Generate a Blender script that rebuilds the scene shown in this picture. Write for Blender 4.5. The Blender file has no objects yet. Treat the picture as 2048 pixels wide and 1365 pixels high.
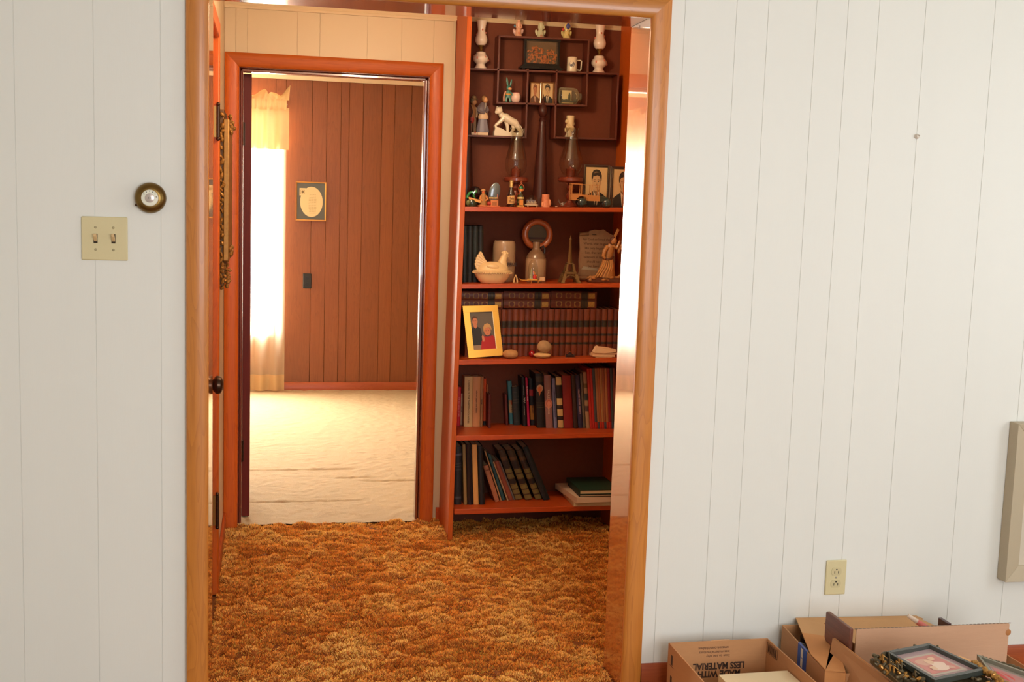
import bpy, math, random
import numpy as np
from mathutils import Vector, Matrix
from math import sin, cos, pi, radians
random.seed(7); rng = np.random.default_rng(7)
scene = bpy.context.scene
COL = scene.collection

# ------------------------------------------------------------------ camera
FPX = 2364.01
CAM = np.array([-0.38642, -3.36310, 1.50960]); YAW, PITCH, ROLL = 0.205461, 0.121000, 0.032549
def _basis():
    cy, sy, cp, sp = cos(YAW), sin(YAW), cos(PITCH), sin(PITCH)
    f = np.array([sy*cp, cy*cp, -sp]); r = np.array([cy, -sy, 0.0]); u = np.cross(r, f)
    cr, sr = cos(ROLL), sin(ROLL)
    return r*cr+u*sr, u*cr-r*sr, f
RGT, UPV, FWD = _basis()
cam_data = bpy.data.cameras.new('camera'); cam = bpy.data.objects.new('camera', cam_data); COL.objects.link(cam)
cam_data.sensor_width = 36.0; cam_data.lens = FPX/2048*36.0; cam_data.clip_start = 0.02; cam_data.clip_end = 100
M = Matrix.Identity(4)
for i in range(3):
    M[i][0] = RGT[i]; M[i][1] = UPV[i]; M[i][2] = -FWD[i]; M[i][3] = CAM[i]
cam.matrix_world = M
scene.camera = cam

# ------------------------------------------------------------------ light and exposure
scene.view_settings.view_transform = 'Standard'; scene.view_settings.look = 'None'
scene.view_settings.gamma = 1.0; scene.view_settings.use_curve_mapping = False
scene.view_settings.exposure = 0.0
scene.cycles.max_bounces = 9; scene.cycles.diffuse_bounces = 5; scene.cycles.transparent_max_bounces = 12
scene.cycles.glossy_bounces = 5; scene.cycles.transmission_bounces = 8
scene.cycles.sample_clamp_indirect = 6.0
world = bpy.data.worlds.new('world'); scene.world = world; world.use_nodes = True
world.node_tree.nodes['Background'].inputs[0].default_value = (0.75, 0.85, 1.0, 1)
world.node_tree.nodes['Background'].inputs[1].default_value = 0.6
def area(name, loc, direction, sx, sy, power, color):
    d = bpy.data.lights.new(name, 'AREA'); d.shape = 'RECTANGLE'; d.size = sx; d.size_y = sy; d.energy = power; d.color = color
    o = bpy.data.objects.new(name, d); COL.objects.link(o); o.location = loc
    o.rotation_euler = Vector(direction).to_track_quat('-Z', 'Y').to_euler()
    return o
area('bedroom_window_daylight', (-1.0, 5.86, 1.22), (0, -1, 0), 1.5, 1.7, 640, (1.0, 0.93, 0.82))
area('side_window_daylight', (3.05, -1.5, 1.5), (-1, 0.12, -0.03), 1.0, 1.3, 15, (0.88, 0.94, 1.0))
area('added_casing_highlight_light', (0.1, -4.4, 2.22), (0, 1, -0.1), 0.5, 0.36, 6, (1.0, 0.94, 0.86))  # added high source, no known fixture; gives the casings their top highlights
area('rear_window_daylight', (1.2, -5.3, 1.5), (-0.12, 1, -0.05), 2.8, 1.7, 116, (0.90, 0.935, 0.985))
_l = bpy.data.lights.new('hall_ceiling_lamp', 'POINT'); _l.energy = 34; _l.color = (1.0, 0.72, 0.46); _l.shadow_soft_size = 0.10
_o = bpy.data.objects.new('hall_ceiling_lamp', _l); COL.objects.link(_o); _o.location = (0.10, 0.66, 2.18)

# ------------------------------------------------------------------ pixel rays of the photograph -> points of the room
def ray(u, v): return FWD + RGT*((u-1024)/FPX) - UPV*((v-682.5)/FPX)
def at(u, v, Y):
    d = ray(u, v); return CAM + d*((Y-CAM[1])/d[1])
def atz(u, v, Z):
    d = ray(u, v); return CAM + d*((Z-CAM[2])/d[2])
def mpp(u, v, Y): return float(np.linalg.norm(at(u+10, v, Y)-at(u-10, v, Y))/20)

# ------------------------------------------------------------------ materials
def lin(c):
    out = []
    for x in c[:3]:
        x = x/255.0
        out.append(x/12.92 if x <= 0.04045 else ((x+0.055)/1.055)**2.4)
    return (*out, 1.0)
MATS = {}
def mat(name, rgb, rough=0.6, metal=0.0, coat=0.0, coat_rough=0.05, spec=0.5, noise=0.0, nscale=20, bump=0.0, bscale=200, trans=0.0, ior=1.45, emit=None, estr=0, stretch=None, alpha=1.0, sub=0.0):
    if name in MATS: return MATS[name]
    m = bpy.data.materials.new(name); m.use_nodes = True; nt = m.node_tree; b = nt.nodes['Principled BSDF']
    c = lin(rgb); b.inputs['Base Color'].default_value = c
    b.inputs['Roughness'].default_value = rough; b.inputs['Metallic'].default_value = metal
    b.inputs['Coat Weight'].default_value = coat; b.inputs['Coat Roughness'].default_value = coat_rough
    b.inputs['Specular IOR Level'].default_value = spec; b.inputs['IOR'].default_value = ior
    b.inputs['Transmission Weight'].default_value = trans
    if noise or bump:
        tc = nt.nodes.new('ShaderNodeTexCoord'); mp = nt.nodes.new('ShaderNodeMapping')
        nt.links.new(tc.outputs['Object'], mp.inputs[0])
        if stretch: mp.inputs['Scale'].default_value = stretch
    if noise:
        n = nt.nodes.new('ShaderNodeTexNoise'); n.inputs['Scale'].default_value = nscale; n.inputs['Detail'].default_value = 5
        nt.links.new(mp.outputs[0], n.inputs['Vector'])
        r = nt.nodes.new('ShaderNodeMix'); r.data_type = 'RGBA'
        r.inputs[6].default_value = tuple(x*(1-noise) for x in c[:3])+(1,); r.inputs[7].default_value = tuple(min(1, x*(1+noise)) for x in c[:3])+(1,)
        nt.links.new(n.outputs['Fac'], r.inputs[0]); nt.links.new(r.outputs[2], b.inputs['Base Color'])
    if bump:
        n2 = nt.nodes.new('ShaderNodeTexNoise'); n2.inputs['Scale'].default_value = bscale; n2.inputs['Detail'].default_value = 4
        nt.links.new(mp.outputs[0], n2.inputs['Vector'])
        bp = nt.nodes.new('ShaderNodeBump'); bp.inputs['Strength'].default_value = bump; bp.inputs['Distance'].default_value = 0.002
        nt.links.new(n2.outputs['Fac'], bp.inputs['Height']); nt.links.new(bp.outputs[0], b.inputs['Normal'])
    MATS[name] = m; return m
def wood(name, light, dark, rough=0.35, coat=0.5, coat_rough=0.08, along='z', scale=1.0, cath=0.5, spec=0.5, fine=0.35):
    """grained wood: fine streaks along the board plus wide cathedral figure"""
    if name in MATS: return MATS[name]
    m = bpy.data.materials.new(name); m.use_nodes = True; nt = m.node_tree; N = nt.nodes; L = nt.links; b = N['Principled BSDF']
    b.inputs['Roughness'].default_value = rough; b.inputs['Coat Weight'].default_value = coat; b.inputs['Coat Roughness'].default_value = coat_rough
    b.inputs['Specular IOR Level'].default_value = spec
    tc = N.new('ShaderNodeTexCoord'); oi = N.new('ShaderNodeObjectInfo')
    off = N.new('ShaderNodeVectorMath'); off.operation = 'ADD'
    cmb = N.new('ShaderNodeCombineXYZ'); mu = N.new('ShaderNodeMath'); mu.operation = 'MULTIPLY'; mu.inputs[1].default_value = 7.0
    L.new(oi.outputs['Random'], mu.inputs[0])
    for k in range(3): L.new(mu.outputs[0], cmb.inputs[k])
    L.new(tc.outputs['Object'], off.inputs[0]); L.new(cmb.outputs[0], off.inputs[1])
    def mp(long, cross):
        q = N.new('ShaderNodeMapping'); s = {'x': (long, cross, cross), 'y': (cross, long, cross), 'z': (cross, cross, long)}[along]
        q.inputs['Scale'].default_value = s; L.new(off.outputs[0], q.inputs[0]); return q
    n1 = N.new('ShaderNodeTexNoise'); n1.inputs['Scale'].default_value = 1.0; n1.inputs['Detail'].default_value = 6; L.new(mp(6*scale, 260*scale).outputs[0], n1.inputs['Vector'])
    n2 = N.new('ShaderNodeTexNoise'); n2.inputs['Scale'].default_value = 1.0; n2.inputs['Detail'].default_value = 2; n2.inputs['Distortion'].default_value = 0.3; L.new(mp(1.6*scale, 16*scale).outputs[0], n2.inputs['Vector'])
    w = N.new('ShaderNodeMath'); w.operation = 'MULTIPLY'; w.inputs[1].default_value = 16.0; L.new(n2.outputs['Fac'], w.inputs[0])
    fr = N.new('ShaderNodeMath'); fr.operation = 'FRACT'; L.new(w.outputs[0], fr.inputs[0])
    pw = N.new('ShaderNodeMath'); pw.operation = 'POWER'; pw.inputs[1].default_value = 3.0; L.new(fr.outputs[0], pw.inputs[0])
    a = N.new('ShaderNodeMath'); a.operation = 'MULTIPLY'; a.inputs[1].default_value = cath; L.new(pw.outputs[0], a.inputs[0])
    a2 = N.new('ShaderNodeMath'); a2.operation = 'MULTIPLY_ADD'; a2.inputs[1].default_value = fine*2; L.new(n1.outputs['Fac'], a2.inputs[0]); L.new(a.outputs[0], a2.inputs[2])
    sb = N.new('ShaderNodeMath'); sb.operation = 'SUBTRACT'; sb.inputs[1].default_value = fine*0.6; sb.use_clamp = True; L.new(a2.outputs[0], sb.inputs[0])
    mx = N.new('ShaderNodeMix'); mx.data_type = 'RGBA'; mx.inputs[6].default_value = lin(light); mx.inputs[7].default_value = lin(dark)
    L.new(sb.outputs[0], mx.inputs[0])
    # board to board tone
    hs = N.new('ShaderNodeHueSaturation'); mr = N.new('ShaderNodeMapRange'); mr.inputs[3].default_value = 0.9; mr.inputs[4].default_value = 1.1
    L.new(oi.outputs['Random'], mr.inputs[0]); L.new(mr.outputs[0], hs.inputs['Value']); L.new(mx.outputs[2], hs.inputs['Color']); L.new(hs.outputs[0], b.inputs['Base Color'])
    bp = N.new('ShaderNodeBump'); bp.inputs['Strength'].default_value = 0.06; bp.inputs['Distance'].default_value = 0.001
    L.new(n1.outputs['Fac'], bp.inputs['Height']); L.new(bp.outputs[0], b.inputs['Normal'])
    MATS[name] = m; return m

# ------------------------------------------------------------------ mesh builder
class B:
    """collects shapes in local units (x, y depth, z up), scaled by s; build() links them as one mesh object"""
    def __init__(self, s=1.0): self.v = []; self.f = []; self.m = []; self.s = s; self.mi = 0
    def add(self, vs, fs):
        n = len(self.v); self.v += [tuple(q) for q in vs]; self.f += [tuple(i+n for i in f) for f in fs]; self.m += [self.mi]*len(fs); return self
    def box(self, x0, x1, y0, y1, z0, z1):
        return self.hexa([(x0, z0), (x1, z0), (x1, z1), (x0, z1)], y0, y1)
    def hexa(self, q, y0, y1): return self.prism(q, y0, y1)
    def prism(self, poly, y0, y1):
        n = len(poly); vs = [(p[0], y0, p[1]) for p in poly]+[(p[0], y1, p[1]) for p in poly]
        fs = [tuple(range(n)), tuple(range(2*n-1, n-1, -1))]+[(i, i+n, (i+1) % n+n, (i+1) % n) for i in range(n)]
        return self.add(vs, fs)
    def prism_dir(self, pts, off):
        n = len(pts); vs = [tuple(p) for p in pts]+[tuple(np.array(p)+np.array(off)) for p in pts]
        fs = [tuple(range(n)), tuple(range(2*n-1, n-1, -1))]+[(i, i+n, (i+1) % n+n, (i+1) % n) for i in range(n)]
        return self.add(vs, fs)
    def face(self, pts): return self.add(pts, [tuple(range(len(pts)))])
    def blob(self, x, z, rx, rz, y=0, ry=None, rot=0, seg=12, rings=8, tilt=0):
        ry = rx if ry is None else ry; vs = []; fs = []; c, s_ = cos(rot), sin(rot); ct, st = cos(tilt), sin(tilt)
        for i in range(rings+1):
            t = pi*i/rings
            for j in range(seg):
                p = 2*pi*j/seg; a, b_, h = rx*sin(t)*cos(p), ry*sin(t)*sin(p), rz*cos(t)
                a, h = a*c+h*s_, -a*s_+h*c
                b_, h = b_*ct-h*st, b_*st+h*ct
                vs.append((x+a, y+b_, z+h))
        for i in range(rings):
            for j in range(seg):
                k = (j+1) % seg; fs.append((i*seg+j, (i+1)*seg+j, (i+1)*seg+k, i*seg+k))
        return self.add(vs, fs)
    def lathe(self, prof, x=0, z=0, y=0, seg=24, sy=1.0, tilt=0.0, flute=0, fl=0.0, caps=True, sm=0):
        vs = []; fs = []
        if sm:
            p = [prof[0]]+list(prof)+[prof[-1]]; q = []
            for i in range(1, len(p)-2):
                for k in range(sm):
                    t = k/sm; q.append(tuple(0.5*(2*p[i][c]+(p[i+1][c]-p[i-1][c])*t+(2*p[i-1][c]-5*p[i][c]+4*p[i+1][c]-p[i+2][c])*t*t+(3*p[i][c]-p[i-1][c]-3*p[i+1][c]+p[i+2][c])*t**3) for c in (0, 1)))
            prof = q+[prof[-1]]
        for r, h in prof:
            for j in range(seg):
                p = 2*pi*j/seg; rr = r*(1+(fl*cos(flute*p) if flute else 0)); vs.append((x+rr*cos(p)+h*tilt, y+rr*sin(p)*sy, z+h))
        n = len(prof)
        for i in range(n-1):
            for j in range(seg):
                k = (j+1) % seg; fs.append((i*seg+j, i*seg+k, (i+1)*seg+k, (i+1)*seg+j))
        if caps: fs.append(tuple(range(seg-1, -1, -1))); fs.append(tuple((n-1)*seg+j for j in range(seg)))
        return self.add(vs, fs)
    def tube(self, pts, r, seg=8, closed=False, flat=1.0):
        pts = [np.array(p, float) for p in pts]; n = len(pts); rs = r if isinstance(r, (list, tuple)) else [r]*n
        vs = []; fs = []
        for i, p in enumerate(pts):
            a = pts[(i-1) % n] if (closed or i > 0) else p; b_ = pts[(i+1) % n] if (closed or i < n-1) else p
            t = b_-a; t = t/(np.linalg.norm(t)+1e-12)
            up = np.array([0, 1, 0.001]) if abs(t[1]) < 0.9 else np.array([1, 0, 0.0])
            e1 = np.cross(t, up); e1 /= np.linalg.norm(e1); e2 = np.cross(t, e1)
            for j in range(seg):
                q = 2*pi*j/seg; vs.append(p+e1*rs[i]*cos(q)+e2*rs[i]*flat*sin(q))
        m = n if closed else n-1
        for i in range(m):
            for j in range(seg):
                k = (j+1) % seg; i2 = (i+1) % n; fs.append((i*seg+j, i*seg+k, i2*seg+k, i2*seg+j))
        if not closed: fs.append(tuple(range(seg-1, -1, -1))); fs.append(tuple((n-1)*seg+j for j in range(seg)))
        return self.add(vs, fs)
    def build(self, name, mats, parent=None, at_=(0, 0, 0), bevel=0, smooth=True, rel=False, seg=2):
        """at_: where the shapes' local zero lies in the room; rel: coordinates are already relative to the parent"""
        if not isinstance(mats, (list, tuple)): mats = [mats]
        me = bpy.data.meshes.new(name); a = np.array(self.v, float)*self.s+np.array(at_, float)
        if parent is not None and not rel: a = a-np.array(ORG[parent.name])
        org = np.array([0, 0, 0.0])
        if parent is None:
            org = np.array([(a[:, 0].min()+a[:, 0].max())/2, (a[:, 1].min()+a[:, 1].max())/2, a[:, 2].min()]); a = a-org
        me.from_pydata([tuple(x) for x in a], [], self.f)
        for m_ in mats: me.materials.append(m_)
        me.polygons.foreach_set('material_index', self.m)
        if smooth: me.shade_smooth(); me.set_sharp_from_angle(angle=radians(38))
        me.update()
        o = bpy.data.objects.new(name, me); COL.objects.link(o)
        if parent is not None: o.parent = parent; ORG[o.name] = ORG[parent.name]
        else: o.location = org; ORG[o.name] = tuple(org)
        if bevel:
            bv = o.modifiers.new('bevel', 'BEVEL'); bv.width = bevel; bv.segments = seg; bv.limit_method = 'ANGLE'; bv.angle_limit = radians(50)
        return o
ORG = {}
def tag(o, label=None, cat=None, group=None, kind=None):
    if label: o['label'] = label
    if cat: o['category'] = cat
    if group: o['group'] = group
    if kind: o['kind'] = kind
    return o
def thing(name, label, cat, loc, group=None):
    o = bpy.data.objects.new(name, None); COL.objects.link(o); o.location = tuple(loc); o.empty_display_size = 0.02
    ORG[o.name] = tuple(loc); return tag(o, label, cat, group)
def struct(name, loc=(0, 0, 0)):
    o = bpy.data.objects.new(name, None); COL.objects.link(o); o.location = tuple(loc); ORG[o.name] = tuple(loc); o['kind'] = 'structure'; return o
def dup(o, loc, label=None, group=None):
    c = o.copy(); COL.objects.link(c); c.location = tuple(loc); ORG[c.name] = tuple(loc)
    if label: c['label'] = label
    if group: c['group'] = group
    for ch in o.children:
        d = ch.copy(); COL.objects.link(d); d.parent = c
        for g in ch.children:
            e = g.copy(); COL.objects.link(e); e.parent = d
    return c
_tc = {}
def text_mesh(txt, size, spacing=1.0, shear=0.0, bold=0.0):
    """letters as flat outlines in the x-z plane: returns (verts, faces), centred"""
    cu = bpy.data.curves.new('t', 'FONT'); cu.body = txt; cu.size = size; cu.align_x = 'CENTER'; cu.align_y = 'CENTER'; cu.space_character = spacing; cu.shear = shear; cu.offset = bold; cu.resolution_u = 3
    o = bpy.data.objects.new('t', cu); COL.objects.link(o)
    dg = bpy.context.evaluated_depsgraph_get(); me = o.evaluated_get(dg).to_mesh()
    vs = [tuple(v.co) for v in me.vertices]; fs = [tuple(p.vertices) for p in me.polygons]
    o.evaluated_get(dg).to_mesh_clear(); bpy.data.objects.remove(o); bpy.data.curves.remove(cu)
    return vs, fs
def put_text(b, txt, size, O, X, Z, stretch=1.0, bold=0.0, spacing=1.0):
    """lay letters on a plane: O centre, X reading direction, Z letter-up direction"""
    vs, fs = text_mesh(txt, size, spacing, 0.0, bold); O, X, Z = map(np.array, (O, X, Z))
    return b.add([tuple(O+X*v[0]*stretch+Z*v[1]) for v in vs], fs)
# ------------------------------------------------------------------ materials of the rooms
M_wall = mat('painted_panelling', (228, 229, 222), 0.45, noise=0.02, nscale=6, bump=0.05, bscale=300, stretch=(1, 1, 0.06))
M_hall = mat('hall_panelling_paint', (198, 176, 142), 0.5, noise=0.02, nscale=6)
M_core = mat('wall_core', (200, 190, 170), 0.8)
M_ceil = mat('ceiling_paint', (235, 230, 218), 0.9)
M_cas = wood('honey_casing', (208, 132, 52), (166, 92, 32), rough=0.42, coat=0.35, coat_rough=0.16, cath=0.35, fine=0.3)
M_casx = wood('honey_casing_head', (200, 128, 50), (158, 88, 30), rough=0.4, coat=0.5, coat_rough=0.13, cath=0.3, along='x', fine=0.3)
M_jamb = wood('varnished_jamb', (172, 88, 32), (140, 62, 20), rough=0.22, coat=1.0, coat_rough=0.03, cath=0.1, fine=0.3)
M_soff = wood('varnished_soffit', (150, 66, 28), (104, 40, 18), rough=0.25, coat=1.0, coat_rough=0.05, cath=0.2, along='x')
M_red = wood('red_stained_wood', (190, 90, 24), (144, 54, 12), rough=0.45, coat=0.10, coat_rough=0.25, spec=0.2, cath=0.25)
M_headx = wood('red_stained_head', (176, 86, 24), (126, 50, 10), rough=0.5, coat=0.0, cath=0.25, along='x', spec=0.2)
M_base = wood('stained_baseboard', (164, 78, 36), (124, 50, 20), rough=0.4, coat=0.2, coat_rough=0.2, cath=0.3, along='x', spec=0.3)
M_redx = wood('red_stained_wood_across', (188, 78, 26), (142, 45, 12), rough=0.38, coat=0.2, coat_rough=0.2, spec=0.3, cath=0.35, along='x')
M_redy = wood('red_stained_wood_deep', (180, 78, 22), (130, 44, 10), rough=0.42, coat=0.15, spec=0.3, along='y')
M_dark = wood('dark_door_wood', (104, 34, 22), (70, 20, 14), rough=0.5, coat=0.05, spec=0.2, cath=0.2)
M_pan = wood('walnut_panelling', (140, 78, 40), (106, 52, 25), rough=0.45, coat=0.12, coat_rough=0.3, cath=0.25, scale=0.8)
M_back = mat('brown_back_board', (106, 50, 25), 0.75, noise=0.12, nscale=60)
M_bronze = mat('dark_bronze', (70, 52, 40), 0.3, metal=0.85)
M_brass = mat('aged_brass', (150, 118, 62), 0.32, metal=0.85)
M_ivory = mat('ivory_plastic', (214, 202, 158), 0.35, coat=0.2)
M_black = mat('black_gap', (14, 12, 12), 0.8)
M_grey = mat('steel', (150, 146, 138), 0.35, metal=0.9)

X0, X1, T, H1 = -0.5466, 0.6927, 0.1857, 2.0373       # cased opening
CEIL = 2.37; YB = 1.9403; YT = 2.06; YF = 5.62         # hall ceiling, hall back wall, its far face, bedroom far wall
D0, D1, DH = -0.5135, 0.3071, 2.0267                   # bedroom doorway
XH = -0.575                                            # hall side wall
XR = 1.205                                             # hall end wall

# -------------------------------------------------- front wall with its vertical boards
gap = 0.0016
def boards(parent, edges, z0, z1, y, th, m, holes=None, flip=1, bev=0.0004):
    """one board per interval; holes: (xa, xb, ztop) of an opening reaching the floor"""
    for a, b in zip(edges[:-1], edges[1:]):
        spans = [(a, b, z0)]
        if holes:
            xa, xb, zt = holes; spans = []
            if a < xa: spans.append((a, min(b, xa), z0))
            if b > xb: spans.append((max(a, xb), b, z0))
            lo, hi = max(a, xa), min(b, xb)
            if hi > lo: spans.append((lo, hi, zt))
        for p, q, zb in spans:
            if q-p < 0.004: continue
            bm_ = B().box(p+gap/2, q-gap/2, y, y+th*flip, zb, z1)
            bm_.build('board', m, parent, bevel=bev, seg=1)
wf = struct('wall_front')
gp = [float(at(u, 700, 0)[0]) for u in (1337, 1436.6, 1498, 1591, 1652, 1712, 1802, 1936, 2046)]
gl = [-1.043, -0.845, -0.674]
edges = [-2.6, -2.4, -2.2, -2.0, -1.85, -1.65, -1.45, -1.25]+gl+[-0.5, -0.3, -0.1, 0.1, 0.3, 0.5]+gp+[2.3, 2.5, 2.7, 3.1]
boards(wf, edges, 0.0, 2.44, 0.0, 0.0012, M_wall, holes=(X0-0.02, X1+0.02, H1+0.02))
B().box(-2.6, X0-0.021, 0.0013, T, 0, 2.44).box(X1+0.021, 3.1, 0.0013, T, 0, 2.44).box(X0-0.021, X1+0.021, 0.0013, T, H1+0.021, 2.44).build('wall_core', M_wall, wf)
# front room shell behind the camera
fl = B().box(-2.7, 3.2, -5.6, -0.02, -0.1, 0.0); tag(fl.build('floor', mat('living_room_carpet', (150, 110, 66), 0.95, noise=0.4, nscale=25, bump=0.6, bscale=120)), kind='structure')
tag(B().box(-2.7, 3.2, -5.6, 0.0, 2.44, 2.54).build('ceiling', M_ceil), kind='structure')
tag(B().box(-2.8, -2.6, -5.6, T, 0, 2.44).build('wall_side', M_wall), kind='structure')
tag(B().box(3.1, 3.2, -5.6, T, 0, 2.44).build('wall_window_side', M_wall), kind='structure')
tag(B().box(-2.8, 3.2, -5.7, -5.6, 0, 2.44).build('wall_rear', M_wall), kind='structure')
# baseboard on the front wall
tag(B().prism_dir([(X1+0.062, 0, 0), (X1+0.062, -0.014, 0), (X1+0.062, -0.014, 0.070), (X1+0.062, -0.006, 0.0851), (X1+0.062, 0, 0.0851)], (3.1-X1-0.062, 0, 0)).build('baseboard_front', M_base), kind='structure')
tag(B().prism_dir([(-2.6, 0, 0), (-2.6, -0.014, 0), (-2.6, -0.014, 0.070), (-2.6, -0.006, 0.0851), (-2.6, 0, 0.0851)], (2.6+X0-0.062, 0, 0)).build('baseboard_front_far', M_base), kind='structure')

def sweep_casing(nm, xa, xb, zt, yf, prof, mleg, mhead, drop=0.0):
    """three mitred pieces around an opening; prof: (distance outward, thickness toward the viewer)"""
    t = struct(nm, ((xa+xb)/2, yf, 0))
    def strip(name, P, m):   # P: function profile point -> (start, end)
        b_ = B(); n = len(prof); vs = []
        for d, h in prof:
            s_, e_ = P(d); vs.append((s_[0], yf-h, s_[1])); vs.append((e_[0], yf-h, e_[1]))
        fs = [(2*i, 2*i+1, (2*i+3) % (2*n), (2*i+2) % (2*n)) for i in range(n)]
        fs += [tuple(range(0, 2*n, 2)), tuple(range(2*n-1, 0, -2))]
        b_.add(vs, fs); o = b_.build(name, m, t)
        import bmesh
        bb = bmesh.new(); bb.from_mesh(o.data); bmesh.ops.recalc_face_normals(bb, faces=bb.faces); bb.to_mesh(o.data); bb.free()
    strip('side_casing', lambda d: ((xa-d, -drop), (xa-d, zt+d)), mleg)
    strip('head_casing', lambda d: ((xa-d, zt+d), (xb+d, zt+d)), mhead)
    strip('side_casing', lambda d: ((xb+d, zt+d), (xb+d, -drop)), mleg)
    return t
arc = lambda w, t0, t1, n=9: [(0.0, 0.0)]+[(w*0.55*(1-cos(pi/2*i/n)) , t0+(t1-t0)*sin(pi/2*i/n)) for i in range(n+1)]
prof1 = [(0, 0), (0, 0.008)]+[(0.030*(1-cos(pi/2*i/8)), 0.008+0.012*sin(pi/2*i/8)) for i in range(1, 9)]+[(0.052, 0.020), (0.0585, 0.017), (0.060, 0.012), (0.060, 0)]
sweep_casing('trim_1', X0, X1, H1, 0.0, prof1, M_cas, M_casx)
# jamb boards lining the opening
jb = struct('trim_2', (0.07, 0.09, 0))
B().prism_dir([(X0-0.02, 0.001, 0), (X0, 0.001, 0), (X0+0.0024, T, 0), (X0-0.02, T, 0)], (0, 0, H1)).build('jamb_board', M_jamb, jb)
B().prism_dir([(X1, 0.001, 0), (X1, T, 0), (X1, T, H1-0.002), (X1, 0.001, 2.013)], (0.02, 0, 0)).build('jamb_board', M_jamb, jb, bevel=0.001)
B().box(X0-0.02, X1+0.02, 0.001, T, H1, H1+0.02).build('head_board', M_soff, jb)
M_white = mat('white_unpainted_patch', (250, 246, 234), 0.6)
B().prism_dir([(X1+0.001, 0.002, 1.99), (X1+0.001, T-0.001, 1.99), (X1+0.001, T-0.001, H1), (X1+0.001, 0.002, H1)], (0.018, 0, 0)).build('patch', M_white, jb)
sa_ = atz(1264, 33, H1); B().prism_dir([(float(sa_[0]), 0.0015, H1-0.0006), (X1, 0.0015, H1-0.0006), (X1, T-0.001, H1-0.0006), (X1-0.002, T-0.001, H1-0.0006)][::-1], (0, 0, 0.0008)).build('patch', M_white, jb)
pl_ = B(); pl_.tube([(X1-0.0002, T-0.008, H1-0.0012), (X1-0.008, 0.012, H1-0.0012)], 0.0007, 5); pl_.tube([(X1+0.0005, 0.118, H1-0.0125), (X1+0.0005, 0.082, H1-0.017)], 0.0012, 5)
pl_.tube([(X1+0.0005, 0.100, H1-0.0155), (X1+0.0005, 0.100, H1-0.007)], 0.0008, 5)
pl_.build('pencil_mark', mat('pencil', (90, 84, 80), 0.8), jb)

# -------------------------------------------------- hall
hallfloor = B().box(-0.6, XR+0.1, -0.02, YB+0.1, -0.1, -0.004)
tag(hallfloor.build('floor_hall', mat('carpet_backing', (120, 66, 20), 0.95)), kind='structure')
tag(B().box(XH-0.12, XR+0.12, 0.0, YT, CEIL, CEIL+0.1).build('ceiling_hall', M_ceil), kind='structure')
wl = struct('wall_hall_side')
DZ0, DZ1 = 0.215, 1.016      # door in the hall side wall, near and far edge
eY = [T, DZ0-0.02, DZ1+0.02, 1.25, 1.45, 1.65, 1.85, YB]
for a, b in zip(eY[:-1], eY[1:]):
    zb = 2.05 if abs(a-(DZ0-0.02)) < 1e-6 else 0
    B().box(XH-0.008, XH, a+0.001, b-0.001, zb, CEIL).build('board', M_hall, wl, bevel=0.001, seg=1)
B().box(XH-0.12, XH-0.0081, T-0.05, YB+0.05, 0, CEIL).build('wall_core', M_core, wl)
wb = struct('wall_hall_back')
hg = [XH, -0.48, -0.27, -0.174, 0.03, 0.18, 0.41]
boards(wb, hg, 0, CEIL, YB, 0.0022, M_hall, holes=(D0-0.015, D1+0.015, DH+0.015))
B().box(-2.1, D0-0.016, YB+0.0023, YT, 0, CEIL).box(D1+0.016, 2.3, YB+0.0023, YT, 0, CEIL).box(D0-0.016, D1+0.016, YB+0.0023, YT, DH+0.016, CEIL).build('wall_core', M_hall, wb)
tag(B().box(XR, XR+0.12, T, YB+0.05, 0, CEIL).build('wall_hall_end', M_hall), kind='structure')
# crown moulding along the hall back wall
cr = [(0, 2.272), (-0.010, 2.272), (-0.013, 2.280), (-0.010, 2.286), (-0.024, 2.310), (-0.034, 2.335), (-0.036, CEIL), (0, CEIL)]
tag(B().prism_dir([(XH, YB+y, z) for y, z in cr][::-1], (XR-XH, 0, 0)).build('trim_3', mat('crown_paint', (208, 186, 150), 0.5)), kind='structure')
# baseboards of the hall
tag(B().box(D1+0.075, 0.409, YB-0.012, YB, 0, 0.072).build('baseboard_hall_back', M_redx, bevel=0.003), kind='structure')
tag(B().box(XH, XH+0.012, 1.085, YB, 0, 0.072).build('baseboard_hall_side', M_redy, bevel=0.003), kind='structure')

# bedroom doorway casing, jamb and stop
w2 = 0.060
prof2 = [(0, 0), (0, 0.007)]+[(0.040*(1-cos(pi/2*i/8)), 0.007+0.013*sin(pi/2*i/8)) for i in range(1, 9)]+[(0.054, 0.020), (w2, 0.017), (w2, 0)]
sweep_casing('trim_4', D0, D1, DH, YB, prof2, M_red, M_headx)
j2 = struct('trim_5', (-0.1, 2.0, 0))
JM = wood('dark_varnished_jamb', (120, 52, 30), (78, 30, 18), rough=0.22, coat=1.0, coat_rough=0.04, cath=0.1)
JL = wood('dull_jamb', (112, 46, 26), (76, 28, 16), rough=0.45, coat=0.1, coat_rough=0.2, cath=0.1, spec=0.3)
B().box(D0-0.015, D0+0.004, YB+0.001, YT+0.01, 0, DH).build('jamb_board', JL, j2, bevel=0.002)
B().box(D1-0.004, D1+0.015, YB+0.001, YT+0.01, 0, DH).build('jamb_board', JM, j2, bevel=0.002)
B().box(D0-0.015, D1+0.015, YB+0.001, YT+0.01, DH-0.003, DH+0.015).build('head_board', JM, j2, bevel=0.002)
B().box(D0+0.004, D0+0.015, YB+0.03, YT-0.035, 0, DH-0.003).build('door_stop', JL, j2, bevel=0.003)
B().box(D1-0.017, D1-0.004, YB+0.03, YT-0.035, 0, DH-0.003).build('door_stop', JM, j2, bevel=0.003)
B().box(D0+0.004, D1-0.004, YB+0.03, YT-0.035, DH-0.016, DH-0.003).build('door_stop', JM, j2, bevel=0.003)

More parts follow.
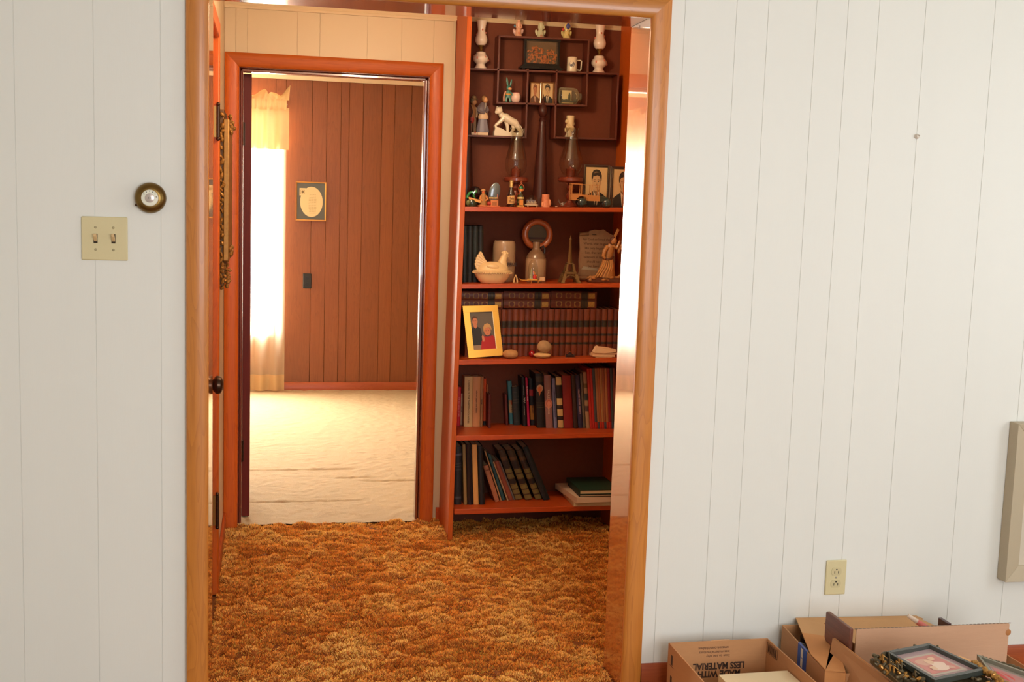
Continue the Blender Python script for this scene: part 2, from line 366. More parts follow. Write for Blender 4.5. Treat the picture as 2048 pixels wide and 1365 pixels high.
# door 1: closed door in the hall side wall, with its casing, hinges and knob
d1 = struct('door_1', (XH, 0.6, 0))
B().box(XH-0.040, XH-0.004, DZ0, DZ1, 0.012, 2.03).build('door_slab', M_red, d1, bevel=0.002)
B().box(XH-0.03, XH+0.016, DZ1+0.004, DZ1+0.066, 0, 2.092).build('side_casing', M_red, d1, bevel=0.005)
B().box(XH-0.03, XH+0.016, T+0.002, DZ0-0.004, 0, 2.092).build('side_casing', M_red, d1, bevel=0.003)
B().box(XH-0.03, XH+0.016, T+0.002, DZ1+0.004, 2.034, 2.092).build('head_casing', M_redy, d1, bevel=0.005)
for z0, z1 in ((1.688, 1.797), (0.27, 0.383)):
    h = B(); yy = DZ1-0.004; xx = XH+0.012
    h.tube([(xx, yy, z0), (xx, yy, z1)], 0.0065, 10)
    for k in range(1, 5): h.tube([(xx, yy, z0+(z1-z0)*k/5-0.001), (xx, yy, z0+(z1-z0)*k/5+0.001)], 0.0074, 10)
    h.blob(xx, z1+0.006, 0.007, 0.008, y=yy); h.blob(xx, z0-0.006, 0.007, 0.008, y=yy)
    ho = h.build('hinge', M_bronze, d1)
    B().box(XH-0.005, XH+0.010, DZ1-0.002, DZ1+0.0035, z0, z1).build('hinge_leaf', M_brass, ho)
kb = B(); yk = 0.30; zk = 0.913
prof = [(0.030, 0.0), (0.030, 0.004), (0.012, 0.010), (0.011, 0.026), (0.019, 0.032), (0.0275, 0.040), (0.0285, 0.046), (0.026, 0.054), (0.016, 0.060), (0.004, 0.0615)]
vs = []; fs = []; sg = 24
for r, h in prof:
    for j in range(sg): vs.append((XH-0.004+h, yk+r*cos(2*pi*j/sg), zk+r*sin(2*pi*j/sg)))
for i in range(len(prof)-1):
    for j in range(sg): k = (j+1) % sg; fs.append((i*sg+j, i*sg+k, (i+1)*sg+k, (i+1)*sg+j))
fs.append(tuple((len(prof)-1)*sg+j for j in range(sg))); kb.add(vs, fs); kb.build('door_knob', M_bronze, d1)

# door 2: bedroom door standing open into the bedroom
d2 = struct('door_2', (-0.48, YT, 0))
B().add([(-0.497, YT+0.014, 0.012), (-0.462, YT+0.014, 0.012), (-0.600, YT+0.765, 0.012), (-0.635, YT+0.76, 0.012), (-0.497, YT+0.014, 2.012), (-0.462, YT+0.014, 2.012), (-0.600, YT+0.765, 2.012), (-0.635, YT+0.76, 2.012)], [(3, 2, 1, 0), (4, 5, 6, 7), (0, 1, 5, 4), (1, 2, 6, 5), (2, 3, 7, 6), (3, 0, 4, 7)]).build('door_slab', M_dark, d2, bevel=0.0015)
B().box(-0.4965, -0.490, YT+0.0115, YT+0.0138, 0.27, 0.37).tube([(-0.4985, YT+0.006, 0.27), (-0.4985, YT+0.006, 0.37)], 0.006, 10).build('hinge', M_bronze, d2)
B().box(-0.4965, -0.490, YT+0.0115, YT+0.0138, 1.70, 1.80).tube([(-0.4985, YT+0.006, 1.70), (-0.4985, YT+0.006, 1.80)], 0.006, 10).build('hinge', M_bronze, d2)
B().tube([(-0.590, YT+0.69, 0.92), (-0.552, YT+0.695, 0.92)], 0.010, 12).blob(-0.535, 0.92, 0.022, 0.027, y=YT+0.697).build('door_knob', M_bronze, d2)

# -------------------------------------------------- bedroom
WX0, WX1, WZ0, WZ1 = -1.75, -0.34, 0.42, 2.06
wbr = struct('wall_bedroom')
pe = [-2.1, -1.95, -1.85, -1.75, -0.34, -0.264, -0.074, 0.033, 0.137, 0.197, 0.30, 0.44, 0.535, 0.66, 0.80, 0.95, 1.15, 1.35, 1.6, 1.8, 2.0, 2.2]
for a, b in zip(pe[:-1], pe[1:]):
    if a >= -1.76 and b <= -0.33:
        B().box(a, b, YF, YF+0.008, 0, WZ0).build('board', M_pan, wbr); B().box(a, b, YF, YF+0.008, WZ1, CEIL).build('board', M_pan, wbr)
    else: B().box(a+0.0012, b-0.0012, YF+0.004, YF+0.008, 0, CEIL).build('board', M_pan, wbr, bevel=0.0015, seg=1)
B().box(-2.1, WX0, YF+0.0081, YF+0.12, 0, CEIL).box(WX1, 2.3, YF+0.0081, YF+0.12, 0, CEIL).box(WX0, WX1, YF+0.0081, YF+0.12, 0, WZ0).box(WX0, WX1, YF+0.0081, YF+0.12, WZ1, CEIL).build('wall_core', mat('dark_groove', (104, 56, 28), 0.8), wbr)
tag(B().box(-2.2, -2.1, YT, YF+0.1, 0, CEIL).build('wall_bedroom_side', M_pan), kind='structure')
tag(B().box(2.2, 2.3, YT, YF+0.1, 0, CEIL).build('wall_bedroom_end', M_pan), kind='structure')
tag(B().box(-2.2, 2.3, YT, YF+0.1, CEIL, CEIL+0.1).build('ceiling_bedroom', M_ceil), kind='structure')
tag(B().prism_dir([(-2.1, YF, 2.315), (-2.1, YF-0.012, 2.315), (-2.1, YF-0.014, 2.33), (-2.1, YF-0.045, CEIL), (-2.1, YF, CEIL)][::-1], (4.3, 0, 0)).build('trim_6', mat('crown_white', (238, 226, 204), 0.5)), kind='structure')
tag(B().prism_dir([(-2.1, YF, 0), (-2.1, YF-0.014, 0), (-2.1, YF-0.014, 0.055), (-2.1, YF-0.006, 0.069), (-2.1, YF, 0.069)], (4.3, 0, 0)).build('baseboard_bedroom', M_base), kind='structure')
# window
wn = struct('window_1', ((WX0+WX1)/2, YF, WZ0))
M_wframe = mat('white_window_frame', (236, 232, 222), 0.4)
B().box(WX0, WX0+0.04, YF-0.01, YF+0.09, WZ0, WZ1).box(WX1-0.04, WX1, YF-0.01, YF+0.09, WZ0, WZ1).box(WX0, WX1, YF-0.01, YF+0.09, WZ1-0.04, WZ1).box(WX0, WX1, YF-0.03, YF+0.09, WZ0, WZ0+0.04).box(WX0, WX1, YF+0.03, YF+0.07, 1.22, 1.26).build('window_frame', M_wframe, wn)
M_glass = bpy.data.materials.new('window_glass'); M_glass.use_nodes = True; nt = M_glass.node_tree; nt.nodes.clear()
o_ = nt.nodes.new('ShaderNodeOutputMaterial'); mxs = nt.nodes.new('ShaderNodeMixShader'); tr = nt.nodes.new('ShaderNodeBsdfTransparent'); gl_ = nt.nodes.new('ShaderNodeBsdfGlossy'); gl_.inputs['Roughness'].default_value = 0.02
mxs.inputs[0].default_value = 0.05; nt.links.new(tr.outputs[0], mxs.inputs[1]); nt.links.new(gl_.outputs[0], mxs.inputs[2]); nt.links.new(mxs.outputs[0], o_.inputs[0])
B().box(WX0+0.04, WX1-0.04, YF+0.048, YF+0.052, WZ0+0.04, 1.22).build('pane', M_glass, wn)
B().box(WX0+0.04, WX1-0.04, YF+0.048, YF+0.052, 1.26, WZ1-0.04).build('pane', M_glass, wn)

# curtains
def cloth(name, rgb, see, tl=0.5):
    m = bpy.data.materials.new(name); m.use_nodes = True; nt = m.node_tree; nt.nodes.clear()
    o = nt.nodes.new('ShaderNodeOutputMaterial'); d = nt.nodes.new('ShaderNodeBsdfDiffuse'); t = nt.nodes.new('ShaderNodeBsdfTranslucent'); tr = nt.nodes.new('ShaderNodeBsdfTransparent')
    a = nt.nodes.new('ShaderNodeMixShader'); b_ = nt.nodes.new('ShaderNodeMixShader')
    d.inputs[0].default_value = lin(rgb); t.inputs[0].default_value = lin(rgb); a.inputs[0].default_value = tl; b_.inputs[0].default_value = see
    nt.links.new(d.outputs[0], a.inputs[1]); nt.links.new(t.outputs[0], a.inputs[2]); nt.links.new(a.outputs[0], b_.inputs[1]); nt.links.new(tr.outputs[0], b_.inputs[2]); nt.links.new(b_.outputs[0], o.inputs[0]); return m
M_sheer = cloth('sheer_cream_curtain', (250, 240, 214), 0.42); M_val = cloth('cream_valance_cloth', (236, 206, 156), 0.0, 0.04)
ct = thing('window_curtain', 'long cream curtain hanging to the beige carpet in front of the bright bedroom window', 'curtain', (-1.0, YF-0.06, 0.018))
def cloth_sheet(x0, x1, zs, fy, nx=160, wob=0.0):
    b_ = B(); nz = len(zs); vs = []; fs = []
    for i, z in enumerate(zs):
        for j in range(nx+1):
            t = j/nx; x = x0+(x1-x0)*t; vs.append((x, fy(x, z), z+wob*sin(x*23)))
    for i in range(nz-1):
        for j in range(nx): a = i*(nx+1)+j; fs.append((a, a+1, a+nx+2, a+nx+1))
    return b_.add(vs, fs)
zs = list(np.linspace(0.018, 2.1, 24))
cloth_sheet(-1.8, -0.262, zs, lambda x, z: YF-0.075+0.022*sin(x*62+0.6*sin(x*9))*(0.75+0.25*cos(z*2)), 200).build('panel', M_sheer, ct)
cloth_sheet(-1.8, -0.262, [0.018, 0.05, 0.135], lambda x, z: YF-0.0765+0.022*sin(x*62+0.6*sin(x*9)), 200).build('hem', cloth('cream_hem', (236, 214, 170), 0.05), ct)
vl = thing('curtain_valance', 'cream gathered valance with a ruffled top over the bedroom window', 'valance', (-1.0, YF-0.12, 1.80))
cloth_sheet(-1.85, -0.245, list(np.linspace(1.80, 2.10, 9)), lambda x, z: YF-0.115-0.03*(2.1-z)+(0.008+0.016*(2.1-z)/0.3)*sin(x*70+sin(x*13)), 260).build('skirt', M_val, vl)
cloth_sheet(-1.85, -0.262, list(np.linspace(2.085, 2.16, 4)), lambda x, z: YF-0.125+0.006*sin(x*170), 420).build('rod_pocket', M_val, vl)
def ruf():
    b_ = B(); nx = 420; nz = 6; vs = []; fs = []
    for i in range(nz+1):
        q = i/nz
        for j in range(nx+1):
            t = j/nx; x = -1.85+(1.603)*t; h = 0.055+0.022*sin(x*31+1.2)+0.012*sin(x*67)
            if x > -0.31: h += 0.045*sin(min(1, (x+0.31)/0.035)*pi/2)
            vs.append((x+0.02*q*sin(x*40), YF-0.125-0.035*q*q*(0.5+0.9*sin(x*37))-0.004*sin(x*150), 2.155+h*q-0.03*q*q*max(0, sin(x*29))))
    for i in range(nz):
        for j in range(nx): a = i*(nx+1)+j; fs.append((a, a+1, a+nx+2, a+nx+1))
    return b_.add(vs, fs)
ruf().build('ruffle', M_val, vl)
B().tube([(-1.87, YF-0.10, 2.13), (-0.265, YF-0.10, 2.13), (-0.262, YF-0.02, 2.13), (-0.262, YF, 2.13)], 0.007, 8).build('curtain_rod', mat('white_rod', (225, 220, 205), 0.4), vl)

# -------------------------------------------------- carpets
def carpet_mesh(name, xa, xb, ya, yb, step, hf, m, keep=None):
    nx = int((xb-xa)/step)+1; ny = int((yb-ya)/step)+1
    xs = np.linspace(xa, xb, nx); ys = np.linspace(ya, yb, ny); Xg, Yg = np.meshgrid(xs, ys); Z = hf(Xg, Yg)
    me = bpy.data.meshes.new(name); co = np.stack([Xg, Yg, Z], -1).reshape(-1, 3)
    a = (np.arange(ny-1)[:, None]*nx+np.arange(nx-1)[None, :]).reshape(-1)
    fc = np.stack([a, a+1, a+nx+1, a+nx], -1)
    if keep is not None:
        c_ = co[fc].mean(1); fc = fc[keep(c_[:, 0], c_[:, 1])]; us, inv = np.unique(fc, return_inverse=True); co = co[us]; fc = inv.reshape(fc.shape)
    me.vertices.add(len(co)); me.vertices.foreach_set('co', co.ravel()); me.loops.add(fc.size); me.loops.foreach_set('vertex_index', fc.ravel())
    me.polygons.add(len(fc)); me.polygons.foreach_set('loop_start', np.arange(0, fc.size, 4))
    me.update(calc_edges=True); me.materials.append(m); me.shade_smooth()
    o = bpy.data.objects.new(name, me); COL.objects.link(o); ORG[o.name] = (0, 0, 0); return o
def value_noise(n, seed):
    g = np.random.default_rng(seed).random((n, n)); return g
def sn(Xc, Yc, f, seed):
    """smooth tiled value noise"""
    g = value_noise(64, seed); x = Xc*f; y = Yc*f; xi = np.floor(x).astype(int); yi = np.floor(y).astype(int); fx = x-xi; fy = y-yi
    fx = fx*fx*(3-2*fx); fy = fy*fy*(3-2*fy)
    a = g[yi % 64, xi % 64]; b = g[yi % 64, (xi+1) % 64]; c = g[(yi+1) % 64, xi % 64]; d = g[(yi+1) % 64, (xi+1) % 64]
    return (a*(1-fx)+b*fx)*(1-fy)+(c*(1-fx)+d*fx)*fy
def voro(X, Y, cell, seed):
    g = np.random.default_rng(seed); J = g.random((64, 64, 3)); x = X/cell; y = Y/cell; xi = np.floor(x).astype(int); yi = np.floor(y).astype(int)
    f1 = np.full(np.shape(X), 9.0); f2 = f1.copy(); idv = np.zeros(np.shape(X))
    for dx in (-1, 0, 1):
        for dy in (-1, 0, 1):
            a = J[(yi+dy) % 64, (xi+dx) % 64]; d = np.hypot(xi+dx+a[..., 0]-x, yi+dy+a[..., 1]-y)
            nb = d < f1; f2 = np.where(nb, f1, np.minimum(f2, d)); idv = np.where(nb, a[..., 2], idv); f1 = np.where(nb, d, f1)
    return f1, f2, idv
def tufts(X, Y):
    wx = X+0.055*(sn(X+2, Y+3, 20, 31)-0.5)+0.02*(sn(X, Y, 55, 41)-0.5); wy = Y+0.055*(sn(X+5, Y+1, 20, 32)-0.5)+0.02*(sn(X, Y+3, 55, 42)-0.5)
    return voro(wx, wy*1.1, 0.075, 33)
def clump(X, Y): return 0.48*sn(X*0.8+3.1, Y*1.15+5.2, 19, 1)+0.32*sn(X+1, Y*1.2+2, 40, 2)+0.2*sn(X, Y, 85, 3)
def shag_h(X, Y):
    f1, f2, idv = tufts(X, Y); e = np.clip((f2-f1)/0.7, 0, 1)**0.6; c = clump(X, Y)          # domed tufts parted by creases
    return -0.012+0.032*e*(0.5+0.5*idv)+0.020*(c-0.5)
M_cbase = mat('shag_base', (150, 84, 26), 0.95, noise=0.3, nscale=60)
cb = carpet_mesh('shag_carpet', XH+0.012, XR, -0.02, YB, 0.006, lambda X, Y: shag_h(X, Y), M_cbase, keep=lambda x, y: (y > T) | ((x > X0+0.003) & (x < X1-0.003)))
tag(cb, 'orange and gold mottled shag carpet filling the hall floor up to the bookcase', 'carpet')
ORG[cb.name] = (0, 0, 0)
def pile(name, n, xa, xb, ya, yb, hf, length, width, colf, parent, seed, rough=0.85):
    r = np.random.default_rng(seed); x = r.uniform(xa, xb, n); y = r.uniform(ya, yb, n); kp = (y > T+0.006) | ((x > X0+0.006) & (x < X1-0.006)); x = x[kp]; y = y[kp]; n = len(x); z = hf(x, y)
    ang = r.uniform(0, 2*pi, n); ln = length*r.uniform(0.6, 1.25, n); lean = r.uniform(0.5, 1.2, n); ee = 0.004; gx = hf(x+ee, y)-hf(x-ee, y); gy_ = hf(x, y+ee)-hf(x, y-ee); la = np.arctan2(-gy_, -gx)+r.normal(0, 0.7, n)
    dx = np.cos(ang)*width/2; dy = np.sin(ang)*width/2
    tx = x+np.cos(la)*ln*lean*0.7; ty = y+np.sin(la)*ln*lean*0.7; tz = z+ln*np.maximum(0.2, 1-0.62*lean)
    co = np.empty((n, 4, 3)); co[:, 0] = np.stack([x-dx, y-dy, z-0.003], -1); co[:, 1] = np.stack([x+dx, y+dy, z-0.003], -1)
    co[:, 2] = np.stack([tx+dx*0.7, ty+dy*0.7, tz], -1); co[:, 3] = np.stack([tx-dx*0.7, ty-dy*0.7, tz], -1)
    me = bpy.data.meshes.new(name); me.vertices.add(4*n); me.vertices.foreach_set('co', co.ravel()); me.loops.add(4*n); me.loops.foreach_set('vertex_index', np.arange(4*n))
    me.polygons.add(n); me.polygons.foreach_set('loop_start', np.arange(0, 4*n, 4)); me.update(calc_edges=True)
    col = colf(x, y, r); ca = me.color_attributes.new('tuft_colour_shade', 'FLOAT_COLOR', 'POINT'); c4 = np.ones((n, 4, 4)); c4[:, :, :3] = col[:, None, :]; c4[:, :2, :3] *= 0.8  # lower blade ends darkened: self-shadow of the pile put into the colour
    ca.data.foreach_set('color', c4.ravel())
    m = bpy.data.materials.new(name+'_yarn'); m.use_nodes = True; b = m.node_tree.nodes['Principled BSDF']; b.inputs['Roughness'].default_value = rough; b.inputs['Specular IOR Level'].default_value = 0.25
    at_n = m.node_tree.nodes.new('ShaderNodeAttribute'); at_n.attribute_name = 'tuft_colour_shade'; m.node_tree.links.new(at_n.outputs['Color'], b.inputs['Base Color'])
    me.materials.append(m); o = bpy.data.objects.new(name, me); COL.objects.link(o); o['kind'] = 'stuff'
    if parent: o.parent = parent
    return o
def L3(c): return np.array(lin(c)[:3])
def col_orange(x, y, r):
    n = len(x); f1, f2, idv = tufts(x, y); a = 0.34*sn(x+7, y+1, 5.5, 11)+0.24*sn(x+2, y+9, 15, 12)+0.20*idv+0.22*np.clip((f2-f1)/0.5, 0, 1)**0.6; b = sn(x+4, y+4, 30, 13); t = np.clip((a-0.5)*1.9+0.5+r.normal(0, 0.11, n), 0, 1)[:, None]  # crease shade put into the yarn colour: darker towards tuft borders
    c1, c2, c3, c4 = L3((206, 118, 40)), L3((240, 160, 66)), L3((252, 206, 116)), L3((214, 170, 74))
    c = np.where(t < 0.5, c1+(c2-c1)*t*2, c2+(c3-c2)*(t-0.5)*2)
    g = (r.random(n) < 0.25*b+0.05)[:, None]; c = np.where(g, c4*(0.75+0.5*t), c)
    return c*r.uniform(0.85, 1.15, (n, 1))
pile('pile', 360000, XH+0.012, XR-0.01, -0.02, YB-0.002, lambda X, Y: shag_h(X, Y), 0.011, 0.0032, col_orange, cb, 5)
# ragged yarn where the two carpets meet
def bh(X, Y):
    h = 0.004*sn(X, Y, 30, 21)+0.003*sn(X, Y, 75, 22)
    for yc, xa_, xb_ in ((3.00, -0.6, 0.15), (2.72, 0.05, 0.8), (2.33, -0.6, 0.12), (2.80, -0.1, 0.25)):
        w = 0.012; yy = yc+0.02*(sn(X, X*0, 3, 23)-0.5)+(0.0); h = h-0.007*np.exp(-((Y-yy)/w)**2)*np.clip((X-xa_)*8, 0, 1)*np.clip((xb_-X)*8, 0, 1)
    return h+0.004
M_beige = mat('beige_carpet_yarn', (186, 164, 130), 0.95, noise=0.16, nscale=160, bump=1.0, bscale=200)
bc = carpet_mesh('bedroom_carpet', -1.2, 1.9, YB-0.0, YF-0.015, 0.010, bh, M_beige)
tag(bc, 'cream beige cut pile carpet covering the bedroom floor beyond the door', 'carpet')
def col_beige(x, y, r): return L3((246, 228, 196))*r.uniform(0.86, 1.08, (len(x), 1))
tag(B().box(-2.2, 2.3, YB+0.1, YF+0.1, -0.1, -0.002).build('floor_bedroom', mat('bedroom_subfloor', (180, 160, 130), 0.9)), kind='structure')

# small things on the walls -------------------------------------------------
# two gang switch plate
p0 = at(163.5, 520, 0); p1 = at(255.5, 435, 0); sw = thing('light_switch', 'ivory double light switch plate on the white panelled wall below the thermostat', 'light switch', ((p0[0]+p1[0])/2, 0, p0[2]))
B().box(p0[0], p1[0], -0.006, -0.0002, p0[2], p1[2]).build('plate', M_ivory, sw, bevel=0.003)
cx = (p0[0]+p1[0])/2; cz = (p0[2]+p1[2])/2
for sx in (-0.023, 0.023):
    B().box(cx+sx-0.0052, cx+sx+0.0052, -0.0066, -0.005, cz-0.0125, cz+0.0125).build('slot', mat('slot_shadow', (60, 50, 36), 0.8), sw)
    t_ = B(); t_.prism_dir([(cx+sx-0.0045, -0.0065, cz-0.008), (cx+sx+0.0045, -0.0065, cz-0.008), (cx+sx+0.0042, -0.020, cz+0.006), (cx+sx-0.0042, -0.020, cz+0.006)], (0, 0.0, 0.0075)); t_.build('toggle', mat('toggle_ivory', (214, 182, 132), 0.3), sw, bevel=0.001)
    for dz in (-0.030, 0.030):
        B().blob(cx+sx, cz+dz, 0.0035, 0.0035, y=-0.0062, ry=0.0016).build('screw', mat('screw_ivory', (170, 158, 120), 0.4), sw)
# thermostat
tc_ = at(302, 396, 0); th = thing('thermostat', 'round brass thermostat with a white dial on the panelled wall', 'thermostat', (tc_[0], 0, tc_[2]-0.042))
def lathe_y(b, prof, cx, cz, seg=40):
    vs = []; fs = []
    for r, y in prof:
        for j in range(seg): vs.append((cx+r*cos(2*pi*j/seg), y, cz+r*sin(2*pi*j/seg)))
    for i in range(len(prof)-1):
        for j in range(seg): k = (j+1) % seg; fs.append((i*seg+j, (i+1)*seg+j, (i+1)*seg+k, i*seg+k))
    fs.append(tuple((len(prof)-1)*seg+j for j in range(seg-1, -1, -1))); fs.append(tuple(range(seg))); return b.add(vs, fs)
lathe_y(B(), [(0.040, 0), (0.041, -0.006), (0.0415, -0.016), (0.039, -0.024), (0.033, -0.031), (0.026, -0.034), (0.0225, -0.034)], tc_[0], tc_[2]).build('ring', mat('brass_ring', (122, 96, 50), 0.33, metal=0.9), th)
lathe_y(B(), [(0.0225, -0.030), (0.0222, -0.0355), (0.020, -0.0375), (0.013, -0.038)], tc_[0], tc_[2]).build('dial', mat('white_dial', (232, 232, 214), 0.35, coat=0.4), th)
lathe_y(B(), [(0.0125, -0.036), (0.0122, -0.040), (0.011, -0.0405)], tc_[0], tc_[2]).build('dial_cap', mat('pearl_cap', (200, 190, 182), 0.25, metal=0.4), th)
nb = B()
for i, (a, tx) in enumerate(((145, '5'), (118, '6'), (90, '7'), (62, '8'), (35, '9'), (10, '0'))):
    put_text(nb, tx, 0.0052, (tc_[0]+0.0175*cos(radians(a)), -0.0382, tc_[2]+0.0175*sin(radians(a))), (1, 0, 0), (0, 0, 1), bold=0.0002)
for dx in (-0.0022, 0.0022): nb.box(tc_[0]+dx-0.0006, tc_[0]+dx+0.0006, -0.0412, -0.0404, tc_[2]-0.0025, tc_[2]+0.0025)
nb.build('dial_marks', mat('dial_ink', (70, 70, 70), 0.6), th)
B().box(tc_[0]-0.040, tc_[0]-0.034, -0.02, -0.014, tc_[2]-0.023, tc_[2]-0.018).build('lever', M_bronze, th)
# outlet
q0 = at(1648, 1189, 0); q1 = at(1692.5, 1120.5, 0); ol = thing('wall_outlet', 'ivory duplex wall outlet low on the white panelled wall above the cartons', 'outlet', ((q0[0]+q1[0])/2, 0, q0[2]))
ccx = (q0[0]+q1[0])/2; ccz = (q0[2]+q1[2])/2
B().box(ccx-0.035, ccx+0.035, -0.006, -0.0002, ccz-0.057, ccz+0.057).build('plate', M_ivory, ol, bevel=0.003)
for dz in (0.020, -0.020):
    r_ = B().prism([(ccx+0.0175*cos(a_), ccz+dz+max(-0.0125, min(0.0125, 0.0175*sin(a_)))) for a_ in [2*pi*i/28 for i in range(28)]], -0.0075, -0.005); ro = r_.build('receptacle', mat('ivory_receptacle', (204, 192, 150), 0.3, coat=0.3), ol)
    s_ = B(); s_.box(ccx-0.0075, ccx-0.0055, -0.0078, -0.0074, ccz+dz-0.006, ccz+dz+0.002).box(ccx+0.0055, ccx+0.0075, -0.0078, -0.0074, ccz+dz-0.006, ccz+dz+0.002).prism([(ccx+0.0024*cos(a_), ccz+dz+0.0065+0.0024*sin(a_)) for a_ in [2*pi*i/12 for i in range(12)]], -0.0078, -0.0074)
    s_.build('contact_slots', M_black, ro)
    lathe_y(B(), [(0.0178, -0.0058), (0.0186, -0.0062), (0.0182, -0.0064)], ccx, ccz+dz, 24)
B().blob(ccx, ccz, 0.003, 0.003, y=-0.0062, ry=0.0012).build('screw', M_grey, ol)
# nail hole bung on the wall
nh = at(1833, 273, 0); t_ = thing('wall_hook', 'small white plastic stick-on knob alone on the white wall', 'hook', (nh[0], 0, nh[2]-0.008))
lathe_y(B(), [(0.008, 0), (0.008, -0.004), (0.0065, -0.007), (0.004, -0.010)], nh[0], nh[2], 16).build('pad', mat('clear_white_plastic', (214, 204, 190), 0.25, coat=0.5), t_)
B().blob(nh[0]+0.003, nh[2]+0.002, 0.003, 0.002, y=-0.010, ry=0.003).build('stub', mat('stub_plastic', (180, 168, 150), 0.3), t_)
# thick beige picture frame at the window end of the wall
FX0, FZ0, FZ1 = 1.968, 0.318, 0.842
M_frm = mat('taupe_frame', (186, 172, 146), 0.5); pf = thing('wall_frame', 'thick taupe box frame hanging on the white wall beyond the outlet', 'picture frame', (2.3, 0, FZ0))
def mitred(x0, x1, z0, z1, y0, y1, w, nm, m, parent, lip=0.0):
    for (a, b, c, d) in (((x0, z0), (x0, z1), (x0+w, z1-w), (x0+w, z0+w)), ((x1, z1), (x1, z0), (x1-w, z0+w), (x1-w, z1-w)), ((x0, z1), (x1, z1), (x1-w, z1-w), (x0+w, z1-w)), ((x1, z0), (x0, z0), (x0+w, z0+w), (x1-w, z0+w))):
        vs = [(a[0], y1, a[1]), (b[0], y1, b[1]), (c[0], y1, c[1]), (d[0], y1, d[1]), (a[0], y0, a[1]), (b[0], y0, b[1]), (c[0], y0+lip, c[1]), (d[0], y0+lip, d[1])]
        B().add(vs, [(0, 1, 2, 3), (7, 6, 5, 4), (0, 4, 5, 1), (1, 5, 6, 2), (2, 6, 7, 3), (3, 7, 4, 0)]).build(nm, m, parent, bevel=0.0015)
mitred(FX0, 2.70, FZ0, FZ1, -0.048, -0.001, 0.052, 'frame_side', M_frm, pf, 0.012)
B().box(FX0+0.045, 2.655, -0.030, -0.006, FZ0+0.045, FZ1-0.045).build('picture', mat('frame_liner', (206, 196, 176), 0.6), pf)
# framed verse on the bedroom wall
fa, fb = at(591, 441, YF), at(652.5, 365, YF); vf = thing('framed_verse', 'thin gold framed verse with an oval cream text on grey mat on the walnut wall', 'picture', ((fa[0]+fb[0])/2, YF, fa[2]))
mitred(fa[0], fb[0], fa[2], fb[2], YF-0.018, YF-0.001, 0.009, 'frame_side', mat('thin_gold', (196, 140, 70), 0.45, metal=0.2), vf, 0.006)
vx, vz = (fa[0]+fb[0])/2+0.004, (fa[2]+fb[2])/2-0.004
B().box(fa[0]+0.008, fb[0]-0.008, YF-0.008, YF-0.002, fa[2]+0.008, fb[2]-0.008).build('mat_board', mat('slate_mat', (96, 100, 100), 0.7), vf)
ov = B(); ov.prism([(vx+0.083*cos(a_), vz+0.112*sin(a_)) for a_ in [2*pi*i/36 for i in range(36)]], YF-0.0095, YF-0.007); ov.box(vx-0.088, vx-0.042, YF-0.0094, YF-0.007, vz+0.045, vz+0.100)
ov.build('paper', mat('verse_paper', (226, 204, 160), 0.7), vf)
tx = B()
for i in range(13):
    w_ = 0.050*(1-abs(i-6)/11.0)
    put_text(tx, 'nmu rnoe unim rmn'[:9+int(w_*120)], 0.009, (vx+0.008, YF-0.0098, vz+0.055-i*0.0115), (1, 0, 0), (0, 0, 1))
tx.box(vx-0.080, vx-0.050, YF-0.0097, YF-0.0094, vz+0.056, vz+0.0575).box(vx-0.080, vx-0.050, YF-0.0097, YF-0.0094, vz+0.086, vz+0.0875).box(vx-0.080, vx-0.0785, YF-0.0097, YF-0.0094, vz+0.056, vz+0.0875).box(vx-0.0515, vx-0.050, YF-0.0097, YF-0.0094, vz+0.056, vz+0.0875)
tx.prism([(vx-0.065+0.009*cos(a_), vz+0.072+0.011*sin(a_)) for a_ in [2*pi*i/16 for i in range(16)]], YF-0.0097, YF-0.0094)
tx.build('lettering', mat('verse_ink', (120, 104, 74), 0.8), vf)['kind'] = 'stuff'
# black wall plate in the bedroom
ba, bb = at(605.5, 577, YF), at(623, 547.5, YF); bo = thing('bedroom_outlet', 'small black outlet plate on the walnut wall below the framed verse', 'outlet', ((ba[0]+bb[0])/2, YF, ba[2]))
B().box(ba[0], bb[0], YF-0.008, YF, ba[2], bb[2]).build('plate', mat('black_plate', (34, 30, 28), 0.4), bo, bevel=0.004)
bx_, bz_ = (ba[0]+bb[0])/2, (ba[2]+bb[2])/2
for dz in (0.022, -0.022): B().prism([(bx_+0.015*cos(a_), bz_+dz+0.013*sin(a_)) for a_ in [2*pi*i/16 for i in range(16)]], YF-0.011, YF-0.007).build('receptacle', mat('black_receptacle', (22, 20, 20), 0.3), bo)
# carved gilt plaque on the hall side wall, seen edge on
cp = thing('carved_wall_plaque', 'tall carved antique gold plaque on the hall wall between two doors', 'wall decoration', (XH, 1.4, 1.13))
M_gilt = mat('antique_gilt', (150, 108, 52), 0.42, metal=0.55, noise=0.35, nscale=90); M_giltd = mat('dark_gilt', (98, 66, 32), 0.5, metal=0.4, noise=0.4, nscale=120)  # second gilt is a darker tone for the backing
B().box(XH+0.022, XH+0.044, 1.22, 1.62, 1.235, 1.765).build('panel', M_gilt, cp, bevel=0.004)
B().box(XH+0.0005, XH+0.024, 1.23, 1.61, 1.14, 1.80).build('backing', M_giltd, cp, bevel=0.003)
cv = B(); r_ = random.Random(3)
for k in range(64):
    z = 1.14+0.64*k/63.0
    cv.blob(XH+0.004+r_.uniform(0, 0.017), z, r_.uniform(0.004, 0.008), r_.uniform(0.006, 0.014), y=1.215+r_.uniform(-0.006, 0.010), ry=0.012, rot=r_.uniform(-0.9, 0.9), seg=8, rings=6)
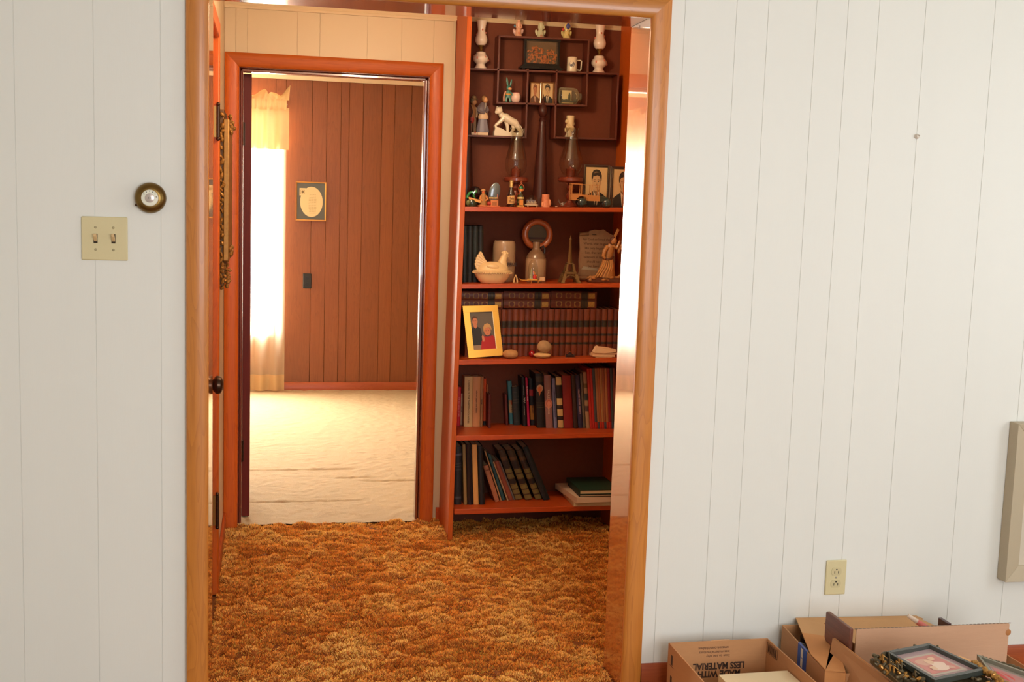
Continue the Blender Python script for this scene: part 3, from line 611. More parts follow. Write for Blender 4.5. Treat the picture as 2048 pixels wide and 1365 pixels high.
for k in range(46):
    z = 1.13+0.10*r_.random(); cv.blob(XH+0.004+r_.uniform(0, 0.036), z, r_.uniform(0.005, 0.010), r_.uniform(0.006, 0.013), y=1.215+r_.uniform(-0.008, 0.3), ry=0.014, rot=r_.uniform(-0.9, 0.9), seg=8, rings=6)
for k in range(16): cv.blob(XH+0.044+r_.uniform(0, 0.010), 1.745+r_.uniform(-0.03, 0.035), 0.008, 0.010, y=1.24+r_.uniform(0, 0.3), ry=0.014, seg=8, rings=6)
for k in range(10): cv.blob(XH+0.046, 1.25+r_.uniform(0, 0.03), 0.008, 0.010, y=1.24+r_.uniform(0, 0.3), ry=0.014, seg=8, rings=6)
cv.build('carving', M_gilt, cp)['kind'] = 'stuff'
# ------------------------------------------------------------------ bookcase
SX0, SX1 = 0.427, 1.175; SY0 = 1.647; SYB = 1.925
SH = {'a': (1.463, 1.480, 0.0205), 'b': (1.131, 1.147, 0.0190), 'c': (0.803, 0.815, 0.0225), 'd': (0.467, 0.475, 0.0215), 'e': (0.138, 0.141, 0.0235)}
def shz(k, x): a, b, t = SH[k]; return a+(b-a)*(x-0.427)/(1.14-0.427)
bk = thing('bookcase', 'tall red stained built-in bookcase with a brown back at the end of the hall', 'bookcase', (0.8, 1.79, 0))
LEAN = 0.0085
def side(xa, xb, nm, m):
    zt = CEIL-0.005
    B().prism([(xa-LEAN, 0), (xb-LEAN, 0), (xb-LEAN+LEAN*3.0, zt), (xa-LEAN+LEAN*3.0, zt)], SY0, YB-0.001).build(nm, m, bk, bevel=0.0015)
side(0.406, 0.427, 'side_panel', M_red)
B().box(SX1, SX1+0.022, SY0, YB-0.001, 0, CEIL-0.005).build('side_panel', M_red, bk, bevel=0.0015)
B().box(SX0-0.012, SX1, SYB, YB-0.0375, 0.10, 2.27).build('back_panel', M_back, bk) if False else B().box(SX0-0.008, SX1, 1.925, 1.938, 0.0, 2.276).build('back_panel', M_back, bk)
for k, (a, b, t) in SH.items():
    xr = SX1; zb = a+(b-a)*(xr-0.427)/0.713; xl = 0.424
    B().prism([(xl, a-t), (xr, zb-t*0.93), (xr, zb), (xl, a)], SY0+0.0015, 1.925).build('shelf', M_redx, bk, bevel=0.0015)
def YS_(u, v, k):
    """depth at which the pixel ray meets shelf k"""
    z = SH[k][0]
    for _ in range(4): p = atz(u, v, z); z = shz(k, p[0])
    return p
# curio shelf: thin stepped dark wood unit hung on the back board
M_cur = wood('dark_curio_wood', (96, 42, 26), (64, 26, 16), rough=0.45, coat=0.25, along='x', cath=0.1)
CY = 1.835
cu = thing('curio_shelf', 'thin dark wooden stepped curio shelf hung inside the top of the bookcase', 'shelf', (0.80, 1.88, 1.78))
zc = lambda v, u: float(at(u, v, CY)[2]); xc = lambda u, v: float(at(u, v, CY)[0])
z1a, z1b = zc(70, 998), zc(77.8, 1175); z2a, z2b = zc(135.5, 940), zc(146, 1234); z3a, z3b = zc(203.5, 995), zc(209.5, 1173); z4a, z4b = zc(269.5, 935), zc(273.5, 1050); z5a, z5b = zc(273.5, 1112), zc(276.5, 1231)
xV0, xV1, xV2, xV3, xV4, xV5 = 0.462, xc(997, 130), xc(1055, 170), xc(1113, 170), xc(1176, 130), xc(1235, 200)
t_ = 0.0085
def hs(xa, za, xb, zb, nm='shelf_board'): B().prism([(xa, za-t_), (xb, zb-t_), (xb, zb), (xa, za)], CY, 1.9245).build(nm, M_cur, cu, bevel=0.001)
def vsb(xa, za, zb, dx=0.0): B().prism([(xa-t_/2, za), (xa+t_/2, za), (xa+t_/2+dx, zb), (xa-t_/2+dx, zb)], CY, 1.9245).build('divider', M_cur, cu, bevel=0.001)
hs(xV1, z1a, xV4, z1b); hs(xV0, z2a, xV5, z2b); hs(xV1, z3a, xV4, z3b); hs(xV0, z4a, xV2, z4b); hs(xV3, z5a, xV5, z5b)
vsb(xV1, z3a-t_, z1a, 0.001); vsb(xV4, z3b-t_, z1b); vsb(xV0, z4a-t_, z2a); vsb(xV2, z4b-t_, z2b-0.003); vsb(xV3, z5a-t_, z2b-0.001); vsb(xV5, z5b-t_, z2b)
CSH = {'t1': (xV1, z1a, xV4, z1b), 't2': (xV0, z2a, xV5, z2b), 't3': (xV1, z3a, xV4, z3b), 't4': (xV0, z4a, xV2, z4b), 't5': (xV3, z5a, xV5, z5b)}
def shelf_z(k, x):
    if k in SH: return shz(k, x)
    xa, za, xb, zb = CSH[k]; return za+(zb-za)*(x-xa)/(xb-xa)

class Fig:
    """a thing modelled in the photograph's pixels at its own depth: x along the shelf, y into it, z up"""
    def __init__(s, name, label, cat, u, v, Y, shelf=None, group=None, dz=0.0):
        p = at(u, v, Y); s.k = mpp(u, v, Y); z = shelf_z(shelf, p[0])+dz if shelf else p[2]
        s.o = (float(p[0]), Y, float(z)); s.t = thing(name, label, cat, s.o, group); s.u = u; s.v = v
    def b(s): return B(s.k)
    def part(s, b, name, m, parent=None, **kw): return b.build(name, m, parent or s.t, rel=True, **kw)
# ------------------------------------------------------------------ books
def mc(rgb, rough=0.55, **k): return mat('c_%d_%d_%d' % tuple(rgb), rgb, rough, **k)
M_page = mat('page_edges', (206, 184, 146), 0.85)
def book(label, TL, TR, BR, BL, shelf, rgb, depth=0.15, bands=(), title=None, group=None, Y=None, name='book', rough=0.5, cat='book', pages=M_page, cover_parts=True, tcol=(200, 190, 170)):
    if Y is None:
        p = YS_((BL[0]+BR[0])/2, max(BL[1], BR[1]), shelf); Y = float(p[1])
    q = [at(*c, Y) for c in (BL, BR, TR, TL)]
    low = min((q[0], q[1]), key=lambda c: c[2]); dz = shelf_z(shelf, low[0])-low[2]+0.0003
    C = [np.array((c[0], c[2]+dz)) for c in q]
    lo = ((C[0]+C[1])/2); t = thing(name, label, cat, (float(lo[0]), Y, float(low[2]+dz)), group)
    def L(s, h): a = C[0]+(C[1]-C[0])*s; b_ = C[3]+(C[2]-C[3])*s; r = a+(b_-a)*h; return (float(r[0]), float(r[1]))
    wd = float(np.linalg.norm(C[1]-C[0])); e = min(0.2, 0.0022/wd)
    depth = min(depth, 1.918-Y)
    b = B(); b.prism([L(0, 0), L(e, 0), L(e, 1), L(0, 1)], Y+0.002, Y+depth); b.prism([L(1-e, 0), L(1, 0), L(1, 1), L(1-e, 1)], Y+0.002, Y+depth)
    # rounded spine strip
    n = 6; vs = []
    for h in (0, 1):
        for i in range(n+1):
            s_ = i/n; x, z = L(s_, h); bul = min(0.004, wd*0.18)*(1-(2*s_-1)**2); vs.append((x, Y+0.002-bul, z))
        for i in range(n, -1, -1):
            x, z = L(i/n, h); vs.append((x, Y+0.004, z))
    m_ = 2*(n+1); fs = [tuple(range(m_-1, -1, -1)), tuple(range(m_, 2*m_))]+[(i, (i+1) % m_, (i+1) % m_+m_, i+m_) for i in range(m_)]
    b.add(vs, fs); b.build('cover', mc(rgb, rough, bump=0.1, bscale=500), t)
    B().prism([L(e*1.01, 0.012), L(1-e*1.01, 0.012), L(1-e*1.01, 0.985), L(e*1.01, 0.985)], Y+0.0045, Y+depth-0.004).build('pages', pages, t)
    for (h0, h1, c) in bands:
        b = B(); vs = []
        for h in (h0, h1):
            for i in range(n+1):
                s_ = 0.02+0.96*i/n; x, z = L(s_, h); bul = min(0.004, wd*0.18)*(1-(2*s_-1)**2); vs.append((x, Y+0.002-bul-0.0005, z))
        b.add(vs, [(i, i+1, i+n+2, i+n+1) for i in range(n)]); b.build('spine_band', mc(c, 0.5), t)
    if title:
        txt, h, size, st = title; x, z = L(0.5, h); up = C[3]-C[0]; up = up/np.linalg.norm(up)
        b = B(); put_text(b, txt, size, (x, Y+0.0008-min(0.004, wd*0.18), z), (-up[0], 0, -up[1]), (up[1], 0, -up[0]), stretch=st, bold=0.0002)
        b.build('title', mc(tcol, 0.6), t)
    return t
# second shelf from the floor: mixed upright books -------------------------------
D = 'd'
book('short red book at the side panel end of the mixed book row', (915, 775), (922.5, 775), (920.5, 853), (913.2, 853), D, (196, 30, 44), title=('THE BIG BANG OF LIFE', 0.5, 0.009, 1.0), tcol=(226, 120, 120))
book('small pale booklet between the red book and the thick cream book', (921.5, 788), (925.5, 788), (925, 850.5), (920.7, 850.5), D, (190, 150, 116), title=('short notes', 0.5, 0.006, 1.0), tcol=(90, 50, 40))
book('thick cream hardback, the tallest pale book beside the red one', (929.6, 754), (945.8, 754), (944, 854.5), (927.8, 854.5), D, (206, 172, 118), title=('CHANGES OF THE THIRTEEN COUNTRIES', 0.5, 0.0105, 1.0), tcol=(96, 66, 40))
book('tan brown hardback standing against the thick cream book', (946.4, 754), (961.5, 754), (959.6, 854.3), (944.6, 854.3), D, (200, 138, 88), title=('selected papers and letters', 0.5, 0.0095, 1.0), tcol=(90, 50, 30))
book('narrow brown volume between tan hardback and orange paperback', (962.2, 754), (967.6, 754), (965.2, 854), (960.2, 854), D, (158, 108, 64), title=('readings', 0.5, 0.006, 1.2), tcol=(60, 36, 24))
book('bright orange paperback leaning by the brown volume', (967.5, 758), (972.5, 758), (973, 851), (966.2, 851), D, (212, 78, 28), bands=((0.0, 0.09, (20, 14, 12)),), title=None)
book('thin tan paperback beside the orange one', (973.6, 770), (975.6, 770), (974.6, 851.5), (972.9, 851.5), D, (190, 116, 70))
book('short dark maroon volume ending the first group of books', (977.5, 790), (982, 790), (981.5, 857), (977, 857), D, (92, 34, 28))
book('short dark maroon volume before the teal book', (1009.5, 790), (1014.5, 790), (1016.5, 851), (1012, 851), D, (104, 38, 32))
book('teal book with an orange and cream label on its spine', (1015.3, 763), (1023.2, 763), (1027.6, 849), (1019.2, 849), D, (66, 130, 138), bands=((0.26, 0.56, (176, 152, 108)), (0.46, 0.56, (196, 84, 50)), (0.30, 0.31, (90, 50, 36)), (0.34, 0.35, (90, 50, 36)), (0.38, 0.39, (90, 50, 36))))
book('dark green-black book with faint lettering beside the teal one', (1024.4, 776), (1037, 774), (1041, 851), (1028, 851), D, (40, 48, 46), title=None, bands=((0.86, 0.865, (90, 86, 76)), (0.74, 0.745, (100, 92, 76)), (0.66, 0.668, (100, 92, 76)), (0.60, 0.605, (110, 100, 80)), (0.1, 0.106, (80, 76, 70))))
b13 = book('black book with a white letter W and thin lines on its spine', (1042.8, 755), (1050.3, 755), (1054.6, 853), (1046.2, 853), D, (24, 20, 20), title=('------  W  ------', 0.53, 0.012, 1.9), tcol=(196, 188, 176))
book('narrow magenta book with white lettering', (1051, 756), (1055.2, 756), (1060.3, 853), (1055.4, 853), D, (186, 24, 74), title=('THE WORLD OF WINGS', 0.68, 0.006, 1.05), tcol=(236, 200, 200))
book('black book with red upper and orange lower spine lettering', (1056.8, 757), (1067.8, 757), (1071.5, 851), (1061.3, 851), D, (24, 20, 22), bands=((0.62, 0.76, (176, 34, 40)), (0.12, 0.42, (176, 112, 36))), title=('NIGHT CASE  LIGHT', 0.4, 0.007, 1.0), tcol=(40, 16, 14))
b16 = book('wide black biography with a portrait of a blond person on its spine', (1070.6, 748), (1086, 748), (1091, 856.5), (1074.6, 856.5), D, (22, 20, 18), bands=((0.42, 0.425, (120, 104, 60)), (0.46, 0.465, (120, 104, 60)), (0.38, 0.385, (120, 104, 60)), (0.85, 0.95, (56, 44, 28))))
book('dusty mauve biography with a pink oval portrait on its spine', (1088.2, 751), (1101, 751), (1106.2, 857.3), (1092.4, 857.3), D, (140, 100, 94), title=('PAULETTE   James', 0.5, 0.0145, 1.0), tcol=(206, 180, 160))
book('slim grey-blue book after the mauve biography', (1103.8, 757), (1110, 757), (1114.8, 857.3), (1108.2, 857.3), D, (112, 114, 146), title=('A CONCORDANCE OF OLD SAYINGS', 0.5, 0.0075, 1.0), tcol=(40, 40, 66))
book('black book with four cream blocks on its spine', (1111.2, 754), (1122.6, 754), (1127.4, 857.3), (1116, 857.3), D, (36, 26, 22), bands=((0.84, 0.99, (206, 180, 120)), (0.45, 0.58, (196, 168, 112)), (0.24, 0.37, (196, 168, 112)), (0.01, 0.16, (190, 160, 106))))
book('wide plain dark red cloth book in the middle of the row', (1124.2, 752), (1141.5, 752), (1146.5, 857.3), (1128.4, 857.3), D, (128, 26, 24))
book('dark brown book behind the wide red one', (1142.4, 750), (1150, 750), (1156.3, 857.3), (1147.6, 857.3), D, (52, 34, 26))
book('navy book with tall pink serif lettering', (1150.8, 750), (1159, 750), (1166.2, 857), (1157.2, 857), D, (44, 44, 74), title=('VOLUMES SCORE  BERRIOT', 0.5, 0.009, 1.05), tcol=(190, 150, 160))
book('thin grey-green book next to the navy one', (1160, 748), (1164.5, 748), (1171.3, 857), (1167, 857), D, (96, 88, 72))
book('mottled cream and black book before the red magazines', (1165.8, 745), (1173, 745), (1180.2, 857), (1172.6, 857), D, (160, 128, 96), bands=((0.5, 0.62, (50, 60, 60)), (0.72, 0.80, (100, 84, 50)), (0.30, 0.40, (80, 60, 60))))
mags = [((170, 40, 24), 5.4), ((170, 34, 26), 4.8), ((66, 70, 74), 5.6), ((156, 104, 66), 4.6), ((150, 84, 46), 4.8), ((160, 112, 66), 4.8), ((140, 78, 46), 5.0), ((158, 100, 60), 4.8), ((120, 24, 26), 6.0), ((60, 66, 62), 5.6), ((120, 58, 36), 5.2)]
x = 1174.0
desc = ['bright red magazine first in the tall magazine set', 'second red magazine in the tall set, thinner', 'slate grey magazine after the two red ones', 'pale tan magazine right after the slate grey one', 'rust tan magazine with a red foot near the slate grey one', 'light tan magazine in the middle of the tall set', 'brown magazine in the middle of the tall set', 'tan magazine just before the maroon one', 'maroon magazine near the jamb end of the set', 'dark green-grey magazine near the jamb end of the set', 'brown-red magazine nearest the door jamb']
for i, ((c, w_), ds) in enumerate(zip(mags, desc)):
    bt = x+7-0.35*i
    book(ds, (x, 738-0.1*i), (x+w_-0.4, 738-0.1*i), (bt+w_-0.5, 858), (bt, 858), D, c, depth=0.19, bands=((0.0, 0.11, (170, 40, 24) if i % 3 else (60, 74, 84)),) if i > 1 else (), group='tall magazines at the jamb end', name='magazine', cat='magazine')
    x += w_
# portraits on two of the spines
def spine_face(t, u, v, w, h, Y, hair, skin, nm='portrait_print', oval=None):
    p = at(u, v, Y); k = mpp(u, v, Y); b = B(k)
    if oval: b.mi = 2; b.prism([(w*0.75*cos(a), h*0.65*sin(a)) for a in [2*pi*i/20 for i in range(20)]], -0.05, 0.1)
    b.mi = 0; b.prism([(w*0.55*cos(a), h*0.5*sin(a)+h*0.1) for a in [2*pi*i/16 for i in range(16)]], -0.12, 0.0)
    b.mi = 1; b.prism([(w*0.33*cos(a), h*0.36*sin(a)) for a in [2*pi*i/16 for i in range(16)]], -0.2, -0.05); b.prism([(-w*0.2, -h*0.3), (0, -h*0.95), (w*0.2, -h*0.3)], -0.2, -0.05)
    b.build(nm, [mc(hair), mc(skin), mc(oval or hair)], t, at_=p)
spine_face(b16, 1079.5, 779, 12, 15, float(b16.location[1])-0.003, (190, 150, 110), (206, 116, 66))
bm = [o for o in bpy.data.objects if o.get('label', '').startswith('dusty mauve')][0]
spine_face(bm, 1097.5, 808, 10, 14, float(bm.location[1])-0.003, (176, 96, 76), (206, 136, 106), oval=(190, 120, 98))

# bottom shelf ---------------------------------------------------------------
E_ = 'e'
book('large black spine with faint print, first on the bottom shelf', (911, 895), (923.5, 893), (922.6, 1010), (908.6, 1010), E_, (26, 24, 26), depth=0.2, bands=((0.84, 0.88, (90, 84, 90)), (0.70, 0.705, (90, 86, 84)), (0.66, 0.665, (90, 86, 84)), (0.60, 0.605, (90, 86, 84)), (0.10, 0.14, (70, 66, 70))))
book('thin olive and cream album between two black spines', (925, 890), (931, 890), (934.2, 1010.5), (928, 1010.5), E_, (140, 112, 66), depth=0.2)
book('glossy black album in crinkled plastic on the bottom shelf', (932, 889), (942.8, 889), (946.4, 1010.3), (935.2, 1010.3), E_, (34, 28, 32), depth=0.2, rough=0.12)
book('plain cream-yellow tall album on the bottom shelf', (943.8, 890), (953.8, 890), (957.6, 1010), (947.6, 1010), E_, (212, 156, 88), depth=0.2)
book('plain black tall album beside the cream-yellow one', (955.3, 893), (965.6, 893), (969.8, 1010), (958.6, 1010), E_, (22, 20, 18), depth=0.2)
book('small pink-tan book leaning over on the bottom shelf', (966.5, 933), (976, 930.5), (999, 1002.5), (990.6, 1005), E_, (170, 104, 72), bands=((0.76, 0.765, (90, 50, 36)), (0.86, 0.89, (120, 66, 46)), (0.04, 0.05, (120, 66, 46))))
book('very thin tan booklet leaning on the dark teal book', (968.6, 903), (971.2, 902), (1004, 1002), (1001.4, 1003.4), E_, (176, 128, 84))
book('dark teal leaning book on the bottom shelf', (974.4, 906), (981.4, 910), (1010.6, 1000), (1004.6, 1002), E_, (42, 78, 82))
book('thin cream booklet leaning beside the red-brown book', (985.8, 925), (988.2, 924), (1017.4, 1001.4), (1014.6, 1002.4), E_, (170, 134, 96))
book('red-brown leaning book on the bottom shelf', (988.6, 924), (997.4, 922), (1026.4, 1000.4), (1018.2, 1002), E_, (134, 66, 44))
book('thin grey booklet leaning against the first gilt volume', (998, 924), (1000.6, 923), (1030.4, 1000), (1027, 1001), E_, (104, 92, 88))
def gilt(label, TL, TR, BR, BL):
    c = (112, 96, 50); d = (40, 30, 20)
    return book(label, TL, TR, BR, BL, E_, (62, 46, 28), depth=0.17, bands=((0.01, 0.095, c), (0.12, 0.20, c), (0.22, 0.30, c), (0.44, 0.52, c), (0.54, 0.62, c), (0.32, 0.42, d), (0.64, 0.78, d), (0.80, 0.86, (92, 62, 36)), (0.31, 0.316, (150, 124, 60)), (0.425, 0.431, (150, 124, 60))), group='leaning gilt banded volumes', rough=0.4)
gilt('olive and gilt banded volume leaning, first of three, next to the thin booklets', (995.8, 902), (1008.6, 899), (1045, 998.2), (1031.4, 1000.8))
gilt('olive and gilt banded volume leaning in the middle of the three', (1013.2, 902), (1027.4, 899), (1064.8, 998.2), (1051, 1000.8))
gilt('olive and gilt banded volume leaning, brightest gilt, before the black folder', (1032.4, 902), (1044.2, 899), (1084, 997.6), (1071.4, 1000.4))
book('large plain black folder leaning behind the gilt volumes', (1044.8, 896), (1056, 893), (1100, 998.6), (1087.2, 1001.6), E_, (24, 30, 30), depth=0.2)
# flat pile at the jamb end of the bottom shelf
def flat(label, x0, x1, y0, y1, z0, z1, ang, cover, cat='book', nm='book', cov=0.003, pages=M_page, parts=True, group='flat pile on the bottom shelf'):
    cx_, cy_ = (x0+x1)/2, (y0+y1)/2; t = thing(nm, label, cat, (cx_, cy_, z0), group); hw, hd, h = (x1-x0)/2, (y1-y0)/2, z1-z0
    if parts:
        B().box(-hw, hw, -hd, hd, 0, cov).box(-hw, hw, -hd, hd, h-cov, h).box(-hw, -hw+cov, -hd, hd, cov, h-cov).build('cover', mc(cover, 0.5), t, rel=True, bevel=0.0006)
        B().box(-hw+cov, hw-0.002, -hd+0.002, hd-0.002, cov, h-cov).build('pages', pages, t, rel=True)
    t.rotation_euler[2] = ang; return t
z0 = 0.1415
flat('pale paperback at the bottom of the flat pile', 0.962, 1.17, 1.640, 1.84, z0, z0+0.019, 0.0, (186, 150, 116))
wb = flat('wide shallow white box in the flat pile', 0.955, 1.165, 1.640, 1.90, z0+0.0195, z0+0.046, 0.0, (220, 190, 160), cat='box', nm='shallow_box', parts=False)
b_ = B(); b_.add([(-0.088, -0.148, 0), (0.114, -0.136, 0), (0.110, 0.125, 0), (-0.122, 0.125, 0), (-0.088, -0.148, 0.026), (0.114, -0.136, 0.026), (0.110, 0.125, 0.026), (-0.122, 0.125, 0.026)], [(3, 2, 1, 0), (4, 5, 6, 7), (0, 1, 5, 4), (1, 2, 6, 5), (2, 3, 7, 6), (3, 0, 4, 7)])
b_.build('carton', mat('white_card', (214, 186, 158), 0.6), wb, rel=True, bevel=0.001)
lb = B(); lb.box(0.078, 0.106, -0.1385, -0.1375, 0.007, 0.019); lb.build('print', mc((90, 60, 52)), wb, rel=True)
flat('pale edged book in the flat pile under the green one', 0.985, 1.17, 1.628, 1.84, z0+0.0462, z0+0.058, 0.0, (40, 34, 28))
flat('dark green book on top of the flat pile', 0.985, 1.17, 1.626, 1.87, z0+0.0583, z0+0.078, 0.0, (32, 58, 42))
flat('large black album lying behind the green book', 0.90, 0.93, 1.75, 1.76, z0, z0+0.01, 0.0, (20, 20, 18)) if False else None

# encyclopedia row on the third shelf -------------------------------------------
C_ = 'c'
yE = float(YS_(1100, 712.5, C_)[1]); yE = max(1.72, min(1.80, yE))
top_px = 619
xs_px = [931+11.82*i for i in range(26)]
first = None; zEnc = None
brn = [(112, 52, 30), (100, 46, 28), (118, 58, 34)]
for i, u in enumerate(xs_px):
    xa = float(at(u, 660, yE)[0]); xb = float(at(u+11.4, 660, yE)[0])
    if xb > SX1-0.003: break
    base = shz(C_, xa)+0.0003
    if first is None or i < 3:
        w_ = xb-xa; zt = float(at(1100, top_px, yE)[2]); hh = zt-shz(C_, float(at(1100, 700, yE)[0])); zEnc = hh
        t = thing('encyclopedia_volume', 'brown leather encyclopedia volume with black bands in the even row on the third shelf', 'book', ((xa+xb)/2, yE, base), 'encyclopedia row')
        hw = w_/2; n = 8
        def arcpts(y_off, m=1.0): return [(-hw*m+2*hw*m*j/n, y_off-0.0045*(1-(2*j/n-1)**2)) for j in range(n+1)]
        def strip(h0, h1, off, m=1.0):
            b_ = B(); pts = arcpts(off, m); vs = [(p[0], p[1], h0) for p in pts]+[(p[0], p[1], h1) for p in pts]
            return b_.add(vs, [(j, j+1, j+n+2, j+n+1) for j in range(n)])
        s_ = strip(0, hh, 0.0); s_.box(-hw, -hw+0.002, 0, 0.15, 0, hh).box(hw-0.002, hw, 0, 0.15, 0, hh); s_.face([(p[0], p[1], hh) for p in arcpts(0)]+[(hw, 0.002, hh), (-hw, 0.002, hh)])
        s_.build('cover', mat('leather_%d' % i, brn[i % 3], 0.42, bump=0.15, bscale=300, noise=0.15, nscale=50), t, rel=True)
        B().box(-hw+0.0021, hw-0.0021, 0.003, 0.147, 0.003, hh-0.003).build('pages', M_page, t, rel=True)
        for h0, h1 in ((0.615*hh, 0.755*hh), (0.425*hh, 0.470*hh), (0.245*hh, 0.290*hh)):
            sb = strip(h0, h1, -0.0004, 0.97); sb.build('spine_band', mc((34, 32, 26), 0.4), t, rel=True)
        gl_ = B()
        for h in (0.64, 0.665, 0.69, 0.715, 0.615, 0.755, 0.425, 0.47, 0.245, 0.29): 
            q = strip(h*hh-0.0004, h*hh+0.0004, -0.0007, 0.9); gl_.add(q.v, q.f)
        gl_.build('gilt_lines', mat('dull_gilt', (104, 78, 44), 0.4, metal=0.5), t, rel=True)
        first = t if first is None else first
        protos = [t] if i == 0 else protos+[t]
    else:
        dup(protos[i % 3], ((xa+xb)/2, yE+0.0012*((i*7) % 3), base))
# the six volumes lying on the row
zT = lambda x: shz(C_, x)+zEnc
lay = [(918.5, 1005.5), (1007.0, 1100.0), (1101.5, 1192.5)]
names_ = ['nearest the gold frame', 'in the middle', 'nearest the empty corner']
for li, (ua, ub) in enumerate(lay):
    for lv in (0, 1):
        xa, xb = float(at(ua, 610, yE)[0]), float(at(ub, 610, yE)[0]); xa = max(xa, 0.428)
        hgt = 0.0370; zb = zT(xa)+0.0025+lv*(hgt+0.0006)+ (0.004)
        t = thing('encyclopedia_volume', ('lower' if lv == 0 else 'upper')+' leather volume lying spine out on the encyclopedia row, '+names_[li], 'book', ((xa+xb)/2, yE, zb), 'volumes lying on the encyclopedia row')
        Lh = (xb-xa)/2; n = 6
        def hp(x0, x1, off, m=1.0):
            b_ = B(); pts = [(hgt/2-hgt/2*m+hgt*m*j/n, off-0.004*(1-(2*j/n-1)**2)) for j in range(n+1)]
            vs = [(x0, p[1], p[0]) for p in pts]+[(x1, p[1], p[0]) for p in pts]
            return b_.add(vs, [(j, j+n+1, j+n+2, j+1) for j in range(n)])
        c = hp(-Lh, Lh, 0.0); c.box(-Lh, Lh, 0, 0.15, 0, 0.002).box(-Lh, Lh, 0, 0.15, hgt-0.002, hgt); c.build('cover', mat('leather_1', brn[1], 0.42), t, rel=True)
        B().box(-Lh+0.003, Lh-0.003, 0.003, 0.147, 0.0021, hgt-0.0021).build('pages', M_page, t, rel=True)
        sc = 2*Lh/93.0; gold = mat('dull_gilt_block', (150, 112, 66), 0.45, metal=0.25, noise=0.5, nscale=220)
        for a, b2 in ((10, 22), (29, 41), (47, 60)):
            o1 = hp(-Lh+a*sc, -Lh+b2*sc, -0.0006, 0.86).build('gilt_block', gold, t, rel=True)
            d_ = B(); cxx = -Lh+(a+b2)/2*sc
            d_.add([(cxx+0.010*cos(q_), -0.0053, hgt/2+0.011*sin(q_)) for q_ in [2*pi*i/10 for i in range(10)]], [tuple(range(9, -1, -1))]); d_.build('rosette', mat('leather_r', (96, 42, 28), 0.5), o1, rel=True)
        hp(-Lh+61.5*sc, -Lh+75*sc, -0.0006, 0.96).build('label_band', mc((34, 34, 28), 0.4), t, rel=True)
        hp(-Lh+76*sc, -Lh+89*sc, -0.0006, 0.86).build('gilt_block', mat('bright_gilt_block', (176, 138, 70), 0.4, metal=0.3, noise=0.4, nscale=160), t, rel=True)
        gm = hp(-Lh+64*sc, -Lh+64.8*sc, -0.0009, 0.9)
        for a in (67, 70, 73): q = hp(-Lh+a*sc, -Lh+(a+0.7)*sc, -0.0009, 0.9); gm.add(q.v, q.f)
        gm.build('gilt_lines', mat('dull_gilt', (104, 78, 44), 0.4), t, rel=True)['kind'] = 'stuff'
# four dark tall volumes at the end of shelf b
for i in range(4):
    xa = 925.5+10.6*i
    book(['first', 'second', 'third', 'fourth'][i]+' dark green-black tall volume from the side panel behind the white hen', (xa, 448), (xa+10, 448), (xa+9.5, 561), (xa-0.5, 561), 'b', [(30, 34, 30), (26, 26, 24), (32, 38, 34), (24, 22, 20)][i], depth=0.16, bands=((0.9, 0.905, (60, 56, 40)), (0.15, 0.155, (60, 56, 40))), group='dark tall volumes', Y=1.76)
# ------------------------------------------------------------------ ornaments
M_milk = mat('milk_glass', (232, 214, 196), 0.22, coat=0.6, sub=0.1); M_rose = mat('painted_rose', (206, 120, 96), 0.4)
M_porc = mat('white_porcelain', (232, 218, 190), 0.25, coat=0.6); M_cream = mat('cream_glaze', (232, 200, 146), 0.35, coat=0.3)
M_gl = bpy.data.materials.new('clear_glass'); M_gl.use_nodes = True; nt = M_gl.node_tree; nt.nodes.clear()
o_ = nt.nodes.new('ShaderNodeOutputMaterial'); mxs = nt.nodes.new('ShaderNodeMixShader'); tr = nt.nodes.new('ShaderNodeBsdfTransparent'); tr.inputs[0].default_value = (0.93, 0.93, 0.9, 1); gl2 = nt.nodes.new('ShaderNodeBsdfGlossy'); gl2.inputs['Roughness'].default_value = 0.03
lwg = nt.nodes.new('ShaderNodeLayerWeight'); lwg.inputs[0].default_value = 0.5; pwg = nt.nodes.new('ShaderNodeMath'); pwg.operation = 'POWER'; pwg.inputs[1].default_value = 3.0; mag = nt.nodes.new('ShaderNodeMath'); mag.operation = 'MULTIPLY_ADD'; mag.inputs[1].default_value = 0.45; mag.inputs[2].default_value = 0.045; nt.links.new(lwg.outputs['Facing'], pwg.inputs[0]); nt.links.new(pwg.outputs[0], mag.inputs[0]); nt.links.new(mag.outputs[0], mxs.inputs[0]); nt.links.new(tr.outputs[0], mxs.inputs[1]); nt.links.new(gl2.outputs[0], mxs.inputs[2]); nt.links.new(mxs.outputs[0], o_.inputs[0])
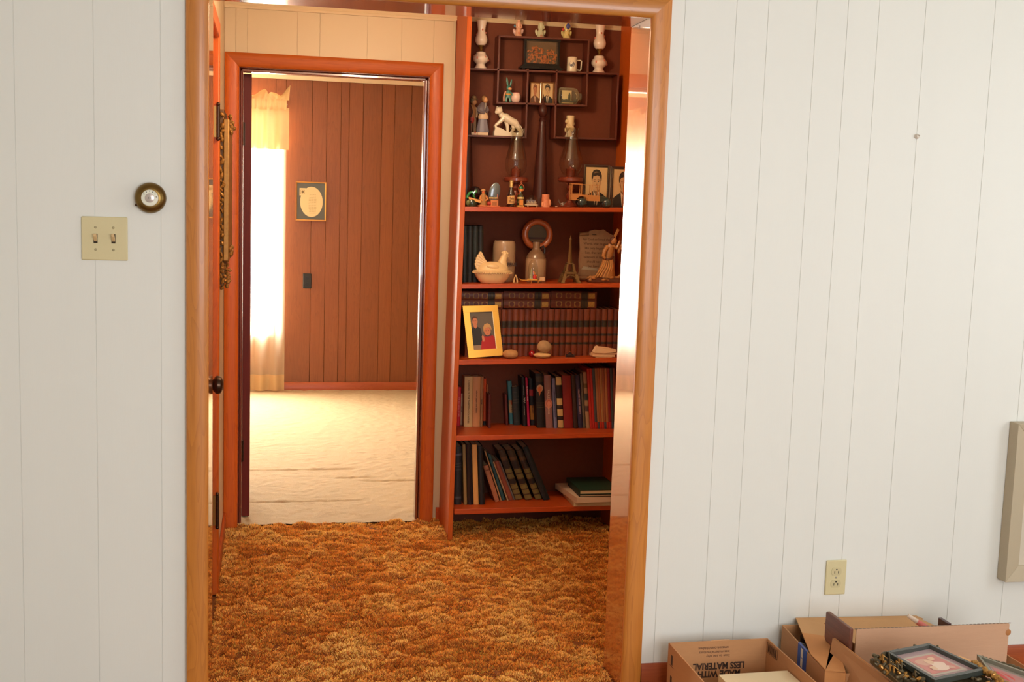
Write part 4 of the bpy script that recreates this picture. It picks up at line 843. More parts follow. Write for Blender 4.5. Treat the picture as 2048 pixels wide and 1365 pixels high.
# two milk glass oil lamps
def oil_lamp(label, u, v):
    F = Fig('oil_lamp', label, 'lamp', u, v, 1.876, 't2', group='milk glass oil lamps', dz=0.0002)
    F.part(F.b().lathe([(13.3, 0), (13, 1.2), (10.2, 5), (8.6, 8), (9, 10), (13.4, 14), (15.2, 18.5), (14.6, 23), (11.4, 27), (9.6, 30), (9.8, 31.5), (6, 33.5), (3, 34)], seg=32, sm=4), 'font', M_milk)
    F.part(F.b().lathe([(3, 34), (3.6, 35), (2.6, 37), (3.4, 39), (4.4, 40), (3.8, 42), (5.6, 44), (6.2, 46.5), (5, 47)], seg=20), 'burner', M_brass)
    c = F.b().lathe([(6.5, 45.5), (8.4, 46.5), (11.2, 51), (12.2, 56), (11.4, 61), (8.6, 68), (7.4, 73), (8, 79), (9.2, 86), (10.4, 92), (9.4, 92.5)], seg=32, sm=4)
    ch = F.part(c, 'chimney', M_milk)
    fl_ = F.b()
    for a, h, r in ((-0.6, 20, 14.6), (0.5, 22, 14.0), (1.3, 17, 14.5), (-1.6, 24, 12.5), (2.2, 20, 14.4)): fl_.blob(r*sin(a), h, 2.2, 2.6, y=-r*cos(a), ry=1.2, seg=8, rings=6)
    F.part(fl_, 'rose_relief', M_rose)
    f2 = F.b()
    for a, h, r in ((0.1, 75, 7.6), (1.5, 70, 8.4), (-1.5, 66, 9.4)): f2.blob(r*sin(a), h, 1.7, 2.0, y=-r*cos(a), ry=1.0, seg=8, rings=6)
    F.part(f2, 'rose_relief', M_rose); return F.t
oil_lamp('white milk glass oil lamp with roses at the side panel end of the curio shelf', 961, 133.5)
oil_lamp('white milk glass oil lamp with roses beyond the white mug', 1197.2, 142.2)
# three small porcelain figures on the top board
def small_angel(label, u, v, robe, trim, wing, extra):
    F = Fig('porcelain_figurine', label, 'figurine', u, v, 1.876, 't1', group='porcelain figurines on the top board', dz=0.0002)
    F.part(F.b().lathe([(8.2, 0), (8.2, 1.6), (7.2, 2.4), (5.6, 8), (5.0, 14), (4.2, 20), (5.2, 24), (4.6, 28), (2, 30)], seg=20, sy=0.8, flute=6, fl=0.05), 'robe', mc(robe, 0.3, coat=0.5))
    F.part(F.b().blob(0, 34, 4, 4.8, seg=14, rings=10), 'head', mc((226, 180, 150), 0.35, coat=0.4))
    F.part(F.b().blob(0.2, 36, 4.4, 4.6, y=1, seg=14, rings=10), 'hair', mc(trim, 0.4))
    w_ = F.b(); w_.blob(-7.6, 10, 3.4, 6.2, y=1.5, ry=1.6, rot=-0.35); w_.blob(7.0, 11, 3.0, 5.6, y=1.5, ry=1.6, rot=0.35); F.part(w_, 'wings' if wing else 'drapery', mc(wing or robe, 0.35, coat=0.4))
    a = F.b().tube([(-4.4, -1, 24), (-5.4, -3.4, 18), (-1.4, -5.0, 16)], [1.7, 1.5, 1.2]); a.tube([(4.4, -1, 24), (5.4, -3.4, 18), (1.4, -5.0, 16)], [1.7, 1.5, 1.2]); F.part(a, 'arms', mc(robe, 0.3))
    for (x_, z_, r_, c_) in extra: F.part(F.b().blob(x_, z_, r_, r_*1.25, y=-4, ry=r_*0.7), 'decoration', mc(c_, 0.35))
small_angel('pink robed porcelain figure with blue and pink drapery on the top board', 1037, 69.4, (222, 170, 140), (150, 90, 50), (206, 170, 160), ((-8.6, 20, 2.2, (90, 130, 150)), (0, 7, 2.6, (214, 140, 110))))
small_angel('pale green robed porcelain figure in the middle of the top board', 1081.4, 71.2, (196, 196, 160), (176, 140, 80), None, ((3.4, 15, 1.6, (90, 90, 60)), (0, 2.0, 3.6, (190, 150, 120))))
small_angel('yellow robed porcelain figure with a blue hood and red flowers on the top board', 1133.4, 73.8, (216, 196, 130), (70, 74, 130), (190, 176, 110), ((-8.4, 17.5, 2.4, (196, 60, 50)), (1.2, 24, 4.4, (70, 74, 140)), (2.2, 8, 1.8, (190, 150, 60))))
# cork diorama
F = Fig('cork_diorama', 'black lacquer framed cork landscape carving behind glass in the curio shelf', 'ornament', 1081, 138.4, 1.862, 't2', dz=0.0002)
M_lac = mat('black_lacquer', (14, 10, 9), 0.3, coat=0.25, spec=0.3)
bs = F.b(); bs.box(-42, 42, -12, 12, 2.2, 6); bs.box(-38, 38, -10, 10, 6, 9.5); [bs.box(x_-3, x_+3, -11, 11, 0, 2.3) for x_ in (-36, 36)]; F.part(bs, 'base', M_lac, bevel=0.0008)
F.part(F.b().box(-35, -30.5, -7, 7, 9.5, 60), 'post', M_lac, bevel=0.0008); F.part(F.b().box(32, 36, -7, 7, 9.5, 58), 'post', M_lac, bevel=0.0008)
F.part(F.b().box(-36, 37, -8, 8, 56, 60.5), 'top_rail', M_lac, bevel=0.0008); F.part(F.b().box(-31, 33, -6, 6, 9.4, 13.4), 'bottom_rail', M_lac)
F.part(F.b().box(-31, 32.5, 5, 6.5, 12, 57), 'backdrop', mc((122, 92, 66)))
ck = F.b(); r_ = random.Random(11)
for k in range(120):
    x_ = r_.uniform(-29, 31); hmax = 34-0.03*(x_+8)**2 if x_ < 6 else 31-0.09*(x_-19)**2; hmax = max(hmax, 8)
    z_ = 13+hmax*r_.random()**0.8; ck.blob(x_, z_, r_.uniform(1.0, 3.0), r_.uniform(0.9, 2.6), y=r_.uniform(-1, 4), ry=1.5, seg=6, rings=4, rot=r_.uniform(-1, 1))
for x_ in (-22, -10, 0, 14, 25): ck.tube([(x_, 1, 13), (x_+2, 1, 22), (x_+1, 1, 32)], [1.0, 0.8, 0.4], 5)
ck.lathe([(6, 0), (0.5, 5), (4.4, 5.2), (0.4, 9.5)], x=-10, z=34, y=1, seg=6); ck.lathe([(5, 0), (0.5, 4), (3.6, 4.2), (0.4, 8)], x=19, z=31, y=1, seg=6)
ckp = F.part(ck, 'cork_carving', mat('cork', (206, 118, 60), 0.7, noise=0.3, nscale=500)); ckp['kind'] = 'stuff'
F.part(F.b().box(-30.5, 32, -5.6, -5.2, 13, 56), 'pane', M_gl)
# white mug
F = Fig('mug', 'white mug with a round grey emblem in the curio shelf', 'mug', 1143.6, 140.4, 1.870, 't2', dz=0.0002)
F.part(F.b().lathe([(9.6, 0), (9.9, 1), (9.6, 27.4), (9.1, 28.2), (8.5, 28), (8.4, 5)], seg=28), 'body', M_porc)
F.part(F.b().tube([(9, 0, 22.5), (17, 0, 23), (19, 0, 21.6), (18, 0, 5.6), (16.6, 0, 4), (9, 0, 4.6)], 1.35, 8), 'handle', M_porc)
em = F.b(); 
def onb(a0, z0_, r_, off, n=18): return [( (9.75+off)*sin(a0+ (r_*cos(q))/9.75), -(9.75+off)*cos(a0+(r_*cos(q))/9.75), z0_+r_*sin(q)) for q in [2*pi*i/n for i in range(n)]]
em.face(onb(-0.30, 13.5, 6.2, 0.08)); em.mi = 1; em.face(onb(-0.30, 13.5, 4.6, 0.14)); em.mi = 0; em.face(onb(-0.35, 12.0, 2.6, 0.2)); em.face(onb(-0.05, 15.0, 1.5, 0.2))
F.part(em, 'emblem', [mc((96, 92, 96)), mc((176, 166, 156))])
# rabbit egg cup
F = Fig('rabbit_egg_cup', 'green glazed rabbit figurine beside its white egg shaped cup', 'figurine', 1016, 204, 1.872, 't3', dz=0.0002)
G_ = mc((78, 132, 116), 0.3, coat=0.6)
F.part(F.b().lathe([(5, 9), (6, 14), (5.4, 20), (3.4, 23)], seg=14, sy=0.8), 'torso', G_)
lg = F.b().tube([(-3, -1, 10), (-3.8, -1.5, 5), (-3.6, -2, 0.8)], [2.6, 2.2, 2.2]); lg.tube([(3, -1, 10), (3.8, -1.5, 5), (4, -2, 0.8)], [2.6, 2.2, 2.2]); lg.blob(-4, 1.4, 2.6, 1.5, y=-3, ry=3.2); lg.blob(4.4, 1.4, 2.6, 1.5, y=-3, ry=3.2); F.part(lg, 'legs', G_)
F.part(F.b().lathe([(5.6, 0), (5.9, 1.4), (5.6, 2.6)], z=14.5, seg=16, sy=0.85), 'belt', mc((214, 150, 50)))
F.part(F.b().blob(1, 28, 5.4, 6), 'head', G_)
mz = F.b().blob(2.2, 26.4, 4.2, 2.9, y=-3.4, ry=3); F.part(mz, 'muzzle', mc((222, 160, 110), 0.4))
ey = F.b().blob(0.2, 30.0, 1.0, 1.5, y=-4.9, ry=0.6); ey.blob(3.2, 30.0, 1.0, 1.5, y=-4.7, ry=0.6); F.part(ey, 'eyes', mc((30, 30, 30), 0.2))
F.part(F.b().blob(-2.6, 39.5, 2.2, 9.2, ry=1.3, rot=-0.16), 'ear', G_); F.part(F.b().blob(4.8, 38, 2.0, 7.6, ry=1.3, rot=0.18), 'ear', G_)
am = F.b().tube([(-5, -1, 21), (-8, -1, 16), (-9, -2, 10), (-8.5, -2, 2)], [1.8, 1.8, 1.7, 2.0]); F.part(am, 'arm', mc((206, 150, 120), 0.4)); am = F.b().tube([(4.4, -1, 20), (7.5, -3, 17), (8, -3, 13)], [1.7, 1.5, 1.3]); F.part(am, 'arm', G_)
F.part(F.b().lathe([(4.6, 0), (7.2, 2.4), (9.4, 8), (9.6, 13), (8.2, 18.2), (7.6, 19.4), (7.0, 18.4), (8.2, 12)], x=15.5, y=1, seg=22), 'cup', mc((236, 200, 182), 0.25, coat=0.6))
F.part(F.b().lathe([(7.9, 18.6), (7.9, 19.8), (7.2, 19.8)], x=15.5, y=1, seg=22), 'cup_rim', mc((206, 110, 100), 0.35))

# ---- photographs printed flat: layered outlines ------------------------------
def ell(cx, cz, rx, rz, n=18, a0=0, a1=2*pi): return [(cx+rx*cos(a0+(a1-a0)*i/(n if a1-a0 < 6.2 else n)), cz+rz*sin(a0+(a1-a0)*i/n)) for i in range(n+(1 if a1-a0 < 6.2 else 0))]
def portrait(b, x0, x1, z0, z1, y, flip=1, lean=0.0):
    """man in a suit; materials: 0 backdrop 1 suit 2 shirt 3 skin 4 hair 5 tie 6 shade"""
    w = x1-x0; h = z1-z0; P = lambda q: [((x0+x1)/2+flip*(a-0.5)*w, z0+c*h) for a, c in q]; k = [0]
    def ly(mi, q):
        k[0] += 1; b.mi = mi; p = P(q); p = p if flip > 0 else p[::-1]; yy = y-0.012*k[0]*max(1, w/20.0)
        b.face([(a, yy, c) for a, c in p])
    ly(0, [(0, 0), (1, 0), (1, 1), (0, 1)])
    ly(1, [(0.0, 0), (0.0, 0.20), (0.16, 0.29), (0.36, 0.37), (0.62, 0.37), (0.84, 0.28), (1.0, 0.2), (1.0, 0)])
    ly(2, [(0.36, 0.37), (0.46, 0.0), (0.56, 0.0), (0.64, 0.37)])
    ly(5, [(0.475, 0.29), (0.46, 0.0), (0.54, 0.0), (0.535, 0.29), (0.505, 0.32)])
    ly(6, [(0.37, 0.36), (0.50, 0.27), (0.64, 0.37), (0.64, 0.50), (0.37, 0.50)])
    ly(3, [(a, c) for a, c in ell(0.5, 0.60, 0.200, 0.235, 20)])
    ly(4, [(0.285, 0.62), (0.26, 0.74), (0.275, 0.84), (0.34, 0.915), (0.46, 0.945), (0.59, 0.935), (0.69, 0.88), (0.74, 0.79), (0.74, 0.68), (0.715, 0.58), (0.69, 0.60), (0.685, 0.69), (0.64, 0.765), (0.52, 0.79), (0.42, 0.765), (0.35, 0.775), (0.32, 0.70)])
    ly(6, [(0.34, 0.84), (0.46, 0.89), (0.62, 0.87), (0.50, 0.86)])
    ly(3, ell(0.715, 0.585, 0.028, 0.055, 10))
    ly(6, [(0.36, 0.655), (0.46, 0.665), (0.46, 0.68), (0.37, 0.675)]); ly(6, [(0.54, 0.665), (0.64, 0.65), (0.64, 0.668), (0.54, 0.682)])
    ly(4, ell(0.42, 0.628, 0.030, 0.014, 8)); ly(4, ell(0.588, 0.625, 0.030, 0.014, 8))
    ly(6, [(0.51, 0.62), (0.54, 0.535), (0.47, 0.53), (0.48, 0.545), (0.51, 0.548)])
    ly(6, [(0.43, 0.475), (0.50, 0.468), (0.575, 0.48), (0.50, 0.455)])
    ly(6, [(0.60, 0.42), (0.685, 0.56), (0.675, 0.66), (0.64, 0.55)])
PM = [mc((206, 176, 124)), mc((46, 42, 36)), mc((216, 196, 160)), mc((196, 160, 112)), mc((50, 40, 32)), mc((36, 30, 28)), mc((136, 104, 72))]
PM2 = [mc((200, 164, 116)), mc((98, 62, 38)), mc((206, 176, 136)), mc((176, 112, 72)), mc((120, 72, 44)), mc((120, 50, 36)), mc((140, 84, 54))]
def leaf(F, x0, x1, z0, z1, y, fw, fm, pm, flip=1, glass=False, ang=0):
    """one leaf of a hinged photo frame"""
    fr_ = F.b(); fr_.box(x0, x0+fw, y-1.2, y+1.2, z0, z1).box(x1-fw, x1, y-1.2, y+1.2, z0, z1).box(x0+fw, x1-fw, y-1.2, y+1.2, z0, z0+fw).box(x0+fw, x1-fw, y-1.2, y+1.2, z1-fw, z1)
    fo = F.part(fr_, 'frame', fm, bevel=0.0004)
    F.part(F.b().box(x0+fw*0.6, x1-fw*0.6, y+0.2, y+1.1, z0+fw*0.6, z1-fw*0.6), 'back', mc((60, 40, 28)))
    pb = F.b(); portrait(pb, x0+fw, x1-fw, z0+fw, z1-fw, y+0.1, flip); F.part(pb, 'photo', pm, smooth=False)
F = Fig('double_photo_frame', 'small hinged brass frame with two sepia portraits of men in suits in the curio shelf', 'photo frame', 1082, 205, 1.868, 't3', dz=0.0004)
BR_ = mat('dark_brass', (128, 84, 46), 0.35, metal=0.7)
leaf(F, -22.5, -2.5, 0, 40, 0, 1.6, BR_, PM2); leaf(F, -0.5, 24.8, 0, 41.5, 0, 1.9, BR_, PM)
F.part(F.b().tube([(-1.6, -1, 0.5), (-1.6, -1, 39)], 1.1, 8), 'hinge', mat('pale_brass', (206, 190, 150), 0.25, metal=0.7))
# bottle with a scene
F = Fig('scene_bottle', 'clear glass bottle lying on its side with a lighthouse scene inside', 'bottle', 1138, 208.4, 1.868, 't3', dz=0.0002)
bt = F.b(); pr = [(-22, 3), (-22.5, 10), (-21, 14.6), (-17, 16), (8, 16), (14, 14.5), (17.5, 9), (18.5, 6), (22.5, 5.6), (23.5, 6.2), (23.5, 4.4)]
vs = []; fs = []; sg = 24
for x_, r in pr:
    for j in range(sg): vs.append((x_, r*0.8*cos(2*pi*j/sg), 16+r*sin(2*pi*j/sg)))
for i in range(len(pr)-1):
    for j in range(sg): k = (j+1) % sg; fs.append((i*sg+j, i*sg+k, (i+1)*sg+k, (i+1)*sg+j))
fs.append(tuple(range(sg-1, -1, -1))); bt.add(vs, fs)
M_bg = bpy.data.materials.new('greenish_glass'); M_bg.use_nodes = True; nt = M_bg.node_tree; nt.nodes.clear(); o_ = nt.nodes.new('ShaderNodeOutputMaterial'); m1 = nt.nodes.new('ShaderNodeMixShader'); m2 = nt.nodes.new('ShaderNodeMixShader'); tr = nt.nodes.new('ShaderNodeBsdfTransparent'); tr.inputs[0].default_value = (0.9, 0.95, 0.85, 1); df = nt.nodes.new('ShaderNodeBsdfDiffuse'); df.inputs[0].default_value = lin((224, 210, 176)); g_ = nt.nodes.new('ShaderNodeBsdfGlossy'); g_.inputs[1].default_value = 0.04; lw = nt.nodes.new('ShaderNodeLayerWeight'); lw.inputs[0].default_value = 0.28
nt.links.new(lw.outputs['Facing'], m1.inputs[0]); nt.links.new(tr.outputs[0], m1.inputs[1]); nt.links.new(df.outputs[0], m1.inputs[2]); m2.inputs[0].default_value = 0.08; nt.links.new(m1.outputs[0], m2.inputs[1]); nt.links.new(g_.outputs[0], m2.inputs[2]); nt.links.new(m2.outputs[0], o_.inputs[0])
F.part(bt, 'glass', M_bg)
F.part(F.b().box(-14, 5, 2, 3, 3, 27), 'backdrop', mc((240, 212, 164)))
sc_ = F.b().prism([(-2.6, 4), (2.6, 4), (1.8, 18), (0, 23), (-1.8, 18)], -2, 1); sc_.prism([(-16, 3.4), (8, 3.4), (8, 8), (2, 7), (-6, 10), (-12, 8.5), (-16, 12)], -3, 0); sc_.prism([(6, 5), (14, 5), (13, 12), (9, 9)], -2, 1); F.part(sc_, 'lighthouse_scene', mc((70, 72, 62)))
F.part(F.b().box(-15, 8, -4, 5, 1.6, 3.4), 'sand', mc((214, 170, 110))); F.part(F.b().tube([(9+6*cos(a), -1, 16+7*sin(a)) for a in np.linspace(-1.4, 1.2, 8)], 0.7, 6), 'sail', mc((200, 180, 150)))

# ---- standing porcelain couple -------------------------------------------------
def person_fig(label, u, v, Y, H, woman):
    F = Fig('porcelain_couple_figure', label, 'figurine', u, v, Y, 't4', dz=0.0002)
    F.part(F.b().box(-11, 11, -8, 8, 0, 6) if woman else F.b().box(-9, 11, -8, 8, 0, 6), 'base', mc((214, 184, 148), 0.4, coat=0.3), bevel=0.002)
    st_ = F.b().blob(-2.5, 9.6, 5.0, 1.8, y=-6, ry=2) if woman else F.b().blob(6, 5, 2.4, 2, y=-7, ry=1.4); F.part(st_, 'base_flowers', mc((196, 60, 46)))
    if woman:
        F.part(F.b().lathe([(12.4, 6), (12.8, 9), (11.4, 16), (9.6, 24), (8.6, 31), (7.8, 35)], seg=28, sy=0.75, flute=9, fl=0.05), 'skirt', mc((128, 122, 132), 0.45))
        F.part(F.b().lathe([(9.8, 32), (10.4, 36), (8.6, 42), (8.8, 46)], x=1, seg=20, sy=0.72), 'apron', mc((214, 180, 142), 0.45))
        F.part(F.b().lathe([(9.2, 42), (11.2, 47), (10.8, 53), (8, 59), (3.6, 63), (3, 64)], x=-1, seg=20, sy=0.65), 'shawl', mc((104, 90, 92), 0.5))
        a_ = F.b().tube([(-8.6, -1, 56), (-10.6, -4, 48), (-4, -8, 44), (2, -8, 43)], [2.8, 2.8, 2.2, 1.8]); a_.tube([(7.4, -1, 56), (9.4, -4, 49), (5, -8, 45)], [2.6, 2.6, 2]); F.part(a_, 'arms', mc((112, 96, 96), 0.5))
        F.part(F.b().blob(4.4, 69, 4.8, 6.2, ry=4.8), 'head', mc((206, 150, 100), 0.4)); F.part(F.b().blob(2.2, 71.4, 5.4, 6.4, y=1.4, ry=5), 'hair', mc((150, 110, 66), 0.5))
        F.part(F.b().tube([(4.4, -3.4, 62.5), (3.6, -5.6, 56), (2.4, -6.4, 50)], [2.2, 1.8, 1.2]), 'scarf', mc((150, 140, 128)))
    else:
        lg = F.b().tube([(-2, 0, 34), (-3, 0, 20), (-3, 0, 6)], [5, 4.2, 3.6]); lg.tube([(4, 0, 34), (5, -1, 20), (5.6, -1, 6)], [5, 4.2, 3.6]); F.part(lg, 'legs', mc((124, 100, 78), 0.5))
        F.part(F.b().lathe([(8.4, 30), (8.0, 38), (8.6, 48), (7.6, 55), (3, 59.5)], seg=18, sy=0.65), 'jacket', mc((140, 96, 54), 0.5))
        a_ = F.b().tube([(-7, 0, 54), (-9.2, -2, 46), (-4, -6, 36), (0, -7, 34)], [2.8, 2.6, 2, 1.8]); a_.tube([(7.6, 0, 54), (9.4, -2, 44), (8, -5, 34)], [2.8, 2.5, 1.8]); F.part(a_, 'arms', mc((150, 124, 96), 0.5))
        F.part(F.b().blob(-1, 30, 5, 7.4, y=-6, ry=2.4), 'bag', mc((156, 46, 34), 0.5))
        F.part(F.b().blob(4, 64.5, 4.8, 6.4, ry=4.8), 'head', mc((170, 124, 84), 0.45)); F.part(F.b().blob(1.4, 67, 5.8, 6.4, y=1.2, ry=5.4), 'hair', mc((122, 98, 66), 0.5))
        F.part(F.b().lathe([(8.4, 0), (8.0, 1), (5, 2), (4.6, 6), (1, 7.6)], x=3, z=69.5, seg=18, sy=0.85), 'hat', mc((134, 110, 72), 0.5))
    nb_ = F.b().blob((9.0 if woman else 8.6), (68.4 if woman else 64), 0.9, 1.2, y=-1.2, ry=1.0); F.part(nb_, 'nose', mc((196, 140, 96), 0.4))
    return F
person_fig('porcelain man with a hat and red bag standing beside the woman figure', 943, 267.6, 1.878, 80, False)
person_fig('porcelain woman in grey-blue skirt and shawl standing beside the man figure', 964.5, 268.6, 1.872, 78, True)
# white big cat on a rock
F = Fig('panther_figurine', 'white porcelain big cat striding over a rock', 'figurine', 1015, 269.6, 1.872, 't4', dz=0.0002)
rk = F.b().prism([(-28, 0), (29, 0), (30, 7), (24, 9), (16, 7), (8, 9), (0, 8), (-8, 12), (-14, 15), (-22, 17), (-25, 22), (-28, 20), (-26, 14), (-28, 8)], -7, 8)
F.part(rk, 'rock', M_porc, bevel=0.002)
bd = F.b().tube([(-13, 0, 40), (-6, 0, 37), (4, 0, 31), (14, 0, 27), (20, 0, 21)], [5.4, 8.6, 7.6, 7.4, 5.0], 12); F.part(bd, 'body', M_porc)
F.part(F.b().tube([(-12, 0, 38), (-16, -1, 46), (-18, -2, 50)], [6, 5, 4.6], 12).blob(-19, 49, 7.4, 7.4, y=-3, ry=6.6).blob(-23.4, 45.6, 4.2, 4, y=-5, ry=4).blob(-14.6, 55, 1.8, 2, y=0, ry=1).blob(-22, 55.4, 1.8, 2, y=0, ry=1), 'head', M_porc)
for pts, rr in ((((-10, -3, 34), (-18, -3, 26), (-25, -3, 20)), (5, 3.4, 2.8)), (((-4, 3, 32), (0, 3, 20), (1, 3, 8)), (5, 3.6, 3.0)), (((16, -3, 24), (22, -3, 15), (27, -3, 8)), (6, 4, 2.8)), (((12, 3, 24), (12, 3, 14), (8, 3, 8)), (5.4, 3.4, 2.8))): F.part(F.b().tube(pts, list(rr), 10), 'leg', M_porc)
F.part(F.b().tube([(20, 0, 26), (26, 0, 20), (30, 0, 13), (30, 0, 8)], [1.6, 1.4, 1.4, 1.8], 8), 'tail', M_porc)
# cream cherub cup
F = Fig('cherub_cup', 'cream porcelain cup held by a cherub in the curio shelf corner', 'figurine', 1138, 274.4, 1.878, 't5', dz=0.0002)
F.part(F.b().lathe([(8, 0), (8.6, 2), (6, 6), (5.6, 14)], seg=18), 'base', M_porc)
F.part(F.b().lathe([(6.4, 14), (7, 22), (7.4, 30), (7.8, 41.5), (7.0, 41.6), (6.6, 36)], x=1.4, seg=18), 'cup', mc((226, 206, 160), 0.35, coat=0.4))
ch = F.b().blob(-3, 20, 5.6, 8, y=-4, ry=4, rot=0.3).blob(-6.6, 30, 3.6, 4.2, y=-4, ry=3.4).blob(4, 18, 5, 6, y=-4, ry=3.4, rot=-0.6).blob(-7.5, 14, 3, 5, y=-3).blob(6.4, 26, 3, 5, y=-2).tube([(-7, -5, 24), (-1, -8, 20), (6, -6, 12)], [2.2, 2.2, 1.8], 8); F.part(ch, 'cherub', mc((214, 192, 146), 0.35, coat=0.4))
# ---- shelf a: tall turned finials, hurricane lamps and souvenirs ----------------
M_fin = wood('dark_turned_wood', (66, 28, 20), (40, 16, 12), rough=0.45, coat=0.12, coat_rough=0.1, cath=0.05, spec=0.3)
def finial(label, u, Y):
    F = Fig('turned_finial', label, 'ornament', u, 414, Y, 'a', group='tall turned finials', dz=0.0002)
    F.part(F.b().lathe([(15, 0), (15.2, 2), (14.6, 14), (13.4, 40), (11.4, 80), (9.4, 115), (7.6, 142), (6.2, 160), (5.9, 163)], seg=28), 'shaft', M_fin)
    F.part(F.b().lathe([(5.9, 163), (7.0, 164.5), (7.0, 166), (5.4, 167.5), (6.2, 169), (5.6, 170.5), (4.6, 172)], seg=24), 'collar', M_fin)
    F.part(F.b().lathe([(4.6, 172), (7.6, 176), (9.4, 182), (9.0, 187), (6.4, 194), (3.6, 200), (1.8, 206), (0.8, 213), (0.3, 216)], seg=24), 'bulb', M_fin)
finial('tall dark turned finial standing in the middle of the knick-knack shelf', 1079, 1.845)
finial('tall dark turned finial half hidden behind the side panel edge', 931, 1.860)
M_hold = wood('lamp_holder_wood', (120, 52, 32), (80, 32, 22), rough=0.3, coat=0.6, cath=0.05)
def hurricane(label, u, Y, k=1.0):
    F = Fig('hurricane_lamp', label, 'candle lamp', u, 414.5, Y, 'a', group='hurricane candle lamps', dz=0.0002)
    F.part(F.b().lathe([(17, 0), (17.5, 2), (14, 5), (7, 8), (5, 12), (8.5, 18), (8.8, 22), (5.2, 27), (4.6, 31), (8, 36), (6, 41), (5.2, 44), (9, 46), (22, 47.5), (24.5, 50), (24.5, 55), (22.5, 57), (16, 57.4), (9, 57.6)], seg=32), 'holder', M_hold)
    F.part(F.b().lathe([(8.5, 57.6), (9.4, 62), (9.2, 70), (10.2, 72), (9, 73.5), (6, 73.5)], seg=24), 'candle_cup', M_hold)
    F.part(F.b().lathe([(10, 58.5), (15, 62), (19.5, 69), (21.4 if k == 1 else 23.5, 80), (20.6 if k == 1 else 22.6, 92), (17, 108), (12.6, 126), (10.6, 138), (11.4, 145), (14.2, 152), (13.7, 151.6), (11, 145), (10.2, 138), (12.2, 126), (16.6, 108), (20, 92)], seg=36, caps=False), 'glass_chimney', M_gl)
    F.part(F.b().lathe([(4, 73), (4.2, 74), (4, 77), (1, 78)], seg=14), 'candle', mc((120, 50, 34), 0.4))
hurricane('dark wooden hurricane lamp with a clear glass chimney behind the label bottle', 1029.5, 1.800)
hurricane('dark wooden hurricane lamp with a clear glass chimney next to the big portraits', 1139, 1.800, 2)
# big double portrait frame
F = Fig('double_portrait_frame', 'large hinged double frame with black and white portraits of young men beside the toy truck', 'photo frame', 1192, 413.5, 1.790, 'a', dz=0.0003)
SB = mat('beaded_silver', (150, 140, 116), 0.3, metal=0.7); DK = mc((58, 32, 24), 0.4, coat=0.4)
def bigleaf(x0, x1, z0, z1, ang, flip):
    fr_ = F.b(); fr_.box(x0, x0+2.4, -1.6, 1.6, z0, z1).box(x1-2.4, x1, -1.6, 1.6, z0, z1).box(x0+2.4, x1-2.4, -1.6, 1.6, z0, z0+2.6).box(x0+2.4, x1-2.4, -1.6, 1.6, z1-3.4, z1)
    fo = F.part(fr_, 'frame', DK, bevel=0.0005)
    F.part(F.b().box(x0+1, x1-1, 0.4, 1.4, z0+1, z1-1), 'back', mc((50, 36, 28)))
    pb = F.b(); portrait(pb, x0+4.8, x1-4.8, z0+4, z1-5, 0.1, flip); F.part(pb, 'photo', PM, smooth=False)
    bd = F.b()
    for zz in np.arange(z0+2.5, z1-3, 2.2):
        for xx in (x0+3.6, x1-3.6): bd.blob(xx, zz, 0.75, 1.05, y=-1.4, ry=0.7, seg=6, rings=4)
    for xx in (x0+1.2, x1-1.2): bd.tube([(xx, -1.8, z0+1), (xx, -1.8, z1-1)], 0.45, 5)
    q_ = F.part(bd, 'beading', SB); q_['kind'] = 'stuff'
bigleaf(-27, 25, 0, 81, 0, 1); bigleaf(28, 80, 0, 79, 0, -1)
F.part(F.b().tube([(26.4, -0.5, 1), (26.4, -0.5, 79)], 1.0, 8), 'hinge', SB)
# wooden toy truck with marble wheels
F = Fig('toy_truck', 'wooden toy truck with an open roof frame and dark marble wheels', 'toy', 1168, 416, 1.690, 'a', dz=0.0002)
TW = wood('truck_wood', (186, 124, 64), (150, 92, 44), rough=0.5, coat=0.1, along='x', cath=0.1)
bdy = [(-28, 13), (-18, 13), (-16, 17), (-12, 20.5), (-6, 21.5), (0, 20.5), (4, 17), (7, 12.5), (29, 12.5), (29, 23.5), (-28, 24.5)]
F.part(F.b().prism(bdy, -8, -6.2), 'side_board', TW); F.part(F.b().prism(bdy, 6.2, 8), 'side_board', TW); F.part(F.b().box(-28, 29, -6.2, 6.2, 13, 15), 'bed', TW)
for x_ in (-27.4, -8.0, 12.4, 27.6):
    for y_ in (-7.3, 7.3): F.part(F.b().box(x_-0.8, x_+0.8, y_-0.8, y_+0.8, 24, 43.4), 'roof_post', TW)
F.part(F.b().box(-28.6, -7, -8, 8, 43.4, 45), 'roof', TW); F.part(F.b().box(-7, 28.8, -8, -6.4, 42.6, 43.8), 'roof_rail', TW); F.part(F.b().box(-7, 28.8, 6.4, 8, 42.6, 43.8), 'roof_rail', TW); F.part(F.b().box(-27, -9, -7.6, -6.8, 26, 27), 'slat', TW)
F.part(F.b().prism([(29, 12), (49, 10), (51, 15), (48, 20), (38, 22), (29, 23)], -6, 6), 'bonnet', mc((40, 46, 36), 0.4, coat=0.4), bevel=0.0006)
MB_ = mat('dark_marble_glass', (30, 48, 46), 0.06, coat=1.0, noise=0.5, nscale=120)
for x_, y_ in ((-6, -9), (44, -9), (-6, 9), (44, 9)): F.part(F.b().blob(x_, 9.4, 9.2, 9.4, y=y_, ry=5.2, seg=20, rings=14), 'wheel', MB_)
